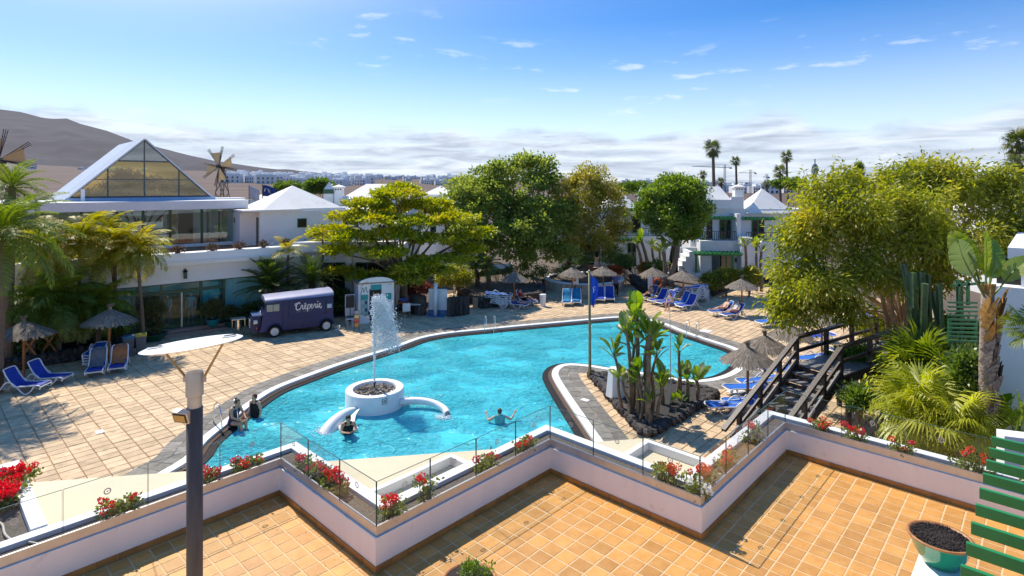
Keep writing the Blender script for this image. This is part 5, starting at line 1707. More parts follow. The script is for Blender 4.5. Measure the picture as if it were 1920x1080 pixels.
# columnar cactus group
M_cact = pm('cactus_green', (.050, .095, .035), .55, var=.35, scale=5, spots=(4, .58, (.09, .12, .05), .6))
c = Vector((13.3, 18.0, .03))
t = thing('cactus', 'tall columnar cactus with many upright arms beneath the olive tree', 'cactus', c)
def cact(pts, r):
    p = catmull(pts, sub=5)
    b = MB().tube(p, [r * (1 + .05 * math.sin(k * 1.7)) for k in range(len(p))], 10)
    m = b.v
    for i in range(len(p)):                            # ribs
        ctr = p[i]
        for k in range(0, 10, 2):
            v = Vector(m[i * 10 + k]); m[i * 10 + k] = tuple(ctr + (v - ctr) * .62)
    b.build('arm', M_cact, t)
rg = random.Random(12)
for k in range(13):
    dx_ = rg.uniform(-.75, .75); h = rg.uniform(3.6, 5.6); bx = dx_ * .35
    cact([(bx, rg.uniform(-.3, .3), 0), (bx + .1 * dx_, 0, .6), (dx_ * .85, rg.uniform(-.4, .4), 1.3 + .4 * rg.random()), (dx_ * 1.15, rg.uniform(-.5, .5), h)], .10)
c = G(1622, 760, .05)
t = thing('cactus', 'low green cactus arms bending beside the wooden bridge', 'cactus', c)
for pts in ([(0, 0, 0), (.0, 0, .5), (-.15, 0, 1.0), (-.45, 0, 1.35)], [(.25, 0, 0), (.28, 0, .5), (.2, 0, .9), (.05, 0, 1.15)]):
    p = catmull(pts, sub=5); MB().tube(p, .07, 9).build('arm', pm('blue_green_cactus', (.02, .13, .07), .5), t, smooth=True)

# ------------------------------------------------------------------ geraniums in the terrace trough
L_ger = leafm('geranium_leaves', [(.09, .13, .02), (.20, .25, .04), (.36, .33, .09)], .45)
M_fred = leafm('red_petals', [(.60, .008, .012), (.78, .016, .02), (.66, .012, .05)], .4)
M_forg = leafm('orange_red_petals', [(.65, .05, .012), (.75, .09, .015), (.6, .03, .012)], .35)
M_fwht = leafm('white_petals', [(.75, .72, .68), (.8, .78, .72)], .35)
M_fpink = leafm('pink_petals', [(.58, .02, .05), (.66, .03, .08)], .35)
M_gst = pm('geranium_stem', (.12, .14, .04), .7)
def geranium(label, p, w, h, nb, pet, nl=220, dens=1.0, z=TZ + .44, group='geraniums in the terrace trough', seed=0, rz=None):
    rg = random.Random(seed * 17 + 3)
    rz = SEG_ROT.get(id(p), TH)
    yl = min(.11, w * .5)
    t = thing('geranium', label, 'flower', (p.x, p.y, z), rz, group)
    lob = [((rg.uniform(-.65, .65) * w, rg.uniform(-.5, .5) * yl, h * rg.uniform(.3, .6)), (w * .45, yl * .8, h * .36)) for _ in range(6)]
    crown('leaves', lob, int(nl / 6 * dens), 9, .03, .046, .042, L_ger, t, droop=.1, low=-.9, inner=.5, flat=.7)
    b = MB()
    for k in range(nb):
        x, y = rg.uniform(-.85, .85) * w, rg.uniform(-1, 1) * yl
        hz = h * rg.uniform(.65, 1.12)
        b.tube([(x * .6, y * .6, 0), (x * .9, y, hz * .6), (x, y, hz)], [.006, .005, .004], 5)
        mt = pet if not isinstance(pet, (list, tuple)) else pet[rg.randrange(len(pet))]
        q = NPR.normal(size=(46, 3)); q = unit(q) * (.036 * rg.uniform(.75, 1.25)) * (.6 + .4 * NPR.random((46, 1)))
        me = leaf_mesh('blossom', q + np.array([x, y, hz]), q + NPR.normal(size=(46, 3)) * .01, .027, .027, mt)
        link('blossom', me, t)
    for l in lob:
        b.tube([(l[0][0] * .4, l[0][1] * .4, 0), l[0]], .006, 5)
    b.build('stems', M_gst, t)
    return t
SEG_ROT = {}
KEEP = []
def on_seg(i, s, w=.21):
    """a place in the trough: s metres along the wall piece i"""
    p, q = WP[i], WP[i + 1]
    d = (q - p).normalized(); n_ = -B2 if i % 2 == 0 else A2
    r_ = p + d * s + n_ * min(w, .23); KEEP.append(r_); SEG_ROT[id(r_)] = math.atan2(d.y, d.x)
    return r_
L0 = (P1 - P0).length
geranium('red geranium on tall stems nearest the lamp post, left of it', on_seg(0, L0 - 2.05), .24, .26, 7, M_fred, seed=1)
geranium('sparse red geranium just right of the lamp post', on_seg(0, L0 - .95, .22), .16, .24, 6, M_fred, 130, seed=2)
geranium('low red geranium at the first inner glass corner', on_seg(0, L0 - .40, .22), .22, .2, 6, M_fred, 190, seed=3)
geranium('faded red geranium behind the glass of first slanted side', on_seg(1, .55, .2), .28, .24, 8, [M_fred, M_fpink], 200, seed=4)
geranium('big red geranium in the middle of the first slanted side', on_seg(1, 1.0, .22), .30, .26, 11, M_fred, 320, seed=5)
geranium('drooping red geranium at the outer rim of the first slanted side', on_seg(1, 1.25, .33), .24, .22, 9, [M_fred, M_fpink], 200, seed=6)
geranium('red geranium beside the front glass corner', on_seg(2, .32, .2), .22, .30, 8, M_fred, 160, seed=7)
geranium('tall single red geranium beside the white roof curb', on_seg(2, .95, .2), .15, .36, 4, M_fred, 110, seed=8)
geranium('red and green geranium halfway along the second long side', on_seg(2, 2.15, .24), .22, .24, 5, M_fred, 220, seed=9)
geranium('leafy red geranium near the middle inner corner', on_seg(2, 2.95, .22), .22, .20, 4, M_fred, 220, seed=10)
geranium('orange-red geranium on the second slanted side before corner', on_seg(3, 2.05, .22), .26, .28, 9, M_forg, 280, seed=11)
geranium('white flowering geranium at the right front glass corner', on_seg(3, 2.55, .2), .20, .22, 6, M_fwht, 220, seed=12)
geranium('dense orange geranium just past right front glass corner', on_seg(4, .5, .22), .26, .26, 10, M_forg, 280, seed=13)
geranium('reddish geranium halfway up the third long side', on_seg(4, 1.35, .22), .24, .22, 7, [M_forg, M_fred], 200, seed=14)
geranium('pale orange geranium high on the third long side', on_seg(4, 2.5, .24), .24, .26, 6, M_forg, 160, seed=15)
geranium('red geranium nearest the far inner corner', on_seg(5, .45, .22), .22, .22, 8, M_forg, 120, seed=16)
geranium('geranium with red bloom right of far inner corner', on_seg(5, 1.0, .22), .22, .24, 6, [M_fred, M_fpink], 170, seed=17)
geranium('leafy geranium with few pink blooms on right long side', on_seg(5, 1.7, .22), .20, .22, 4, [M_fpink, M_fred], 180, seed=18)
geranium('tall mixed geranium in front of fan palm', on_seg(5, 2.6, .22), .26, .32, 5, [M_fred, M_forg], 220, seed=19)
geranium('red geranium with dry leaves in front of fan palm', on_seg(5, 3.35, .22), .26, .30, 7, [M_fred, M_fpink], 220, seed=20)
geranium('yellowish geranium beside the green pergola slats', on_seg(5, 4.65, .22), .24, .24, 5, [M_fred, M_fpink], 220, seed=21)
geranium('last geranium seen through the green pergola slats', on_seg(5, 5.3, .24), .24, .26, 5, [M_fpink, M_fred], 180, seed=22)
for k in range(3):
    geranium('dense bright red flower cushion in the left bed, %s' % ('nearest the kerb corner', 'in the middle', 'farthest left')[k], G(*((22, 905), (8, 928), (-8, 952))[k], TZ + .5).to_2d(), .3, .26, 26, M_fred, 240, seed=30 + k, z=TZ + .43, group='red flowers in the left bed')

# dry leaves and petals blown against the terrace walls
lp, ld = [], []
rgl = random.Random(77)
for i, (p, q) in enumerate(zip(WP, WP[1:])):
    d = (q - p).normalized(); n_ = B2 if i % 2 == 0 else -A2
    for k in range(26):
        c = p + d * rgl.uniform(0, (q - p).length) + n_ * (.03 + abs(rgl.gauss(0, .28)))
        if 6.8 < c.y < 11 and inside(c.x, c.y, inner):
            lp.append((c.x, c.y, TZ + .004)); ld.append((rgl.uniform(-1, 1), rgl.uniform(-1, 1), .12))
tag(link('leaf_litter', leaf_mesh('leaf_litter', np.array(lp), np.array(ld), .022, .012, leafm('dry_leaf', [(.10, .05, .02), (.2, .1, .04), (.06, .03, .02)], .2))), 'scattered dry leaf bits on the terrace tiles', 'leaf litter', kind='stuff')
# ------------------------------------------------------------------ beds and lava walls
def rock_mesh(seed, mat=M_lava):
    rg = random.Random(seed)
    b = MB().ball((0, 0, 0), 1, 7, 5)
    out = []
    for v in b.v:
        f = .78 + .35 * rg.random()
        out.append((v[0] * f, v[1] * f * .9, v[2] * f * .75))
    for i in range(7): out[i] = out[0]; out[-1 - i] = out[-1]
    b.v = out
    return b.mesh('stone', mat)
ROCKS = [rock_mesh(k) for k in range(6)]
def lava_wall(label, pts, h, w=.32, stones=True, soil=None, close=False, size=.19, par=None, z0=0.0):
    t = thing('lava_wall', label, 'wall')
    rg = random.Random(int(abs(pts[0].x * 37 + pts[0].y * 11)))
    seg = list(zip(pts, pts[1:] + ([pts[0]] if close else [])))
    if not close: seg = seg[:len(pts) - 1]
    b = MB()
    for p, q in seg:
        d = (q - p).normalized(); s = Vector((-d.y, d.x)) * w * .36
        b.prism([p - s, q - s, q + s, p + s], z0 - .05, z0 + h * .86)
    b.build('core', M_lava, t)
    cnt = 0
    rest = MB()
    for p, q in seg:
        ln = (q - p).length; d = (q - p) / max(ln, 1e-6)
        nrm = Vector((-d.y, d.x))
        rows_ = max(1, round(h / (size * 1.15)))
        for r in range(rows_):
            k = 0.0
            while k < ln:
                sz = size * rg.uniform(.75, 1.25)
                for side in ((-1, 1) if True else (1,)):
                    c = p + d * (k + sz * .5) + nrm * (side * w * .33 + rg.uniform(-.02, .02))
                    zc_ = z0 + h * (r + .5) / rows_ + rg.uniform(-.02, .02)
                    if cnt < 230:
                        o = link('stone', ROCKS[rg.randrange(6)], t, (c.x, c.y, zc_), rg.uniform(0, 6))
                        o.scale = (sz * .58, sz * .5, sz * .62)
                    cnt += 1
                k += sz * .95
    return t
def bed(name, poly, z, mat):
    return tag(sheet(name, poly, [], z, mat), kind='structure')
bed('bed_soil', bed_left, .32, M_soil)
lava_wall('dark lava stone wall behind the two left parasols', bed_left[0:5], .62, .34, size=.26)
bed('bed_gravel', bed_isle, .22, M_picon)
lava_wall('low lava stone edging of the triangular palm bed by the pool', bed_isle, .30, .34, close=True, size=.30)
bed('bed_soil', bed_kiosk, .12, M_soil)
bed('bed_soil', bed_mid, .42, M_soil)
lava_wall('dark stone wall behind the stacked loungers in the middle', [bed_mid[0], bed_mid[1], bed_mid[2], bed_mid[3]], .78, .4, size=.30)
bed('bed_soil', bed_right, .38, M_soil)
lava_wall('dark stone wall behind the lounger row on the right', [bed_right[7], bed_right[0], bed_right[1], bed_right[2], bed_right[3], bed_right[4], bed_right[5], bed_right[6]], .68, .4, size=.32)
lava_wall('dark stone wall right of the round planter and path', [G(1172, 520).to_2d(), G(1196, 541).to_2d()], .8, .4, size=.3)
lava_wall('dark stone wall at the back of the garden path', [G(1020, 540).to_2d(), G(1085, 512).to_2d()], .8, .4, size=.3)
# square lava pillar by the stack, and the wall end with a wooden board
t = lava_wall('short lava wall beside the stacked loungers', [G(893, 575).to_2d(), G(925, 570).to_2d()], .75, .5, size=.3)
q = G(892, 577); MB().box((q.x, q.y - .3, .36), (.34, .06, .72)).build('board', pm('pale_board', (.42, .30, .2), .8), t)
# round stone planter
rp = thing('round_planter', 'round planter walled with pale vertical stone slabs in the middle of the deck', 'planter', (5.6, 44.9, 0))
RR_ = 3.05
rg = random.Random(4)
for k in range(36):
    a0_, a1_ = 2 * math.pi * k / 36 + .008, 2 * math.pi * (k + 1) / 36 - .008
    ro, ri = RR_ + rg.uniform(-.015, .02), RR_ - .3
    MB().prism([(ri * math.cos(a0_), ri * math.sin(a0_)), (ro * math.cos(a0_), ro * math.sin(a0_)), (ro * math.cos(a1_), ro * math.sin(a1_)), (ri * math.cos(a1_), ri * math.sin(a1_))], 0, .72).build('stone', pm('pale_stone_slab', (.56, .46, .36), .85, var=.25, scale=3, bump=.4, rand=.2, stretch=(2, 2, .6)), rp)
b = MB()
vs, fs = [], []
for k in range(48):
    a = 2 * math.pi * k / 48
    for (r, z) in ((RR_ + .06, .722), (RR_ + .06, .80), (RR_ - .34, .80), (RR_ - .34, .722)):
        vs.append((r * math.cos(a), r * math.sin(a), z))
for k in range(48):
    for j in range(4):
        fs.append((k * 4 + j, ((k + 1) % 48) * 4 + j, ((k + 1) % 48) * 4 + (j + 1) % 4, k * 4 + (j + 1) % 4))
b.add(vs, fs).build('rim', M_white, rp)
MB().lathe([(RR_ - .3, .5), (RR_ - .3, .6)], 40).build('soil', M_soil, rp)
# ramp and paths
tag(sheet('ramp', [G(838, 588).to_2d(), G(868, 578).to_2d(), G(905, 568).to_2d(), G(840, 552).to_2d()], [], .012, M_redpave), kind='structure')
for (a_, b_) in (((838, 588), (868, 579)), ((868, 579), (838, 560)), ((880, 575), (850, 552))):
    p, q = G(*a_).to_2d(), G(*b_).to_2d(); d = (q - p).normalized(); s = Vector((-d.y, d.x)) * .09
    tag(MB().prism([p - s, q - s, q + s, p + s], .013, .045).build('ramp_edging', M_trim), kind='structure')
pth = tag(sheet('garden_path', [G(1112, 512).to_2d(), G(1138, 512).to_2d(), G(1132, 480, .6).to_2d(), G(1116, 480, .6).to_2d()], [], .5, M_pave2), kind='structure')
st = thing('garden_steps', 'brick garden steps leading up to the standing person', 'steps')
for k in range(4):
    p = G(1121, 511)
    MB().box((p.x, p.y + k * .33, .06 + k * .13), (1.6, .36, .13 + k * .02)).build('step', M_redpave, st)
tag(sheet('garden_path', [G(820, 520, .5).to_2d(), G(960, 500, .5).to_2d(), G(960, 492, .5).to_2d(), G(820, 508, .5).to_2d()], [], .45, M_pave2), kind='structure')

# ------------------------------------------------------------------ loungers
M_plastic = pm('white_plastic', (.80, .80, .80), .35, var=.04)
M_blue = pm('blue_sling', (.008, .045, .36), .7, var=.12, scale=6, bump=.15, bscale=80)
M_blue2 = pm('bright_blue_sling', (.012, .13, .55), .7, var=.12, scale=6, bump=.15, bscale=80)
def lounger_proto(back, sling):
    """head towards -Y, feet towards +Y"""
    t = thing('sun_lounger', 'x', 'lounger')
    for s in (-1, 1):
        x = s * .33
        MB().tube(catmull([(x, .92, .20), (x, .95, .30), (x, .82, .36), (x, .3, .34), (x, -.12, .33)], sub=4), .026, 7).build('side_rail', M_plastic, t, smooth=True)
        MB().tube(catmull([(x, .70, .33), (x, .58, .14), (x, .42, .02), (x, .26, .05), (x, .02, .30), (x, -.22, .50), (x, -.42, .50), (x, -.62, .25), (x, -.82, .02), (x, -.95, .04), (x, -.98, .12)], sub=4), .028, 7).build('leg_frame', M_plastic, t, smooth=True)
    MB().tube([(-.33, .95, .29), (.33, .95, .29)], .024, 7).build('cross_bar', M_plastic, t)
    MB().tube([(-.33, -.70, .18), (.33, -.70, .18)], .02, 7).build('cross_bar', M_plastic, t)
    def sheetm(p, q, w, th=.014, sag=.02, n=6):
        b = MB(); vs = []; fs = []
        p, q = Vector(p), Vector(q); d = (q - p); up = Vector((0, -d.z, d.y)).normalized()
        if up.z < 0: up = -up
        for i in range(n + 1):
            for x in (-w, w):
                for k in (0, 1):
                    vs.append(p + d * (i / n) + Vector((x, 0, 0)) + up * (k * th - sag * math.sin(math.pi * i / n)))
        for i in range(n):
            o = i * 4
            fs += [(o, o + 2, o + 6, o + 4), (o + 1, o + 5, o + 7, o + 3), (o, o + 4, o + 5, o + 1), (o + 2, o + 3, o + 7, o + 6)]
        fs += [(0, 1, 3, 2), (n * 4, n * 4 + 2, n * 4 + 3, n * 4 + 1)]
        return b.add(vs, fs)
    sheetm((0, -.12, .345), (0, .92, .345), .305).build('seat_sling', sling, t, smooth=False)
    L_ = .78
    e = Vector((0, -.12 - L_ * math.cos(back), .345 + L_ * math.sin(back)))
    bk = link('backrest', None, t)
    sheetm((0, -.12, .35), e, .29, sag=.03).build('back_sling', sling, bk)
    up = Vector((0, -math.sin(back), -math.cos(back)))
    pts = [(-.33, -.10, .34), (-.33, e.y * .6 - .04, .34 + (e.z - .34) * .55), (-.32, e.y + .04, e.z - .04), (-.24, e.y - .03, e.z + .03), (.24, e.y - .03, e.z + .03), (.32, e.y + .04, e.z - .04), (.33, e.y * .6 - .04, .34 + (e.z - .34) * .55), (.33, -.10, .34)]
    MB().tube(catmull(pts, sub=3), .026, 7).build('back_frame', M_plastic, bk, smooth=True)
    return t
LP = {(k, c): lounger_proto(RR(k), M_blue if c == 0 else M_blue2) for k in (58, 46, 6) for c in (0, 1)}
LP_used = set()
LSC = .91
def lounger(label, p, heading, back=58, col=0, z=0.02, group='sun loungers on the deck'):
    """heading: direction (degrees) in which the feet point"""
    key = (back, col)
    rz = math.radians(heading) - math.pi / 2
    if key not in LP_used:
        LP_used.add(key); o = LP[key]; o.location = (p.x, p.y, z); o.rotation_euler = (0, 0, rz); o.scale = (LSC,) * 3; o['label'] = label; o['group'] = group
        return o
    return copy_tree(LP[key], (p.x, p.y, z), rz, label, group, LSC)
def stack(place, p, heading, n, group):
    ords = ['topmost', 'second from the top', 'third from the top', 'fourth from the top', 'fifth from the top', 'sixth from the top', 'seventh from the top']
    for k in range(n):
        lounger('%s lounger of the stack %s' % (ords[n - 1 - k], place), p + Vector((RND.uniform(-.02, .02), RND.uniform(-.02, .02), 0)), heading, 6, 1, .02 + k * .115, group)
lounger('blue lounger nearest the left picture edge', G(42, 736), 4, 58)
lounger('blue lounger second from the left picture edge, under the parasol', G(86, 720), 2, 58)
lg = lounger('lounger with a grey towel beside the left stack', G(182, 700), -62, 58)
lo2 = lounger('lounger with an orange towel under the second left parasol', G(223, 693), -62, 58)
stack('behind the grey towel lounger', G(172, 690) + Vector((-.15, .55, 0)), -70, 4, 'left stack of loungers')
M_tgrey = pm('grey_towel', (.17, .165, .17), .95, var=.2, scale=8, bump=.3); M_tor = pm('orange_towel', (.42, .16, .06), .95, var=.2, scale=8, bump=.3)
M_tblue = pm('teal_towel', (.02, .20, .36), .95, var=.25, scale=8, bump=.3)
def towel(label, lo, mat, y0=-.55, seat=.35, back=58, w=.31):
    b = MB(); vs = []; fs = []
    e = RR(back)
    path = [(-.12 - .80 * math.cos(e), .37 + .80 * math.sin(e)), (-.12 - .45 * math.cos(e), .345 + .45 * math.sin(e)), (-.12, .372), (seat * .5, .362), (seat, .372)]
    n = len(path)
    for i, (y, z) in enumerate(path):
        for k in range(7):
            x = -w + 2 * w * k / 6
            vs.append((x, y + .015 * math.sin(k * 2.1 + i), z + .02 + .012 * math.sin(k * 1.7 + i * 2) - (.05 if k in (0, 6) else 0)))
    for i in range(n - 1):
        for k in range(6):
            fs.append((i * 7 + k, i * 7 + k + 1, (i + 1) * 7 + k + 1, (i + 1) * 7 + k))
    o = b.add(vs, fs).build('towel', mat, smooth=True)
    md = o.modifiers.new('thick', 'SOLIDIFY'); md.thickness = .015
    o.location = lo.location; o.rotation_euler = lo.rotation_euler; o.scale = lo.scale
    return tag(o, label, 'towel')
towel('grey towel hanging over the backrest of a left lounger', lg, M_tgrey)
towel('orange towel hanging over the backrest of a left lounger', lo2, M_tor)
a1 = lounger('lounger with teal towel, left one of the pair at the round planter', G(1063, 571), -97, 58, 1)
a2_ = lounger('lounger with teal towel, right one of the pair at the round planter', G(1081, 570), -97, 58, 1)
towel('teal towel on the left lounger at the round planter', a1, M_tblue, seat=.8); towel('teal towel on the right lounger at the round planter', a2_, M_tblue, seat=.8)
lounger('empty blue lounger right of the flag, left one of two', G(1125, 565), -98, 58, 0)
lounger('empty blue lounger right of the flag, right one of two', G(1143, 564), -98, 58, 0)
lm1 = lounger('lounger with a person in orange at the middle parasol', G(965, 578), -30, 58, 0)
lm2 = lounger('lounger with a person in red at the middle parasol', G(983, 572), -30, 58, 0)
stack('beside the middle parasol', G(935, 577), -12, 6, 'middle stack of loungers')
rl = [(1220, 562, 1, 'first'), (1237, 569, 0, 'second'), (1252, 573, 0, 'third'), (1281, 575, 1, 'fourth'), (1291, 580, 0, 'fifth')]
for (u, v, c_, od) in rl:
    lounger('%s lounger from the left in the row under the two right parasols' % od, G(u, v), 212, 58, c_, group='lounger row under the right parasols')
stack('behind the right lounger row', G(1268, 563), 200, 4, 'first stack behind the right row')
stack('at the right row end', G(1305, 566), 205, 7, 'second stack behind the right row')
lc1 = lounger('lounger of the sunbathing couple, left one', G(1355, 592), 195, 46, 1)
lc2 = lounger('lounger of the sunbathing couple, right one beside parasol pole', G(1376, 597), 205, 46, 1)
lounger('bright blue lounger behind the nearest parasol pole, left one', G(1401, 740), 190, 6, 1)
lounger('bright blue lounger behind the nearest parasol pole, right one', G(1424, 728), 190, 6, 1)
lb1 = lounger('lounger with crumpled towel left of the wooden stair rail', G(1372, 775), 185, 6, 1)
lounger('lounger right beside the lower stair rail', G(1402, 768), 185, 46, 1)
lounger('lounger seen through the bridge railing, left', G(1516, 684), 190, 6, 1)
lounger('lounger seen through the bridge railing, right', G(1592, 668), 190, 6, 1)
lounger('lounger behind the bridge railing at parasol', G(1535, 642), 190, 6, 0)
lounger('lounger under the leaves left of the olive tree, first', G(1445, 612), 200, 58, 1)
lounger('lounger under the leaves left of the olive tree, second', G(1475, 616), 200, 58, 0)
lounger('lounger in the shade between the wooden stairs and parasols', G(1465, 706), 190, 6, 1)
lounger('lounger far right below the olive branches', G(1610, 618), 200, 58, 1)
for _k, _o in LP.items():                             # prototypes that were not placed
    if _k not in LP_used:
        for _c in list(_o.children_recursive): bpy.data.objects.remove(_c)
        bpy.data.objects.remove(_o)
# crumpled towel
q = lb1.location
b = MB().ball((0, 0, 0), (.16, .12, .06), 14, 9)
b.v = [(x + .03 * math.sin(7 * y + 9 * z), y + .03 * math.sin(11 * x), z + .025 * math.sin(23 * x + 17 * y)) for x, y, z in b.v]
tag(b.build('towel', pm('patterned_towel', (.3, .35, .5), .9, var=.6, scale=22), loc=(q.x - .35, q.y - .1, .42), smooth=True), 'crumpled blue and white towel on lounger by the stairs', 'towel')

# ------------------------------------------------------------------ thatched parasols
M_thatch = pm('grey_straw', (.21, .175, .14), .95, var=.4, scale=26, rand=.35, bump=.5, bscale=60)
def parasol_proto():
    t = thing('parasol', 'x', 'parasol')
    MB().tube([(0, 0, 0), (0, 0, 1.95)], .045, 8).build('pole', M_woodor, t)
    rg = random.Random(2)
    R, zt2, ze = .90, 2.12, 1.66
    b = MB()
    b.lathe([(R * .97, ze - .01), (R * .55, ze + .23), (.10, zt2 - .05), (.05, zt2)], 36)
    for layer in range(3):
        for k in range(110):
            a = 2 * math.pi * (k + rg.random()) / 110
            r1 = (R * (1.06 + rg.uniform(-.05, .05)), R * .70, R * .40)[layer]; r0 = (.35, .12, .03)[layer] * R
            z = lambda r: zt2 - (zt2 - ze) * (r / R) ** .92 + .012 * (layer + 1) + rg.uniform(-.004, .010)
            w = .024 * (r1 / R) + .006
            da = rg.uniform(-.05, .05)
            p0 = Vector((r0 * math.cos(a), r0 * math.sin(a), z(r0)))
            pm_ = Vector(((r0 + r1) / 2 * math.cos(a + da * .5), (r0 + r1) / 2 * math.sin(a + da * .5), z((r0 + r1) / 2) + .01))
            p1 = Vector((r1 * math.cos(a + da), r1 * math.sin(a + da), z(r1) - (.05 if layer == 0 else 0)))
            s = Vector((-math.sin(a), math.cos(a), 0)) * w
            b.add([p0 - s * .4, p0 + s * .4, pm_ + s, pm_ - s, p1 - s * .8, p1 + s * .8], [(0, 1, 2, 3), (3, 2, 5, 4)])
    tag(b.build('thatch', M_thatch, t), kind='stuff')
    for k in range(8):
        a = 2 * math.pi * k / 8
        MB().bar((.04 * math.cos(a), .04 * math.sin(a), 1.92), (R * .95 * math.cos(a), R * .95 * math.sin(a), ze - .03), .03, .035).build('rib', M_woodor, t)
    b = MB()
    for k in range(60):
        a = rg.uniform(0, 6.28); l = rg.uniform(.12, .26); sp = rg.uniform(.02, .16)
        b.tube([(.03 * math.cos(a), .03 * math.sin(a), zt2 - .03), (.04 * math.cos(a), .04 * math.sin(a), zt2 + l * .5), (sp * math.cos(a), sp * math.sin(a), zt2 + l)], [.010, .007, .002], 4)
    b.tube([(0, 0, zt2 - .05), (0, 0, zt2 + .1)], .06, 8)
    tag(b.build('tuft', M_thatch, t), kind='stuff')
    return t
PP = parasol_proto(); PPu = []
def parasol(label, p, s=1.0, rz=0.0, tilt=0.0):
    if not PPu:
        PPu.append(1); o = PP; o.location = p; o.rotation_euler = (0, 0, rz); o['label'] = label
    else:
        o = copy_tree(PP, p, rz, label)
    o.scale = (s, s, s); o.rotation_euler = (tilt, tilt * .5, rz)
    o['group'] = 'thatched parasols on the deck'
    return o
z0v = Vector((0, 0, .02))
parasol('grey thatched parasol over the two loungers at the left edge', G(45, 713) + z0v, 1.12, .3, -.02)
parasol('grey thatched parasol over the towel covered loungers at left', G(203, 682) + z0v, 1.14, 1.1, .03)
parasol('thatched parasol over the two resting people in the middle', G(964, 574) + z0v, 1.05, .5)
parasol('thatched parasol at the round planter, left one', G(1073, 562) + z0v, 1.05, 1.9)
parasol('thatched parasol at the round planter, right one', G(1131, 559) + z0v, 1.05, 2.5)
parasol('sunlit thatched parasol beside the white sign, left of the row pair', G(1225, 562) + z0v, 1.05, .9)
parasol('sunlit thatched parasol over the lounger row, right one', G(1281, 572) + z0v, 1.08, 2.0)
parasol('thatched parasol beside the sunbathing couple', G(1391, 592) + z0v, 1.05, 1.2)
parasol('near thatched parasol with tall upright tuft', G(1434, 738) + z0v, 1.04, .4)
parasol('nearest thatched parasol right at the pool corner', G(1402, 765) + z0v, 1.02, 1.4)
parasol('thatched parasol behind the tall tufted one', G(1482, 705) + z0v, 1.0, 2.2)
parasol('thatched parasol half hidden by olive branches behind the bridge rail', G(1541, 675) + z0v, 1.05, 2.9)
parasol('pale thatched parasol below the olive trunk', G(1622, 640) + z0v, 1.1, .7)

# ------------------------------------------------------------------ fountain
M_fwhite = pm('fountain_white', (.80, .80, .79), .5, var=.04)
FC = Vector((-5.05, 21.2, -.09))
ft = thing('fountain', 'round white pool fountain filled with rocks with two curved arms', 'fountain', FC)
RF = 1.05
MB().lathe([(RF, -1.3), (RF, .60), (RF - .02, .63), (RF - .26, .63), (RF - .28, .60), (RF - .28, .35), (.02, .35)], 56).build('basin', M_fwhite, ft, auto=35)
M_frock = pm('fountain_rock', (.20, .165, .135), .9, var=.5, scale=16, bump=.8, rand=.4)
fr_ = [rock_mesh(40 + k, M_frock) for k in range(5)]
rg = random.Random(9)
for k in range(150):
    r = .76 * math.sqrt(rg.random()); a = rg.uniform(0, 6.283)
    o = link('rock', fr_[k % 5], ft, (r * math.cos(a), r * math.sin(a), .47 + .12 * (1 - r) + rg.uniform(-.03, .03)), rg.uniform(0, 6)); s = rg.uniform(.05, .1); o.scale = (s, s * rg.uniform(.7, 1.1), s)
MB().tube([(-.02, .05, .4), (-.02, .05, .80)], .03, 10).ball((-.02, .05, .8), .05, 10, 6).build('nozzle', M_black, ft)
# right arm: a tube bending round into the water
arm = catmull([(.98, -.30, .22), (1.6, -.25, .25), (2.2, -.40, .22), (2.62, -.72, .14), (2.78, -.98, .06)], sub=6)
MB().tube(arm, .12, 14).build('spout_arm', M_fwhite, ft, smooth=True)
MB().tube([arm[-1], arm[-1] + (arm[-1] - arm[-2]).normalized() * .03], .09, 12).build('spout_mouth', pm('spout_inside', (.2, .25, .27), .5), ft)
# left arm: arched neck widening into a slide with a fin
la = catmull([(-.45, -1.0, .20), (-.62, -1.35, .24), (-.82, -1.75, .18), (-1.0, -2.15, .0), (-1.1, -2.5, -.35)], sub=6)
MB().tube(la, [.09 + .19 * (k / (len(la) - 1)) ** .8 for k in range(len(la))], 16).build('arm', M_fwhite, ft, smooth=True)
fin = [(-.62, -2.2), (-.45, -1.9), (-.30, -1.55), (-.20, -1.45), (-.26, -1.75), (-.22, -2.05), (-.02, -2.35), (-.35, -2.35)]
b = MB()
for s_ in (0, 1): pass
vs = [(x, y - .03, .34 + (y + 2.35) * .33 - .30) for x, y in fin] + [(x + .02, y + .05, .34 + (y + 2.35) * .33 - .22) for x, y in fin]
n = len(fin)
b.add(vs, [tuple(range(n)), tuple(range(2 * n - 1, n - 1, -1))] + [(i, n + i, n + (i + 1) % n, (i + 1) % n) for i in range(n)]).build('fin', M_fwhite, ft)
MB().tube([(-.62, -2.05, .02), (-.36, -2.3, .0)], .13, 12).build('cross_tube', M_fwhite, ft, smooth=True)
sg = link('safety_sign', None, ft)
an = math.radians(-58)
M_ = Matrix.Rotation(an + math.pi / 2, 4, 'Z')
def on_cyl(x, z, r=RF + .012): 
    a_ = an + x / r
    return (r * math.cos(a_), r * math.sin(a_), z)
def decal(parent, pts2, mat, r, name):
    vs = [on_cyl(x, z, r) for x, z in pts2] + [on_cyl(x, z, r - .01) for x, z in pts2]
    n = len(pts2)
    MB().add(vs, [tuple(range(n)), tuple(range(2 * n - 1, n - 1, -1))] + [(i, n + i, n + (i + 1) % n, (i + 1) % n) for i in range(n)]).build(name, mat, parent)
M_ink = pm('sign_ink', (.02, .05, .05), .6)
for (x0, x1, z0_, z1_) in ((-.09, .09, .545, .56), (-.09, .09, .37, .385), (-.09, -.075, .385, .545), (.075, .09, .385, .545)):
    decal(sg, [(x0, z0_), (x1, z0_), (x1, z1_), (x0, z1_)], M_ink, RF + .014, 'frame')
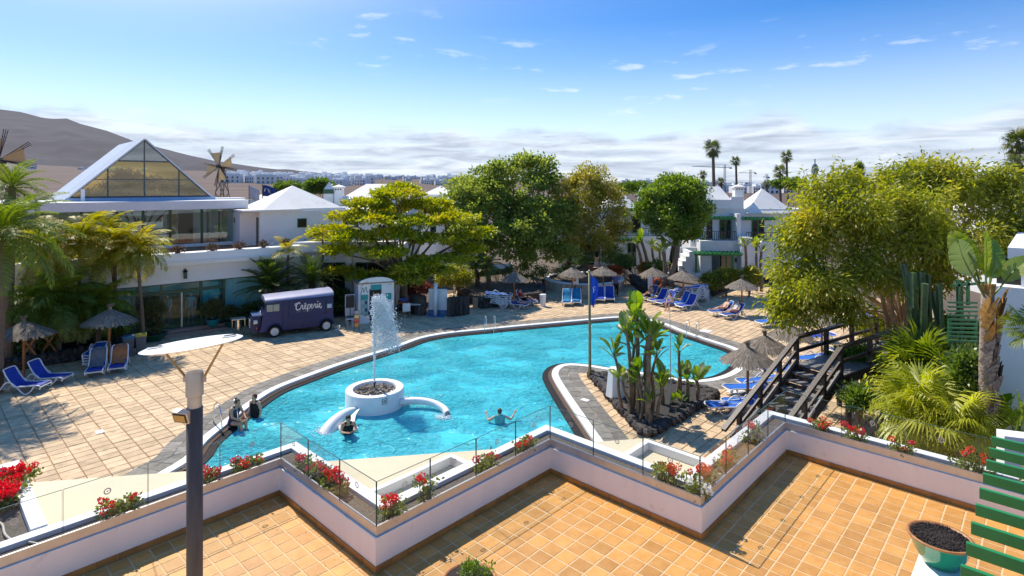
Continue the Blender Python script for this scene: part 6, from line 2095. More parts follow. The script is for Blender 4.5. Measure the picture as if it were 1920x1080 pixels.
decal(sg, [(.045 * math.cos(k * .628), .465 + .045 * math.sin(k * .628)) for k in range(10)], M_ink, RF + .013, 'symbol')
decal(sg, [(-.05, .51), (-.035, .52), (.05, .42), (.035, .41)], M_fwhite, RF + .017, 'symbol_bar')

# water jet: a stream and the drops that fall from it
M_drop, t_, o_ = nodes_of('water_drops')
bs = t_.nodes.new('ShaderNodeBsdfPrincipled'); bs.inputs['Base Color'].default_value = (.86, .92, .95, 1); bs.inputs['Roughness'].default_value = .15
trn = t_.nodes.new('ShaderNodeBsdfTransparent'); mxs = t_.nodes.new('ShaderNodeMixShader'); mxs.inputs[0].default_value = .82
t_.links.new(trn.outputs[0], mxs.inputs[1]); t_.links.new(bs.outputs[0], mxs.inputs[2]); t_.links.new(mxs.outputs[0], o_.inputs[0])
ico = bmesh.new(); bmesh.ops.create_icosphere(ico, subdivisions=1, radius=1)
iv = np.array([v.co[:] for v in ico.verts]); ifc = np.array([[v.index for v in f.verts] for f in ico.faces]); ico.free()
def drops(name, C, R, mat):
    n = len(C)
    V = (iv[None] * R[:, None, None] * np.array([1, 1, 1.35]) + C[:, None, :]).reshape(-1, 3)
    Fc = (ifc[None] + (np.arange(n) * len(iv))[:, None, None]).reshape(-1, 3)
    me = bpy.data.meshes.new(name)
    me.vertices.add(len(V)); me.loops.add(Fc.size); me.polygons.add(len(Fc))
    me.vertices.foreach_set('co', V.astype(np.float32).ravel()); me.loops.foreach_set('vertex_index', Fc.astype(np.int32).ravel())
    me.polygons.foreach_set('loop_start', np.arange(0, Fc.size, 3, dtype=np.int32)); me.polygons.foreach_set('use_smooth', np.ones(len(Fc), bool))
    me.materials.append(mat); me.update(calc_edges=True)
    return me
rgn = np.random.default_rng(5)
J0 = Vector((FC.x - .02, FC.y + .05, .72)); JH = 3.15
n1 = 900
tt = rgn.random(n1) ** .8
C1 = np.stack([J0.x + rgn.normal(size=n1) * (.012 + .06 * tt ** 1.5) - .02 * tt, J0.y + rgn.normal(size=n1) * (.012 + .06 * tt ** 1.5), J0.z + JH * tt], 1)
R1 = .012 + .014 * rgn.random(n1)
n2 = 6500
a = rgn.random(n2) ** .75
spx = .75 * np.abs(rgn.normal(size=n2)) * .5
C2 = np.stack([J0.x + .06 + (.10 + .55 * (a ** .6)) * rgn.random(n2) * 1.3 + rgn.normal(size=n2) * .10, J0.y + rgn.normal(size=n2) * (.10 + .16 * a), J0.z + JH * (1.02 - .62 * a) + rgn.normal(size=n2) * .05], 1)
R2 = .007 + .015 * rgn.random(n2) ** 2
n3 = 900
C3 = np.stack([J0.x + .15 + rgn.random(n3) * 1.0, J0.y + rgn.normal(size=n3) * .3, .1 + JH * rgn.random(n3)], 1); R3 = .004 + .006 * rgn.random(n3)
jet = MB().tube([J0, J0 + Vector((0, 0, JH * .3)), J0 + Vector((-.02, 0, JH * .72))], [.022, .03, .04], 8).build('water_jet', M_drop, smooth=True)
tag(jet, 'white water jet rising from the round fountain', 'water jet', kind='stuff')
tag(link('spray', drops('spray', np.concatenate([C1, C2, C3]), np.concatenate([R1, R2, R3]), M_drop)), 'white spray of drops falling from the fountain jet', 'spray', kind='stuff')
# splash ripples where the drops fall and at the arm mouth
for (cx_, cy_, rx_, ry_, nn) in ((FC.x + 1.35, FC.y + .35, .7, .5, 500), (FC.x + 2.65, FC.y - 1.15, .35, .25, 180), (FC.x - 1.15, FC.y - 2.3, .5, .35, 200)):
    C = np.stack([cx_ + rgn.normal(size=nn) * rx_ * .5, cy_ + rgn.normal(size=nn) * ry_ * .5, -.085 + .05 * rgn.random(nn) ** 2], 1)
    tag(link('splash', drops('splash', C, .010 + .016 * rgn.random(nn), M_drop)), None, None, kind='stuff')

# ------------------------------------------------------------------ pool ladders
def ladder(label, p, ang, ch=.05):
    t = thing('pool_ladder', label, 'ladder', p, ang, 'pool ladders')
    for s in (-1, 1):
        MB().tube(catmull([(s * .25, -.55, -.9), (s * .25, -.52, -.1), (s * .25, -.45, .45), (s * .25, -.2, .72), (s * .25, .1, .70), (s * .25, .25, .5), (s * .25, .27, .0)], sub=5), .021, 8).build('handrail', M_chrome, t, smooth=True)
    for k in range(3):
        MB().box((0, -.55, -.2 - k * .28), (.5, .09, .03)).build('step', M_plastic, t)
ladder('steel pool ladder at the left end of the pool beside the bathers', G(418, 797) + Vector((0, .1, .03)), math.radians(45))
ladder('steel pool ladder at the far pool edge', G(919, 617) + Vector((0, 0, .03)), math.radians(-5))
ladder('steel pool ladder at the right lobe of the pool', G(1300, 628) + Vector((0, 0, .03)), math.radians(-30))
# skimmer lids on the deck
for (u, v, lab) in ((1323, 622, 'pale square lid in the paving beside the right ladder'), (1380, 736, 'pale square lid in the paving near the stair rail'), (1097, 752, 'small white lid on the grey slabs of the pool tongue'), (187, 812, 'small pale cover in the paving at left')):
    p = G(u, v)
    tag(MB().box((p.x, p.y, .040), (.62 if u > 1200 else .22, .55 if u > 1200 else .3, .022), TH).build('lid', M_trim, bevel=.004), lab, 'lid')

# ------------------------------------------------------------------ flag pole, white pole, cone
M_pole = pm('olive_metal_pole', (.28, .25, .13), .45, metal=.5)
p = G(1106, 712)
t = thing('flag_pole', 'olive coloured flag pole on the pool tongue', 'pole', p)
ph = EYE - (510 - HORIZON) / FPX * p.y
MB().tube([(0, 0, 0), (0, 0, 1.0), (-.02, 0, ph)], [.065, .06, .045], 10).build('shaft', M_pole, t, smooth=True)
MB().ball((-.02, 0, ph + .03), .06).build('finial', M_pole, t)
t = thing('blue_flag', 'blue flag with white emblem hanging limp from the olive pole', 'flag', (p.x, p.y, 0))
zt3 = ph - .12
vs, fs = [], []
for i in range(13):
    f = i / 12
    for k in range(9):
        g = k / 8
        wd = (.28 + .08 * math.sin(f * 5)) * (1 - .35 * f)
        vs.append((.03 + wd * g, .05 * math.sin(g * 9 + f * 3), zt3 - 1.15 * f - .22 * g))
for i in range(12):
    for k in range(8):
        fs.append((i * 9 + k, i * 9 + k + 1, (i + 1) * 9 + k + 1, (i + 1) * 9 + k))
fl = MB().add(vs, fs).build('cloth', pm('flag_blue', (.006, .09, .62), .7), t, smooth=True)
fl.modifiers.new('thick', 'SOLIDIFY').thickness = .006
b = MB()
b.tube([(.12, -.055, zt3 - .50), (.16, -.06, zt3 - .60), (.14, -.06, zt3 - .72)], .018, 6); b.ball((.19, -.06, zt3 - .48), .025, 8, 5); b.tube([(.16, -.06, zt3 - .58), (.22, -.06, zt3 - .60)], .012, 6)
b.build('emblem', M_plastic, t)
p = G(1258, 768)
ph = EYE - (575 - HORIZON) / FPX * p.y
tag(MB().tube([(p.x, p.y, .2), (p.x - .02, p.y, ph * .6), (p.x - .04, p.y, ph)], [.02, .016, .010], 8).build('thin_pole', pm('pale_pole', (.5, .48, .5), .5)), 'thin pale pole standing in the triangular bed', 'pole')
p = G(1154, 742, .22)
tag(MB().lathe([(.36, 0), (.26, 1.0), (.24, 1.02)], 6, p).build('white_pedestal', M_white), 'tapered white pedestal behind the bird-of-paradise stems', 'pedestal')

# ------------------------------------------------------------------ lamp post on the terrace
LPX = Vector((-2.975, 5.4, TZ))
M_post = pm('grey_brown_post', (.085, .070, .065), .6, var=.25, scale=4, stretch=(6, 6, .6), bump=.2)
M_alum = pm('cast_aluminium', (.52, .48, .43), .45, metal=.6, var=.1)
M_lampw = pm('white_lamp_disc', (.86, .86, .85), .35, var=.02)
t = thing('lamp_post', 'grey lamp post with tilted white reflector disc on the terrace', 'lamp', LPX)
MB().tube([(0, 0, 0), (0, 0, 2.72)], .070, 20).build('shaft', M_post, t, smooth=True)
MB().lathe([(.062, 2.70), (.062, 2.82), (.076, 2.83), (.076, 3.03), (.070, 3.05), (.02, 3.06)], 28).build('head', M_alum, t, auto=40)
zd = 3.31
disc = link('reflector', None, t, (-.02, 0, zd)); disc.rotation_euler = (math.radians(-5), math.radians(-6.5), 0)
MB().lathe([(.02, -.012), (.40, -.012), (.43, .0), (.40, .012), (.02, .02)], 56).build('disc', M_lampw, disc, auto=30)
for s in (-1, 1):
    MB().bar((s * .29 - .05, -.10 if s < 0 else .12, .026), (s * .29 + .05, -.08 if s < 0 else .14, .026), .012, .012).build('clip', M_black, disc)
    MB().lathe([(.06, .020), (.055, .024)], 20, (s * .29, -.10 if s < 0 else .12, 0), sx=1.2).build('clip_plate', pm('pale_plate', (.6, .62, .6), .4), disc)
    MB().tube([(s * .068, 0, 2.98), (s * .10, 0, 3.02), (s * .30 - .02, 0, zd + s * .03)], [.010, .012, .010], 8).build('arm', pm('bronze_arm', (.34, .24, .11), .4, metal=.5), t)
    MB().box((s * .085, 0, 2.985), (.04, .02, .06)).build('bracket', M_alum, t)
fd = link('floodlight', None, t, (-.085, -.05, 2.655)); fd.rotation_euler = (math.radians(18), 0, math.radians(-14))
MB().box((0, 0, 0), (.17, .06, .115)).build('housing', M_alum, fd, bevel=.008)
MB().box((0, -.032, 0), (.135, .008, .085)).build('bezel', M_black, fd)
MB().box((0, -.037, 0), (.118, .006, .068)).build('lens', pm('amber_lens', (.55, .30, .06), .2, var=.2, scale=14), fd)
MB().tube([(.05, .03, .03), (.10, .05, .05)], .012, 6).build('bracket', M_rust, fd)

# ------------------------------------------------------------------ wooden stairs and bridge
sd = Vector((.83, .558)).normalized(); sp = Vector((sd.y, -sd.x))
TL = Vector((9.47, 19.3)); ZP = 2.0; WS = 1.55; RUN = 3.55
t = thing('wooden_bridge', 'dark wooden stairs and footbridge with heavy railings', 'bridge')
def W3(along, across, z):
    q = TL + sd * along + sp * across
    return Vector((q.x, q.y, z))
LEN = 5.6
NS = 10
for k in range(NS):
    f = (k + .5) / NS
    z = ZP * (k + 1) / (NS + 1)
    a_ = -RUN * (1 - f)
    MB().bar(W3(a_, .12, z), W3(a_, WS - .12, z), .34, .05).build('tread', M_woodgrey, t)
    MB().bar(W3(a_ + .15, .13, z + .085), W3(a_ + .15, WS - .13, z + .085), .03, .12).build('riser', M_wood, t)
for s in (.04, WS - .04):
    MB().bar(W3(-RUN - .1, s, .10), W3(0, s, ZP - .08), .07, .26).build('stringer', M_wood, t)
nb = 30
for k in range(nb):
    a_ = LEN * (k + .5) / nb
    MB().bar(W3(a_, .02, ZP), W3(a_, WS - .02, ZP), LEN / nb - .012, .045).build('plank', M_woodgrey, t)
for s in (.06, WS - .06):
    MB().bar(W3(0, s, ZP - .16), W3(LEN, s, ZP - .16), .09, .26).build('beam', M_wood, t)
    for a_ in (.5, 2.8, 5.2):
        MB().bar(W3(a_, s, 0), W3(a_, s, ZP - .03), .13, .13, up=(1, 0, 0)).build('pile', M_wood, t)
    RH = .86
    for a_ in (0.0, 1.9, 3.7, LEN):
        MB().bar(W3(a_, s, ZP - .1), W3(a_, s, ZP + RH), .13, .13, up=(sd.x, sd.y, 0)).build('post', M_wood, t)
    MB().bar(W3(0, s, ZP + RH + .05), W3(LEN + .08, s, ZP + RH + .05), .15, .09).build('handrail', M_wood, t)
    MB().bar(W3(0, s, ZP + RH * .52), W3(LEN, s, ZP + RH * .52), .06, .11).build('rail', M_wood, t)
    for f in (.28, .58, .88):
        a_ = -RUN * f; z = ZP * (1 - f)
        MB().bar(W3(a_, s, max(0, z - .05)), W3(a_, s, z + RH), .12, .12, up=(sd.x, sd.y, 0)).build('post', M_wood, t)
    slope = ZP / RUN
    MB().bar(W3(.05, s, ZP + RH + .06), W3(-RUN - .35, s, RH + .02 - .35 * slope + .05), .15, .09).build('handrail', M_wood, t)
    MB().bar(W3(0, s, ZP + RH * .52), W3(-RUN, s, RH * .52), .06, .11).build('rail', M_wood, t)
    MB().bar(W3(0, s, ZP + .16), W3(-RUN + .1, s, .16), .05, .12).build('rail', M_woodgrey, t)
lava_wall('rough stone bank under the far end of the wooden bridge', [W3(LEN - .2, -.1, 0).to_2d(), W3(LEN - .2, 2.2, 0).to_2d(), W3(LEN + .4, 3.6, 0).to_2d()], 1.6, .5, size=.34)

# ------------------------------------------------------------------ green pergola, pots and pedestal at the right corner of the terrace
t = thing('pergola', 'bright green slatted pergola at the bottom right corner', 'pergola')
s0 = Vector((4.59, 5.51))
for k in range(11):
    q = s0 - A2 * (.319 * k)
    e = q + B2 * 2.6
    MB().bar((q.x, q.y, 5.555), (e.x, e.y, 5.555), .036, .082).build('slat', M_greenb, t, bevel=.004)
for off in (.44, 2.2):
    q = s0 + B2 * off + A2 * .2; e = q - A2 * 3.8
    MB().bar((q.x, q.y, 5.43), (e.x, e.y, 5.43), .07, .11).build('beam', M_greenb, t, bevel=.004)
q = s0 + B2 * .44 - A2 * 3.5
MB().bar((q.x, q.y, TZ), (q.x, q.y, 5.37), .09, .09, up=(1, 0, 0)).build('post', M_greenb, t)
q = s0 + B2 * 2.2 - A2 * .1
MB().bar((q.x, q.y, TZ), (q.x, q.y, 5.37), .09, .09, up=(1, 0, 0)).build('post', M_greenb, t)
pc = AT(1763, 1005, 5.75)
ped_z = pc.z - .27
q0 = G(1722, 1040, ped_z).to_2d()
t = thing('pedestal', 'white masonry pedestal under the green glazed pot', 'pedestal')
MB().prism([q0 + A2 * .12 - B2 * .0, q0 + A2 * .12 + B2 * .62, q0 - A2 * .9 + B2 * .62, q0 - A2 * .9], TZ + .001, ped_z).build('block', M_rend, t, bevel=.015)
MB().prism([q0 + A2 * .13 - B2 * .01, q0 + A2 * .13 + B2 * .63, q0 - A2 * .91 + B2 * .63, q0 - A2 * .91 - B2 * .01], TZ + .0012, TZ + .08).build('skirting', M_skirt, t)
M_glaze = pm('green_glaze', (.010, .25, .13), .12, var=.15, scale=5, coat=.6); M_rimb = pm('worn_glaze_rim', (.38, .16, .045), .5, var=.35, scale=12)
def bowl(label, c, r, h, soil_mat, glaze, rim, cat='pot', squeeze=1.0, name='plant_pot', group=None):
    t = thing(name, label, cat, c, group=group)
    MB().lathe([(r * .50, 0), (r * .55, .02 * h), (r * .80, h * .45), (r * .97, h * .92), (r, h * .95)], 44, sy=squeeze).build('body', glaze, t, smooth=True)
    MB().lathe([(r * .97, h * .92), (r * 1.02, h * .95), (r * 1.02, h), (r * .93, h * 1.005), (r * .90, h * .9)], 44, sy=squeeze).build('rim', rim, t, smooth=True)
    MB().lathe([(r * .95, h * .90), (r * .93, h * .955), (r * .5, h * .985), (.01, h)], 32, sy=squeeze).build('soil', soil_mat, t)
    return t
M_potsoil = pm('potting_soil', (.050, .036, .030), .95, var=.6, scale=55, bump=1.0, bscale=110)
pt = bowl('green glazed bowl full of bare dark soil on the white pedestal', (pc.x, pc.y, ped_z), .275, .27, M_potsoil, M_glaze, M_rimb)
# crumbs of soil
rgp = np.random.default_rng(2)
rr_ = .24 * np.sqrt(rgp.random(700)); aa = rgp.random(700) * 6.283
me = drops('crumbs', np.stack([rr_ * np.cos(aa), rr_ * np.sin(aa), np.full(700, .268)], 1), .004 + .006 * rgp.random(700), M_potsoil)
tag(link('soil_crumbs', me, pt), kind='stuff')
c = AT(880, 1090, 6.3)
pt = bowl('terracotta bowl with a small green plant at the bottom edge', (c.x, c.y, c.z - .26), .30, .28, M_potsoil, pm('terracotta', (.42, .17, .06), .7), pm('terracotta_rim', (.46, .19, .07), .7))
MB().lathe([(.16, 0), (.18, c.z - .26 - TZ)], 16, (0, 0, -(c.z - .26 - TZ))).build('foot', M_white, pt)
crown('leaves', [((.02, .02, .34), (.09, .09, .09)), ((.2, .05, .32), (.05, .05, .08))], 60, 8, .025, .04, .022, L_bright, pt, droop=-.2)

# pots and bins at the shop front
M_pteal = pm('turquoise_pot', (.012, .22, .23), .35, coat=.3); M_pgreen = pm('dark_green_pot', (.010, .10, .05), .4, coat=.3)
L_top = leafm('topiary_leaves', [(.05, .06, .012), (.11, .12, .02), (.18, .17, .03)], .35)
def topiary(label, u, v, z, r, h, glaze, balls):
    c = G(u, v, z)
    t = bowl(label, (c.x, c.y, z), r, h, M_potsoil, glaze, glaze, 'potted plant', name='potted_tree', group='potted trees at the shop')
    MB().tube([(0, 0, h * .8), (.02, 0, balls[0][0][2])], .03, 6).build('stem', M_bark, t)
    crown('crown', balls, 150, 26, .07, .07, .045, L_top, t, low=-.9)
    return t
topiary('potted ball tree in a dark green bowl left of the shop door', 289, 638, .02, .62, .36, M_pgreen, [((0, 0, 1.55), (.52, .5, .36)), ((.05, 0, .7), (.38, .35, .25))])
topiary('round clipped tree in a turquoise pot right of the shop door', 399, 612, .28, .36, .42, M_pteal, [((0, 0, 1.0), (.46, .45, .45))])
topiary('smaller clipped tree in a green pot beside the turquoise pot', 433, 613, .1, .36, .34, M_pgreen, [((0, 0, .85), (.38, .36, .30))])
def bin_(label, u, v, body, lid):
    c = G(u, v)
    t = thing('waste_bin', label, 'bin', (c.x, c.y, .02), math.radians(35), 'waste bins by the shop')
    b = MB(); s0_, s1_ = .17, .22
    b.add([(-s0_, -s0_, 0), (s0_, -s0_, 0), (s0_, s0_, 0), (-s0_, s0_, 0), (-s1_, -s1_, .82), (s1_, -s1_, .82), (s1_, s1_, .82), (-s1_, s1_, .82)], [(3, 2, 1, 0), (4, 5, 6, 7), (0, 1, 5, 4), (1, 2, 6, 5), (2, 3, 7, 6), (3, 0, 4, 7)])
    b.build('body', body, t, bevel=.02)
    MB().box((0, 0, .88), (.47, .47, .12)).build('lid', lid, t, bevel=.03)
bin_('grey bin with a blue lid by the left bed', 241, 668, pm('grey_bin', (.12, .13, .15), .5), pm('blue_lid', (.02, .17, .34), .5))
bin_('grey bin with a yellow lid by the left bed', 264, 663, pm('grey_bin', (.12, .13, .15), .5), pm('yellow_lid', (.45, .40, .05), .5))
c = G(713, 0 + 580); c = G(1018, 575)
tag(MB().lathe([(.16, 0), (.22, .78), (.2, .8), (.02, .78)], 18, (c.x, c.y, .02)).build('white_bin', M_plastic, auto=30), 'white plastic bin at the end of the stone wall', 'bin')
# steel frame stand beside the shop
c = G(447, 628)
t = thing('steel_stand', 'small steel frame stand beside the van nose', 'stand', (c.x, c.y, .02), math.radians(30))
for sx in (-.3, .3):
    for sy in (-.25, .25):
        MB().tube([(sx, sy, 0), (sx, sy, .85)], .02, 6).build('leg', M_chrome, t)
MB().box((0, 0, .86), (.68, .58, .03)).build('top', M_steel, t)
MB().lathe([(.16, .25), (.16, .8)], 16).build('keg', M_chrome, t)

# orange trestles behind the left bed
for k, (u, v, lab) in enumerate(((55, 668, 'orange-brown wooden trestle behind the leftmost parasol'), (92, 660, 'orange-brown crossed wooden trestle between the left parasols'))):
    c = G(u, v, .5)
    t = thing('wooden_trestle', lab, 'trestle', (c.x, c.y, .35), .4)
    for s in (-1, 1):
        MB().bar((-s * .35, 0, 0), (s * .25, 0, 1.0), .06, .08).build('leg', M_woodor, t)
    MB().bar((-.3, 0, .98), (.6, 0, .98), .06, .06).build('top_bar', M_woodor, t)

# shower with white column and lava wall
c = G(815, 594)
t = thing('pool_shower', 'white shower column and white back panel in a curved lava wall', 'shower', (c.x, c.y, 0), math.radians(-8))
M_sblue = pm('blue_tile', (.06, .17, .33), .4)
MB().box((.05, .55, .80), (1.15, .12, 1.6)).build('back_panel', M_white, t)
MB().box((.05, .46, .16), (1.15, .06, .32)).build('blue_base', M_sblue, t)
MB().box((.05, .1, .02), (1.15, .7, .06)).build('tray', M_sblue, t)
MB().tube([(0, .18, .05), (0, .18, 2.0)], .12, 16).build('column', M_white, t, smooth=True)
MB().tube([(0, .10, 1.86), (0, -.12, 1.90), (0, -.16, 1.84)], .02, 8).build('shower_head', M_chrome, t)
for (x0, sgn) in ((-.55, -1), (.66, 1)):
    for k in range(5):
        a_ = k * .3
        MB().box((x0 + sgn * (.22 + .22 * k), .25 + .10 * k * k * .3, .58), (.24, .5, 1.16), -sgn * a_ * .4).build('stone', M_lava, t, bevel=.03)

# ------------------------------------------------------------------ kiosk
KC = G(672, 609).to_2d(); kd = ax_(24); kb = Vector((-kd.y, kd.x))
t = thing('kiosk', 'small white excursion kiosk with arched top, teal signs and dark doorway', 'kiosk', (KC.x, KC.y, 0), math.radians(24))
KW, KD = 2.05, 1.6
prof = [(0, 0), (KW, 0), (KW, 2.30)] + [(KW / 2 + KW / 2 * math.cos(k * math.pi / 10), 2.30 + .36 * math.sin(k * math.pi / 10)) for k in range(1, 10)] + [(0, 2.30)]
def slab(pts, y0, y1, mat, nm, par=None):
    n = len(pts)
    vs = [(x, y0, z) for x, z in pts] + [(x, y1, z) for x, z in pts]
    return MB().add(vs, [tuple(range(n)), tuple(range(2 * n - 1, n - 1, -1))] + [(i, n + i, n + (i + 1) % n, (i + 1) % n) for i in range(n)]).build(nm, mat, par or t)
slab([(0, 0), (.62, 0), (.62, 2.0), (1.32, 2.0), (1.32, 0), (KW, 0)] + prof[2:], 0, .08, M_white, 'front')
MB().box((.05, KD / 2 + .05, 1.15), (.1, KD - .1, 2.3)).build('side', M_white, t); MB().box((KW - .05, KD / 2 + .05, 1.15), (.1, KD - .1, 2.3)).build('side', M_white, t)
MB().box((KW / 2, KD, 1.15), (KW, .1, 2.3)).build('back', M_white, t)
MB().box((KW / 2, KD / 2 + .02, 2.33), (KW + .3, KD + .1, .06)).build('roof', pm('brown_roof', (.3, .2, .12), .8), t)
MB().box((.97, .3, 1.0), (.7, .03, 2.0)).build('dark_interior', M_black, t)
MB().box((1.0, -.02, 2.08), (.62, .03, .30)).build('door_sign', M_teal, t)
MB().box((.33, -.02, 1.12), (.42, .03, 1.15)).build('poster_board', pm('pale_teal_board', (.25, .42, .42), .6), t)
MB().box((.33, -.038, 1.55), (.40, .004, .28)).build('board_header', M_teal, t)
for (x, z) in ((.43, 1.25), (.43, .82)): MB().box((x, -.038, z), (.13, .004, .2)).build('board_picture', pm('navy_print', (.03, .06, .14), .6), t)
for (x, z) in ((.23, 1.25), (.23, .82)): MB().box((x, -.038, z), (.15, .004, .2)).build('board_text', pm('grey_print', (.4, .5, .5), .6), t)
MB().box((1.72, -.02, 1.5), (.34, .03, .38)).build('side_sign', M_teal, t)
def stroke(pts, w, y, mat, nm, par, closed=False):
    """a flat painted stroke in the x-z plane"""
    p = [Vector(q) for q in pts]
    vs, fs = [], []
    for i, q in enumerate(p):
        d = p[min(i + 1, len(p) - 1)] - p[max(0, i - 1)]
        d = d.normalized() if d.length else Vector((1, 0))
        n_ = Vector((-d.y, d.x)) * (w[i] if hasattr(w, '__len__') else w) * .5
        for yy in (y, y + .004):
            vs += [(q.x + n_.x, yy, q.y + n_.y), (q.x - n_.x, yy, q.y - n_.y)]
    for i in range(len(p) - 1):
        o = i * 4
        fs += [(o, o + 1, o + 5, o + 4), (o + 3, o + 2, o + 6, o + 7), (o, o + 4, o + 6, o + 2), (o + 1, o + 3, o + 7, o + 5)]
    return MB().add(vs, fs).build(nm, mat, par)
def cm2(pts, sub=6): return [q.to_2d() for q in catmull([(x, z, 0) for x, z in pts], sub=sub)]
stroke(cm2([(.08, 1.72), (.14, 1.78), (.20, 2.02), (.24, 2.10), (.28, 1.95), (.30, 1.84), (.36, 2.0), (.42, 2.12), (.46, 2.05), (.46, 1.90), (.50, 1.82), (.56, 1.88)]), .035, -.012, pm('logo_grey_green', (.10, .22, .20), .6), 'logo_letter', t)
stroke(cm2([(.12, 2.08), (.20, 2.24), (.36, 2.36), (.56, 2.40)]), .03, -.012, pm('logo_orange', (.6, .28, .06), .6), 'logo_arc', t)
stroke(cm2([(.10, 2.06), (.18, 2.20), (.34, 2.31), (.52, 2.35)]), .02, -.012, pm('logo_yellow', (.6, .5, .12), .6), 'logo_arc', t)
M_navy = pm('navy_paint', (.012, .02, .09), .6)
slab([(.30, .45), (.42, .62), (.56, .72), (.70, 1.02), (.80, 1.45), (.84, 1.40), (.80, 1.0), (.72, .62), (.60, .52), (.42, .50)], -.016, -.010, M_navy, 'dolphin_shape')
# things around the kiosk
c = G(665, 612) + Vector((-.2, -.2, 0))
t2 = thing('speaker', 'black loudspeaker on a tripod stand in front of the kiosk', 'speaker', (c.x, c.y, 0), .4)
MB().box((0, 0, 1.45), (.42, .32, .66)).build('cabinet', M_black, t2, bevel=.02)
MB().tube([(0, 0, .3), (0, 0, 1.15)], .02, 8).build('pole', M_black, t2)
for k in range(3):
    a_ = k * 2.094
    MB().tube([(0, 0, .5), (.42 * math.cos(a_), .42 * math.sin(a_), 0)], .014, 6).build('leg', M_black, t2)
c = G(656, 604)
t2 = thing('pin_board', 'white easel board with a dark round target beside the kiosk', 'board', (c.x, c.y, 0), .35)
MB().box((0, 0, 1.0), (.55, .05, 1.25)).build('panel', M_plastic, t2)
MB().lathe([(.2, 0), (.2, .02)], 20).build('target', pm('dart_brown', (.08, .06, .05), .8), t2, loc=(0, -.03, 1.3)).rotation_euler = (math.pi / 2, 0, 0)
for s in (-1, 1): MB().bar((s * .22, 0, 0), (s * .22, 0, .4), .05, .04, up=(1, 0, 0)).build('leg', M_plastic, t2)
def stool(label, p):
    t3 = thing('white_stool', label, 'stool', p)
    MB().box((0, 0, .45), (.34, .34, .04)).build('seat', M_plastic, t3)
    for sx in (-1, 1):
        for sy in (-1, 1): MB().bar((sx * .14, sy * .14, 0), (sx * .14, sy * .14, .43), .03, .03, up=(1, 0, 0)).build('leg', M_plastic, t3)
stool('white stool beside the loudspeaker stand', G(657, 613) + Vector((0, 0, .02)))
c = G(772, 592)
t2 = thing('white_table', 'white table with papers right of the kiosk', 'table', (c.x, c.y, 0), .3)
MB().box((0, 0, .72), (1.0, .6, .04)).build('top', M_plastic, t2)
for sx in (-.45, .45):
    for sy in (-.25, .25): MB().tube([(sx, sy, 0), (sx, sy, .7)], .018, 6).build('leg', M_chrome, t2)
c2 = G(762, 596)
t2 = thing('white_chair', 'white plastic chair in front of the kiosk table', 'chair', (c2.x, c2.y, 0), .2)
MB().box((0, 0, .45), (.45, .45, .04)).build('seat', M_plastic, t2); MB().box((0, -.22, .70), (.45, .04, .44)).build('backrest', M_plastic, t2)
for sx in (-.2, .2):
    for sy in (-.2, .2): MB().tube([(sx, sy, 0), (sx, sy, .45)], .02, 6).build('leg', M_chrome, t2)
c3 = G(757, 588)
t2 = thing('display_table', 'small table with orange-red cover and blue box right of the spray', 'table', (c3.x, c3.y, 0), .2)
MB().box((0, 0, .74), (.75, .55, .10)).build('cover', pm('orange_cover', (.55, .10, .02), .7), t2)
for sx in (-.3, .3):
    for sy in (-.2, .2): MB().tube([(sx, sy, 0), (sx, sy, .7)], .02, 6).build('leg', M_chrome, t2)
tag(MB().box((c3.x, c3.y, .88), (.42, .3, .18), .2).build('blue_box', pm('blue_plastic', (.01, .12, .6), .4), bevel=.02), 'bright blue box on the orange-red table cover', 'box')
# bicycle-like rack with flyers
c = G(668, 622)
t2 = thing('flyer_rack', 'colourful flyer rack at the kiosk corner', 'rack', (c.x, c.y + .1, 0), .3)
for k in range(4):
    MB().box((0, .02 * k, .35 + .22 * k), (.24, .03, .18)).build('flyer', pm('flyer_%d' % k, ((.6, .3, .05), (.5, .08, .06), (.6, .55, .2), (.3, .3, .4))[k], .6), t2)
for s in (-1, 1): MB().tube([(s * .13, 0, 0), (s * .13, .1, 1.15)], .012, 6).build('leg', M_black, t2)

# small things on the garden side
c = G(869, 545, .4)
t2 = thing('info_sign', 'small rust-red sign on a post above the stone wall', 'sign', (c.x, c.y, .3))
MB().tube([(0, 0, 0), (0, 0, 1.4)], .03, 8).build('post', M_rust, t2); MB().box((0, -.03, 1.35), (.34, .03, .42)).build('panel', pm('rust_red', (.26, .06, .03), .7), t2)
c = AT(1052, 497, 47.5)
t2 = thing('white_board', 'white board with a red post behind the round planter', 'sign', (c.x, c.y, .3))
MB().box((0, 0, c.z - .3), (.55, .06, .55)).build('panel', M_plastic, t2); MB().box((.38, 0, c.z - .35), (.14, .08, .5)).build('red_post', pm('red_paint', (.5, .03, .03), .5), t2)
MB().tube([(-.1, 0, 0), (-.1, 0, c.z - .55)], .03, 8).build('post', M_rust, t2)
c = G(1219, 552)
t2 = thing('white_sign', 'white upright sign panel under the sunlit parasol', 'sign', (c.x, c.y, 0))
MB().box((0, 0, .95), (.34, .05, 1.1)).build('panel', M_plastic, t2); MB().box((0, 0, .2), (.1, .05, .4)).build('foot', M_chrome, t2)
c = G(1079, 560)
t2 = thing('warning_sign', 'white sign with orange symbol on the parasol pole at the round planter', 'sign', (c.x, c.y - .08, 0))
MB().box((0, 0, 1.25), (.42, .02, .42)).build('panel', M_plastic, t2); MB().box((-.06, -.015, 1.33), (.16, .01, .2)).build('symbol', pm('orange_symbol', (.6, .22, .02), .6), t2); MB().tube([(0, .03, 0), (0, .03, 1.2)], .015, 6).build('post', M_rust, t2)
c = G(1233, 545, .4)
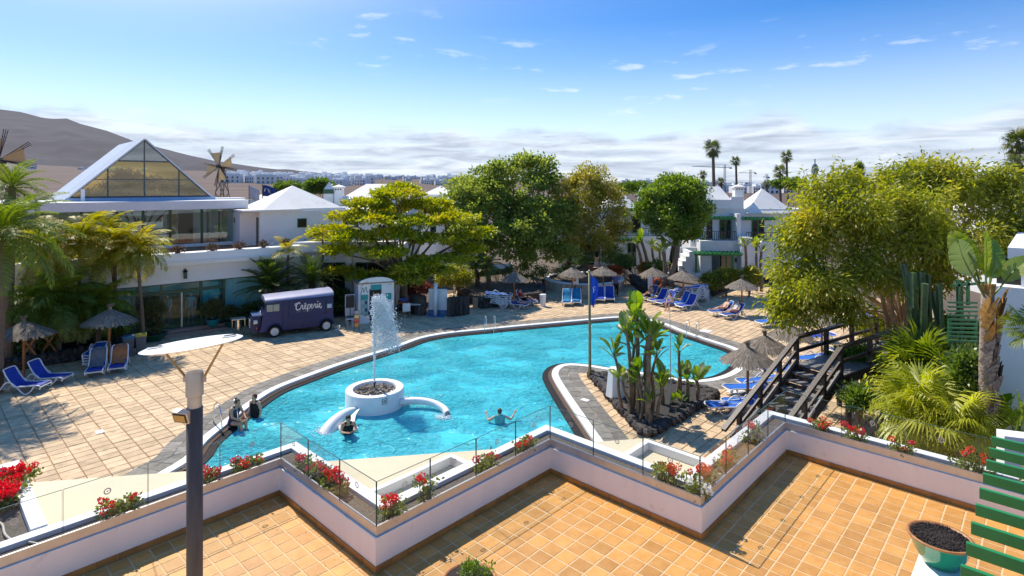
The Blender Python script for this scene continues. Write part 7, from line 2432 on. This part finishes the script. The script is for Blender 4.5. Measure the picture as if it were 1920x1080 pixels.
tag(MB().add(*(lambda n, R, r: ([((R + r * math.cos(j * 6.283 / 8)) * math.cos(i * 6.283 / n), r * math.sin(j * 6.283 / 8), (R + r * math.cos(j * 6.283 / 8)) * math.sin(i * 6.283 / n)) for i in range(n) for j in range(8)], [(i * 8 + j, i * 8 + (j + 1) % 8, ((i + 1) % n) * 8 + (j + 1) % 8, ((i + 1) % n) * 8 + j) for i in range(n) for j in range(8)]))(20, .3, .07)).build('lifebuoy', pm('orange_ring', (.6, .10, .02), .6), loc=(c.x, c.y, .95), smooth=True), 'orange lifebuoy hanging behind the sunlit parasol', 'lifebuoy')

# flags on the roofs
def roof_flag(label, u, v0, v1, Y, mat, w, h, text=False):
    p = AT(u, v0, Y)
    t3 = thing('flag', label, 'flag', (p.x, p.y, 6.0))
    zt4 = p.z - 6.0
    MB().tube([(0, 0, 0), (0, 0, zt4)], .04, 8).build('pole', M_bark, t3)
    vs, fs = [], []
    for i in range(7):
        for k in range(11):
            g = k / 10
            vs.append((.04 + w * g, .10 * math.sin(g * 7), zt4 - .1 - h * i / 6 - .45 * g * g))
    for i in range(6):
        for k in range(10): fs.append((i * 11 + k, i * 11 + k + 1, (i + 1) * 11 + k + 1, (i + 1) * 11 + k))
    o_f = MB().add(vs, fs).build('cloth', mat, t3, smooth=True)
    o_f.modifiers.new('thick', 'SOLIDIFY').thickness = .01
    if text:
        x = .14
        for ch in ([(0, 0), (0, .26)], [(0, .26), (.14, .26)], [(0, .14), (.11, .14)]): pass
        strokes = [[(.02, .02), (.08, .28)], [(.05, .28), (.20, .28)], [(.04, .16), (.15, .16)],
                   [(.32, .28), (.52, .28)], [(.42, .28), (.42, .02)],
                   [(.60, .28), (.60, .02)], [(.68, .02), (.72, .02)], [(.78, .02), (.82, .02)]]
        for s_ in strokes:
            g = (s_[0][0] + .16) / w
            stroke([(a_ + .16, zt4 - .1 - h * .62 + b_ * 1.1 - .45 * g * g) for a_, b_ in s_], .05, .10 * math.sin(g * 7) - .05, M_plastic, 'letter', t3)
    return t3
roof_flag('navy flag with white FTI lettering above the pyramid roof', 492, 345, 378, 55, pm('navy_flag', (.012, .035, .17), .7), 1.35, 1.05, True)
roof_flag('faded white flag left of the navy flag', 467, 347, 378, 57, pm('white_flag', (.6, .55, .56), .7), .95, 1.3)

# ------------------------------------------------------------------ cranes and mast far behind
M_cry = pm('crane_blue_grey', (.16, .23, .30), .6); M_crc = pm('crane_cream', (.5, .46, .38), .6)
def crane(label, u, v_top, vb, Y, jl, jr, mat, tilt=0.0):
    p = AT(u, v_top, Y)
    t3 = thing('tower_crane', label, 'crane', (p.x, p.y, -5), 0, 'tower cranes near the coast')
    h = p.z + 5; px = Y / FPX; w = 1.3 * px
    for sx in (-1, 1):
        for sy in (-1, 1): MB().tube([(sx * w, sy * w, 0), (sx * w, sy * w, h)], .3 * px, 4).build('mast_leg', mat, t3)
    b = MB()
    for k in range(14):
        b.tube([(-w, -w, h * k / 14), (w, -w, h * (k + 1) / 14)], .2 * px, 4)
    b.build('mast_lattice', mat, t3)
    zj = h - 5 * px
    for s in (-1, 1):
        MB().tube([(-jl * px, s * w * .6, zj + tilt * jl * px), (jr * px, s * w * .6, zj - tilt * jr * px)], .55 * px, 4).build('jib_chord', mat, t3)
    MB().tube([(-jl * px, 0, zj + tilt * jl * px), (0, 0, h + 1 * px)], .25 * px, 4).build('stay', mat, t3); MB().tube([(jr * px, 0, zj), (0, 0, h + 1 * px)], .25 * px, 4).build('stay', mat, t3)
    MB().box((jr * px * .85, 0, zj - 1.2 * px), (4 * px, 2 * px, 2.4 * px)).build('counterweight', mat, t3)
crane('blue-grey tower crane with the longest jib, behind the tallest palm', 1359, 309, 346, 420, 62, 13, M_cry, .04)
crane('cream tower crane right of the tallest palm', 1407, 319, 346, 430, 22, 11, M_crc)
crane('small blue-grey crane left of the palm pair', 1438, 327, 346, 520, 7, 4, M_cry)
crane('very low far crane with long thin jib', 1343, 338, 346, 640, 16, 66, M_cry)
p = AT(1528, 298, 220)
t3 = thing('radio_mast', 'slim grey mast rising between the palms and the olive tree', 'mast', (p.x, p.y, 0))
MB().tube([(0, 0, 0), (0, 0, p.z - 2)], .75, 8).build('shaft', M_cry, t3); MB().tube([(0, 0, p.z - 2), (0, 0, p.z)], .2, 6).build('tip', M_cry, t3); MB().tube([(0, 0, p.z - 5.5), (0, 0, p.z - 2.6)], 1.15, 8).build('antenna', M_cry, t3)
# green slatted pavilion behind the palm trunk
M_louv = pm('louvre_green', (.012, .10, .045), .5)
t3 = thing('green_louvre', 'dark green slatted pergola behind the tall palm trunk', 'pergola')
for k in range(10):
    p = AT(1778, 567 + k * 8, 17.2 - .12 * k); q = AT(1832, 567 + k * 8 + 1, 17.2 - .12 * k)
    MB().bar(p, q, .06, .05).build('slat', M_louv, t3)
for u in (1797, 1815):
    MB().bar(AT(u, 525, 17.5), AT(u, 572, 17.5), .07, .07, up=(1, 0, 0)).build('post', M_louv, t3)
MB().bar(AT(1784, 536, 17.5), AT(1850, 530, 17.5), .07, .07).build('beam', M_louv, t3)
for u in (1780, 1830):
    p = AT(u, 600, 16.9); MB().bar((p.x, p.y, 0), p, .07, .07, up=(1, 0, 0)).build('post', M_louv, t3)

# ------------------------------------------------------------------ van
M_van = pm('indigo_paint', (.008, .017, .105), .5, var=.12, scale=2, coat=.05)
M_vand = pm('dark_indigo_paint', (.004, .012, .080), .5, var=.12, scale=2, coat=.05)
M_vroof = pm('pale_lilac_roof', (.27, .28, .42), .45, var=.15, scale=2)
M_tyre = pm('tyre', (.012, .012, .012), .8); M_hub = pm('white_hub', (.66, .64, .60), .4)
W1 = G(515, 634); W2 = G(612, 622)
vd = (W2 - W1).to_2d().normalized()
van = thing('crepe_van', 'indigo vintage food van with white script lettering and white hubs', 'van', (W1.x, W1.y, .02), math.atan2(vd.y, vd.x))
WB = (W2 - W1).length; VW = 1.85
side = [(-.76, .34), (-.66, .60), (-.48, 1.40), (-.42, 1.86), (WB + .36, 1.96), (WB + .38, .36), (WB + .34, .30)]
arch = lambda cx_: [(cx_ + .38 * math.cos(k * math.pi / 8), .32 + .38 * math.sin(k * math.pi / 8)) for k in range(9)]
outl = [(WB + .38, .36), (WB + .36, 1.96), (-.42, 1.86), (-.48, 1.40), (-.66, .60), (-.76, .34), (-.38, .34)] + arch(0)[::-1] + [(.38, .34), (WB - .38, .34)] + arch(WB)[::-1]
def solid(par, pts, y0, y1, mat, nm, bevel=0):
    b = MB(); n = len(pts)
    polys = tessellate_polygon([[Vector((x, z, 0)) for x, z in pts]])
    vs = [(x, y0, z) for x, z in pts] + [(x, y1, z) for x, z in pts]
    fs = []
    for q in polys:
        q = list(q); a_, b_, c_ = [pts[i] for i in q]
        if (b_[0] - a_[0]) * (c_[1] - a_[1]) - (c_[0] - a_[0]) * (b_[1] - a_[1]) < 0: q = q[::-1]
        fs.append(tuple(q)); fs.append(tuple(n + i for i in reversed(q)))
    ar = sum(pts[i][0] * pts[(i + 1) % n][1] - pts[(i + 1) % n][0] * pts[i][1] for i in range(n))
    for i in range(n):
        j = (i + 1) % n
        fs.append((i, n + i, n + j, j) if ar > 0 else (j, n + j, n + i, i))
    return b.add(vs, fs).build(nm, mat, par)
solid(van, outl, .0, VW, M_van, 'body')
MB().box((WB / 2, VW / 2, .5), (WB - .5, VW - .5, .3)).build('chassis', M_black, van)
# curved roof
rp_ = []
b = MB(); n = 12
vs, fs = [], []
for (x, z0_) in ((-.46, 1.85), (WB + .40, 1.95)):
    for k in range(n + 1):
        a_ = math.pi * k / n
        vs.append((x, VW / 2 - (VW / 2 + .02) * math.cos(a_), z0_ + .26 * math.sin(a_) ** .8))
for k in range(n): fs.append((k, k + 1, n + 2 + k, n + 1 + k))
fs.append(tuple(range(n, -1, -1))); fs.append(tuple(range(n + 1, 2 * n + 2))); fs.append((0, n + 1, 2 * n + 1, n))
b.add(vs, fs).build('roof', M_vroof, van, auto=40)
MB().box((WB / 2 - .05, -.02, 1.90), (WB + .85, .05, .05)).build('drip_rail', M_vand, van)
# nose with grille and lamps
solid(van, [(-.62, .36), (-.62, 1.15), (-1.02, 1.10), (-1.10, .95), (-1.14, .40)], .38, VW - .38, M_vand, 'nose')
MB().box((-.80, VW / 2, 1.16), (.46, VW - .72, .04)).build('bonnet', pm('bonnet_blue', (.08, .14, .30), .25), van, bevel=.01)
for y in (.30, VW - .30):
    MB().tube([(-.80, y, .86), (-.98, y, .86)], [.10, .11], 16).build('headlight', M_hub, van)
    MB().tube([(-.80, y, .52), (-.86, y, .52)], .05, 12).build('indicator', pm('amber', (.6, .16, .03), .3), van)
for k in range(4): MB().box((-1.13, VW / 2, .55 + k * .12), (.02, .8, .03)).build('grille_bar', M_hub, van)
MB().box((-.46, VW / 2, 1.60), (.03, VW - .35, .42)).build('windscreen', M_dglass, van)
MB().lathe([(.10, 0), (.10, .03)], 14).build('mirror', M_hub, van, loc=(-.72, -.12, 1.42)).rotation_euler = (0, math.pi / 2, 0)
# side details
win = link('cab_window', None, van)
MB().box((-.08, -.004, 1.575), (.68, .012, .44)).build('surround', M_vand, win)
MB().box((-.24, -.014, 1.56), (.29, .01, .35)).build('pane', pm('tan_reflecting_glass', (.30, .26, .20), .08, spec=.8), win); MB().box((.08, -.014, 1.56), (.29, .01, .35)).build('pane', MATS['tan_reflecting_glass'], win)
MB().box((.38, -.01, 1.1), (.03, .025, 1.45)).build('door_seam', M_vand, van)
MB().box((.56, -.012, 1.42), (.26, .018, .84)).build('panel', M_vand, van, bevel=.006)
hatch = link('serving_hatch', None, van)
MB().box((1.66, -.012, 1.40), (1.84, .02, .80)).build('shutter', M_vand, hatch, bevel=.006)
for (x, z, sx, sz) in ((1.66, 1.815, 1.92, .03), (1.66, .99, 1.92, .04), (.72, 1.40, .03, .86), (2.60, 1.40, .03, .86)):
    MB().box((x, -.025, z), (sx, .03, sz)).build('frame', M_van, hatch)
MB().box((2.80, -.012, 1.42), (.30, .018, .84)).build('panel', M_vand, van, bevel=.006)
MB().box((2.79, -.026, 1.38), (.24, .01, .22)).build('menu_card', pm('pale_blue_card', (.42, .55, .62), .5), van)
for (x0, x1) in ((.44, 1.30), (1.38, 2.22)):
    MB().box(((x0 + x1) / 2, -.012, .66), (x1 - x0, .02, .52)).build('panel', M_vand, van, bevel=.006)
for cx_ in (0, WB):
    w_ = link('wheel', None, van, (cx_, .075, .315))
    tm_ = MB().lathe([(.20, -.09), (.29, -.09), (.315, -.05), (.315, .05), (.29, .09), (.20, .09)], 32).build('tyre', M_tyre, w_, auto=40); tm_.rotation_euler = (math.pi / 2, 0, 0)
    hm = MB().lathe([(.20, .05), (.20, .10), (.16, .112), (.12, .098), (.06, .10), (.03, .115), (.01, .115)], 28).build('hub', M_hub, w_, auto=30); hm.rotation_euler = (math.pi / 2, 0, 0)
    w2 = link('wheel', None, van, (cx_, VW - .10, .315)); o2_ = tm_.copy(); COL.objects.link(o2_); o2_.parent = w2
    b = MB()                                          # flared arch lip
    pts = [Vector((cx_ + .40 * math.cos(k * math.pi / 12), -.02, .32 + .40 * math.sin(k * math.pi / 12))) for k in range(13)]
    b.tube(pts, .035, 8).build('wheel_arch', M_van, van, smooth=True)
MB().tube(catmull([(WB + .38, .4, .30), (WB + .55, .2, .12), (WB + .75, .1, .20), (WB + .62, -.05, .03), (WB + .42, .0, .05)], sub=5), .03, 8).build('cable', M_hub, van, smooth=True)
# script lettering: Creperie with circumflex
M_let = pm('white_lettering', (.80, .79, .76), .5, var=.02)
LX, LZ, LS = 1.02, 1.33, .245                             # start, base line and x-height
def glyph(pts, w=.034, nm='letter', sub=6):
    stroke(cm2([(LX + x * LS, LZ + (z + x * .012) * LS) for x, z in pts], sub), w, -.034, M_let, nm, let)
let = link('lettering', None, van)
glyph([(.95, 1.25), (.85, 1.55), (.55, 1.50), (.25, 1.05), (.15, .55), (.30, .08), (.70, .02), (1.10, .35)], .045)          # C
glyph([(.30, 1.45), (.02, 1.40), (-.06, 1.12), (.10, .98)], .032)
glyph([(1.10, .35), (1.25, .80), (1.32, .98), (1.36, .86), (1.55, .88), (1.52, .60), (1.50, .25), (1.62, .03), (1.85, .30)], .034)   # r
glyph([(1.85, .30), (2.15, .60), (2.22, .88), (2.05, .95), (1.92, .60), (1.98, .15), (2.22, .02), (2.55, .38)], .034)        # e
glyph([(1.86, 1.12), (2.06, 1.38), (2.26, 1.12)], .03, sub=1)                                                                # circumflex
glyph([(2.62, .95), (2.58, .40), (2.52, -.55)], .040); glyph([(2.60, .60), (2.80, .95), (3.05, .85), (3.08, .40), (2.88, .03), (2.64, .15)], .034)   # p
glyph([(3.08, .40), (3.30, .45), (3.52, .72), (3.48, .95), (3.32, .90), (3.24, .50), (3.36, .10), (3.58, .05), (3.82, .38)], .034)   # e
glyph([(3.82, .38), (3.98, .82), (4.04, .98), (4.08, .86), (4.26, .88), (4.24, .60), (4.22, .25), (4.34, .03), (4.52, .28)], .034)   # r
glyph([(4.52, .28), (4.66, .92), (4.62, .35), (4.74, .03), (4.92, .30)], .036)                                               # i
glyph([(4.66, 1.28), (4.70, 1.42), (4.76, 1.30)], .05)
glyph([(4.92, .30), (5.20, .60), (5.26, .88), (5.10, .95), (4.98, .60), (5.04, .15), (5.26, .02), (5.52, .25), (5.45, .0), (5.30, -.2)], .034)   # e
for k in range(17):                                       # the small line of letters beneath
    if k in (5, 6): continue
    x = LX + .30 * LS + k * .047
    MB().box((x, -.033, LZ - .10 + .0014 * k), (.020, .004, .026)).build('small_letter', pm('dim_lettering', (.30, .30, .36), .5), let)
# ------------------------------------------------------------------ people
M_skin = pm('skin_fair', (.68, .39, .26), .55, var=.08, scale=9); M_skin2 = pm('skin_tanned', (.55, .30, .18), .55, var=.08, scale=9)
M_hair = pm('dark_hair', (.025, .016, .011), .6); M_hairg = pm('brown_hair', (.09, .055, .03), .6)
M_eye = pm('eye_dark', (.01, .01, .012), .3); M_lip = pm('lips', (.35, .10, .09), .5)
def cloth(name, c): return pm('cloth_' + name, c, .85, var=.1, scale=7)
POSE = {
 'stand': dict(pel=(0, 0, .93), che=(0, 0, 1.25), nek=(0, 0, 1.44), hed=(0, .03, 1.58), sho=.185, elb=[(-.24, -.03, 1.13), (.24, -.03, 1.13)], wri=[(-.25, .07, .90), (.25, .07, .90)], kne=[(-.10, .02, .50), (.10, .02, .50)], ank=[(-.10, -.02, .08), (.10, -.02, .08)], toe=[(-.12, .15, .035), (.12, .15, .035)]),
 'arms': dict(pel=(0, 0, .93), che=(0, .01, 1.25), nek=(0, .02, 1.44), hed=(0, .04, 1.58), sho=.185, elb=[(-.42, .10, 1.24), (.42, .10, 1.25)], wri=[(-.46, .28, 1.40), (.58, .26, 1.42)], kne=[(-.10, .06, .50), (.10, .02, .50)], ank=[(-.12, -.05, .08), (.12, -.02, .08)], toe=[(-.12, .12, .035), (.12, .15, .035)]),
 'lean': dict(pel=(0, -.05, .93), che=(0, .10, 1.22), nek=(0, .20, 1.40), hed=(0, .25, 1.53), sho=.185, elb=[(-.25, .30, 1.18), (.22, .33, 1.16)], wri=[(-.10, .48, 1.20), (.08, .50, 1.20)], kne=[(-.10, .02, .50), (.10, .02, .50)], ank=[(-.10, -.10, .08), (.10, -.10, .08)], toe=[(-.12, .05, .035), (.12, .05, .035)]),
 'edge': dict(pel=(0, 0, .10), che=(0, .06, .42), nek=(0, .13, .62), hed=(0, .19, .75), sho=.18, elb=[(-.23, .20, .34), (.23, .20, .34)], wri=[(-.12, .42, .24), (.12, .42, .24)], kne=[(-.10, .44, .12), (.10, .44, .12)], ank=[(-.09, .48, -.30), (.09, .46, -.30)], toe=[(-.10, .62, -.36), (.10, .60, -.36)]),
 'recl': dict(pel=(0, -.05, .47), che=(0, -.28, .72), nek=(0, -.40, .90), hed=(0, -.44, 1.04), sho=.18, elb=[(-.28, -.12, .60), (.28, -.12, .60)], wri=[(-.10, .10, .62), (.10, .10, .62)], kne=[(-.12, .38, .62), (.12, .36, .52)], ank=[(-.10, .74, .44), (.10, .80, .44)], toe=[(-.12, .88, .50), (.12, .94, .52)]),
 'sit': dict(pel=(0, -.12, .47), che=(0, -.08, .80), nek=(0, -.02, 1.0), hed=(0, .04, 1.13), sho=.18, elb=[(-.24, .08, .74), (.24, .08, .74)], wri=[(-.10, .28, .66), (.10, .28, .66)], kne=[(-.13, .32, .50), (.13, .32, .50)], ank=[(-.12, .34, .09), (.12, .34, .09)], toe=[(-.13, .50, .045), (.13, .50, .045)]),
 'bend': dict(pel=(0, 0, .93), che=(0, .20, 1.15), nek=(0, .36, 1.24), hed=(0, .46, 1.28), sho=.185, elb=[(-.23, .38, .92), (.23, .38, .92)], wri=[(-.15, .46, .70), (.15, .46, .70)], kne=[(-.10, .02, .50), (.10, .02, .50)], ank=[(-.10, -.02, .08), (.10, -.02, .08)], toe=[(-.12, .15, .035), (.12, .15, .035)]),
}
def capsule(b, p, q, r0, r1, n=12):
    p, q = Vector(p), Vector(q)
    d = (q - p); L_ = max(d.length, 1e-4); d.normalize()
    pts = [p - d * r0 * k for k in (.95, .7, .3)] + [p, q] + [q + d * r1 * k for k in (.3, .7, .95)]
    b.tube(pts, [r0 * .3, r0 * .72, r0 * .95, r0, r1, r1 * .95, r1 * .72, r1 * .3], n)
FUSE_SC = bpy.data.scenes.new('fuse')                # a small side scene keeps the skinning quick
def fuse(b, name, mat, par, vox):
    """one continuous skin over overlapping limbs"""
    me = b.mesh(name, mat)
    o = bpy.data.objects.new(name, me); FUSE_SC.collection.objects.link(o)
    md = o.modifiers.new('r', 'REMESH'); md.mode = 'VOXEL'; md.voxel_size = vox; md.use_smooth_shade = True
    sm = o.modifiers.new('s', 'SMOOTH'); sm.iterations = 4; sm.factor = .6
    with bpy.context.temp_override(scene=FUSE_SC, view_layer=FUSE_SC.view_layers[0]):
        m2 = bpy.data.meshes.new_from_object(o.evaluated_get(bpy.context.evaluated_depsgraph_get()))
    bpy.data.objects.remove(o)
    m2.name = name
    m2.materials.clear(); m2.materials.append(mat)
    return m2
def person(label, loc, face, pose, skin, clothes, hair=M_hair, s=1.0, bun=False, cap=None, long_hair=False):
    P = {k: v for k, v in POSE[pose].items()}
    V3 = Vector
    t = thing('person', label, 'person', loc, math.radians(face) - math.pi / 2)
    t.scale = (s, s, s)
    pel, che, nek, hed = (V3(P[k]) for k in ('pel', 'che', 'nek', 'hed'))
    up = (nek - pel).normalized(); fw = V3((1, 0, 0)).cross(up) * -1
    if fw.y < 0 and pose != 'recl': fw = -fw
    sh = [che + up * .155 + V3((-P['sho'], 0, 0)), che + up * .155 + V3((P['sho'], 0, 0))]
    hip = [pel + V3((-.09, 0, -.02)), pel + V3((.09, 0, -.02))]
    hf = fw if pose != 'recl' else V3((0, .75, .66))
    def torso(b, g=0.0, top=True):
        for x in (-.065, .065):
            capsule(b, pel + V3((x, 0, 0)), pel.lerp(che, .5) + V3((x * .75, 0, 0)), .115 + g, .095 + g)
            capsule(b, pel.lerp(che, .5) + V3((x * .75, 0, 0)), che + V3((x * 1.25, 0, 0)) + up * .05, .095 + g, .105 + g)
        if top: capsule(b, sh[0] * .92 + sh[1] * .08, sh[1] * .92 + sh[0] * .08, .062 + g, .062 + g)
    b = MB()
    torso(b)
    capsule(b, nek - up * .06, hed - up * .05, .055, .05)
    b.ball(hed, (.076, .092, .112), 16, 12)
    b.ball(hed + hf * .05 - V3((0, 0, .05)), (.055, .055, .055), 12, 8)
    b.ball(hed + hf * .096 - V3((0, 0, .015)), (.014, .02, .022), 8, 6)
    for k in (0, 1):
        e, w, kn, an_, to = (V3(P[q][k]) for q in ('elb', 'wri', 'kne', 'ank', 'toe'))
        b.ball(hed + V3(((-.078, .078)[k], 0, -.01)), (.015, .022, .032), 8, 6)
        capsule(b, sh[k], e, .052, .042); capsule(b, e, w, .042, .029)
        capsule(b, hip[k], kn, .090, .062); capsule(b, kn, an_, .058, .040); capsule(b, an_ + (to - an_) * -.1, to, .042, .034)
        d = (w - e).normalized(); b.ball(w + d * .05, (.036, .03, .045), 10, 7)
    me = fuse(b, 'body', skin, t, .016)
    b = MB()                                             # fingers rooted in the palms
    for k in (0, 1):
        e, w = V3(P['elb'][k]), V3(P['wri'][k]); d = (w - e).normalized()
        a_ = d.cross(V3((0, 0, 1))); a_ = a_.normalized() if a_.length > .1 else V3((1, 0, 0)); c_ = a_.cross(d)
        for j, ln in enumerate((.062, .075, .070, .055)):
            p0 = w + d * .075 + a_ * (-.027 + .018 * j); p1 = p0 + d * ln * .55; p2 = p1 + (d * .8 - c_ * .5).normalized() * ln * .5
            b.tube([p0, p1, p2], [.0095, .009, .007], 6)
        p0 = w + d * .03 + a_ * -.03; p1 = p0 + (d * .6 - a_ * .8).normalized() * .04; b.tube([p0, p1, p1 + (d - a_ * .2).normalized() * .03], [.011, .010, .008], 6)
    bm = bmesh.new(); bm.from_mesh(me); bm.from_mesh(b.mesh('f', skin, True)); bm.to_mesh(me); bm.free()
    link('body', me, t)
    for k in (-1, 1): MB().ball(hed + hf * .082 + V3((.03 * k, 0, .015)), .011, 8, 6).build('eye', M_eye, t)
    MB().ball(hed + hf * .092 - V3((0, 0, .058)), (.022, .008, .007), 8, 6).build('mouth', M_lip, t)
    b = MB()                                             # hair
    b.ball(hed + V3((0, 0, .022)) - hf * .018, (.088, .100, .108), 16, 12)
    if bun: b.ball(hed + V3((0, 0, .11)) - hf * .06, .045, 10, 8)
    if long_hair: capsule(b, hed - hf * .05, nek - hf * .07 - up * .05, .075, .06)
    hv = []
    cut_ = hed + hf * .055
    for v in b.v:
        v = V3(v)
        if (v - cut_).dot(hf) > 0 and v.z < hed.z + .055: v = v - hf * ((v - cut_).dot(hf) + .03)
        hv.append(tuple(v))
    b.v = hv
    b.build('hair', hair, t, smooth=True)
    if cap: MB().lathe([(.093, .03), (.088, .08), (.05, .125), (.01, .135)], 16, hed).box(hed + hf * .12 + V3((0, 0, .035)), (.13, .12, .012)).build('cap', cap, t, smooth=True)
    for (kind, mat) in clothes:
        b = MB()
        if kind in ('suit', 'top', 'shirt'):
            torso(b, .012, kind != 'suit')
        if kind == 'shirt':
            for k in (0, 1): capsule(b, sh[k], sh[k].lerp(V3(P['elb'][k]), .75), .066, .060)
        if kind in ('suit', 'brief', 'shorts', 'trousers'):
            capsule(b, hip[0], hip[1], .118, .118)
        if kind in ('shorts', 'trousers'):
            for k in (0, 1):
                kn, an_ = V3(P['kne'][k]), V3(P['ank'][k])
                capsule(b, hip[k], hip[k].lerp(kn, .75 if kind == 'shorts' else 1), .106, .085)
                if kind == 'trousers': capsule(b, kn, kn.lerp(an_, .92), .078, .066)
        if kind == 'suit':
            for x in (-.09, .09): capsule(b, che + V3((x, 0, 0)) + up * .06, che + V3((x * .85, 0, 0)) + up * .19, .066, .058)
        link({'suit': 'swimsuit', 'top': 'top', 'shirt': 'shirt', 'brief': 'briefs', 'shorts': 'shorts', 'trousers': 'trousers'}[kind], fuse(b, kind, mat, t, .018), t)
    return t
c_navy, c_black, c_turq = cloth('navy', (.03, .035, .09)), cloth('black', (.010, .010, .011)), cloth('turquoise', (.02, .26, .33))
c_red, c_orange, c_grey = cloth('red', (.30, .02, .02)), cloth('orange', (.40, .12, .03)), cloth('grey', (.14, .125, .12))
c_white, c_blue, c_beige = cloth('white', (.6, .58, .56)), cloth('blue', (.06, .10, .35)), cloth('beige', (.5, .42, .34))
p = G(437, 797)
person('person in navy swimsuit sitting on the pool edge by the ladder', (p.x, p.y, .02), -20, 'edge', M_skin2, [('suit', c_navy)], M_hairg, bun=True)
p = G(478, 781, -.09)
person('person in black swimsuit standing waist-deep beside the sitting bather', (p.x, p.y, -1.0), -110, 'stand', M_skin, [('suit', c_black)], cloth('reddish_hair', (.12, .03, .02)))
p = G(650, 812, -.09)
person('bather leaning against the white fountain arm', (p.x + .05, p.y - .05, -1.05), -70, 'lean', M_skin2, [('suit', c_black)], M_hair)
p = G(937, 794, -.09)
person('bather seen from behind with both arms raised in the pool', (p.x, p.y, -1.15), 95, 'arms', M_skin, [('top', cloth('aqua', (.12, .42, .42))), ('brief', c_black)], M_hairg, s=.92)
def on_lounger(lo, label, skin, clothes, hair=M_hair, **k):
    h = math.degrees(lo.rotation_euler.z) + 90
    return person(label, (lo.location.x, lo.location.y, lo.location.z - .02), h, 'recl', skin, clothes, hair, s=.91, **k)
on_lounger(lm1, 'person in orange top reclining on the left middle lounger', M_skin, [('top', c_orange), ('shorts', c_blue)])
on_lounger(lm2, 'person in red shirt and cap reclining on the right middle lounger', M_skin, [('shirt', c_red), ('shorts', c_black)], cap=c_black)
on_lounger(lc1, 'sunbather on the left lounger of the couple', M_skin, [('brief', c_black)], M_hairg)
on_lounger(lc2, 'person in pink-white top sitting on the right lounger of the couple', M_skin, [('top', c_white), ('shorts', cloth('pinkish', (.5, .25, .22)))], M_hair)
p = G(1121, 506, .35)
person('person in black top and pale trousers standing on the garden path', (p.x, p.y + .8, .50), 100, 'stand', M_skin, [('shirt', c_black), ('trousers', c_beige)])
p = G(1257, 582)
person('person sitting sideways between the loungers of the right row', (p.x, p.y, .0), 215, 'sit', M_skin, [('top', c_white), ('shorts', c_blue)], M_hairg, long_hair=True, s=.91)
p = G(1155, 556)
person('person in blue patterned shirt bending beside the round planter', (p.x, p.y, .02), -100, 'stand', M_skin, [('shirt', cloth('patterned', (.08, .12, .30))), ('trousers', c_black)], M_hairg)
p = G(1215, 565)
person('person sitting on the first lounger of the right row', (p.x, p.y, .0), 212, 'recl', M_skin2, [('shorts', c_black)], s=.91)
p = G(700, 606)
person('person in red shirt standing at the kiosk doorway', (p.x, p.y + .3, .02), -80, 'stand', M_skin2, [('shirt', c_red), ('shorts', c_white)])
for k, (x, lab) in enumerate(((15.65, 'left person in turquoise shirt standing inside the shop door'), (16.75, 'right person in turquoise shirt standing inside the shop door'))):
    q = FO + D * x + NB * .9
    person(lab, (q.x, q.y, .30), -120 + 40 * k, 'stand', M_skin, [('shirt', c_turq), ('trousers', c_grey)], s=1.02)
bpy.data.scenes.remove(FUSE_SC)
# ------------------------------------------------------------------ air: a thin even haze over land and sea
m, t_, o_ = nodes_of('haze_air')
vol = t_.nodes.new('ShaderNodeVolumePrincipled')
vol.inputs['Color'].default_value = (.80, .88, 1.0, 1)
vol.inputs['Density'].default_value = 0.9e-5
vol.inputs['Anisotropy'].default_value = 0.2
t_.links.new(vol.outputs[0], o_.inputs['Volume'])
hz = MB().box((0, 7300, 470), (29000, 14800, 980)).build('haze', m)
tag(hz, kind='stuff')
S.cycles.volume_bounces = 0
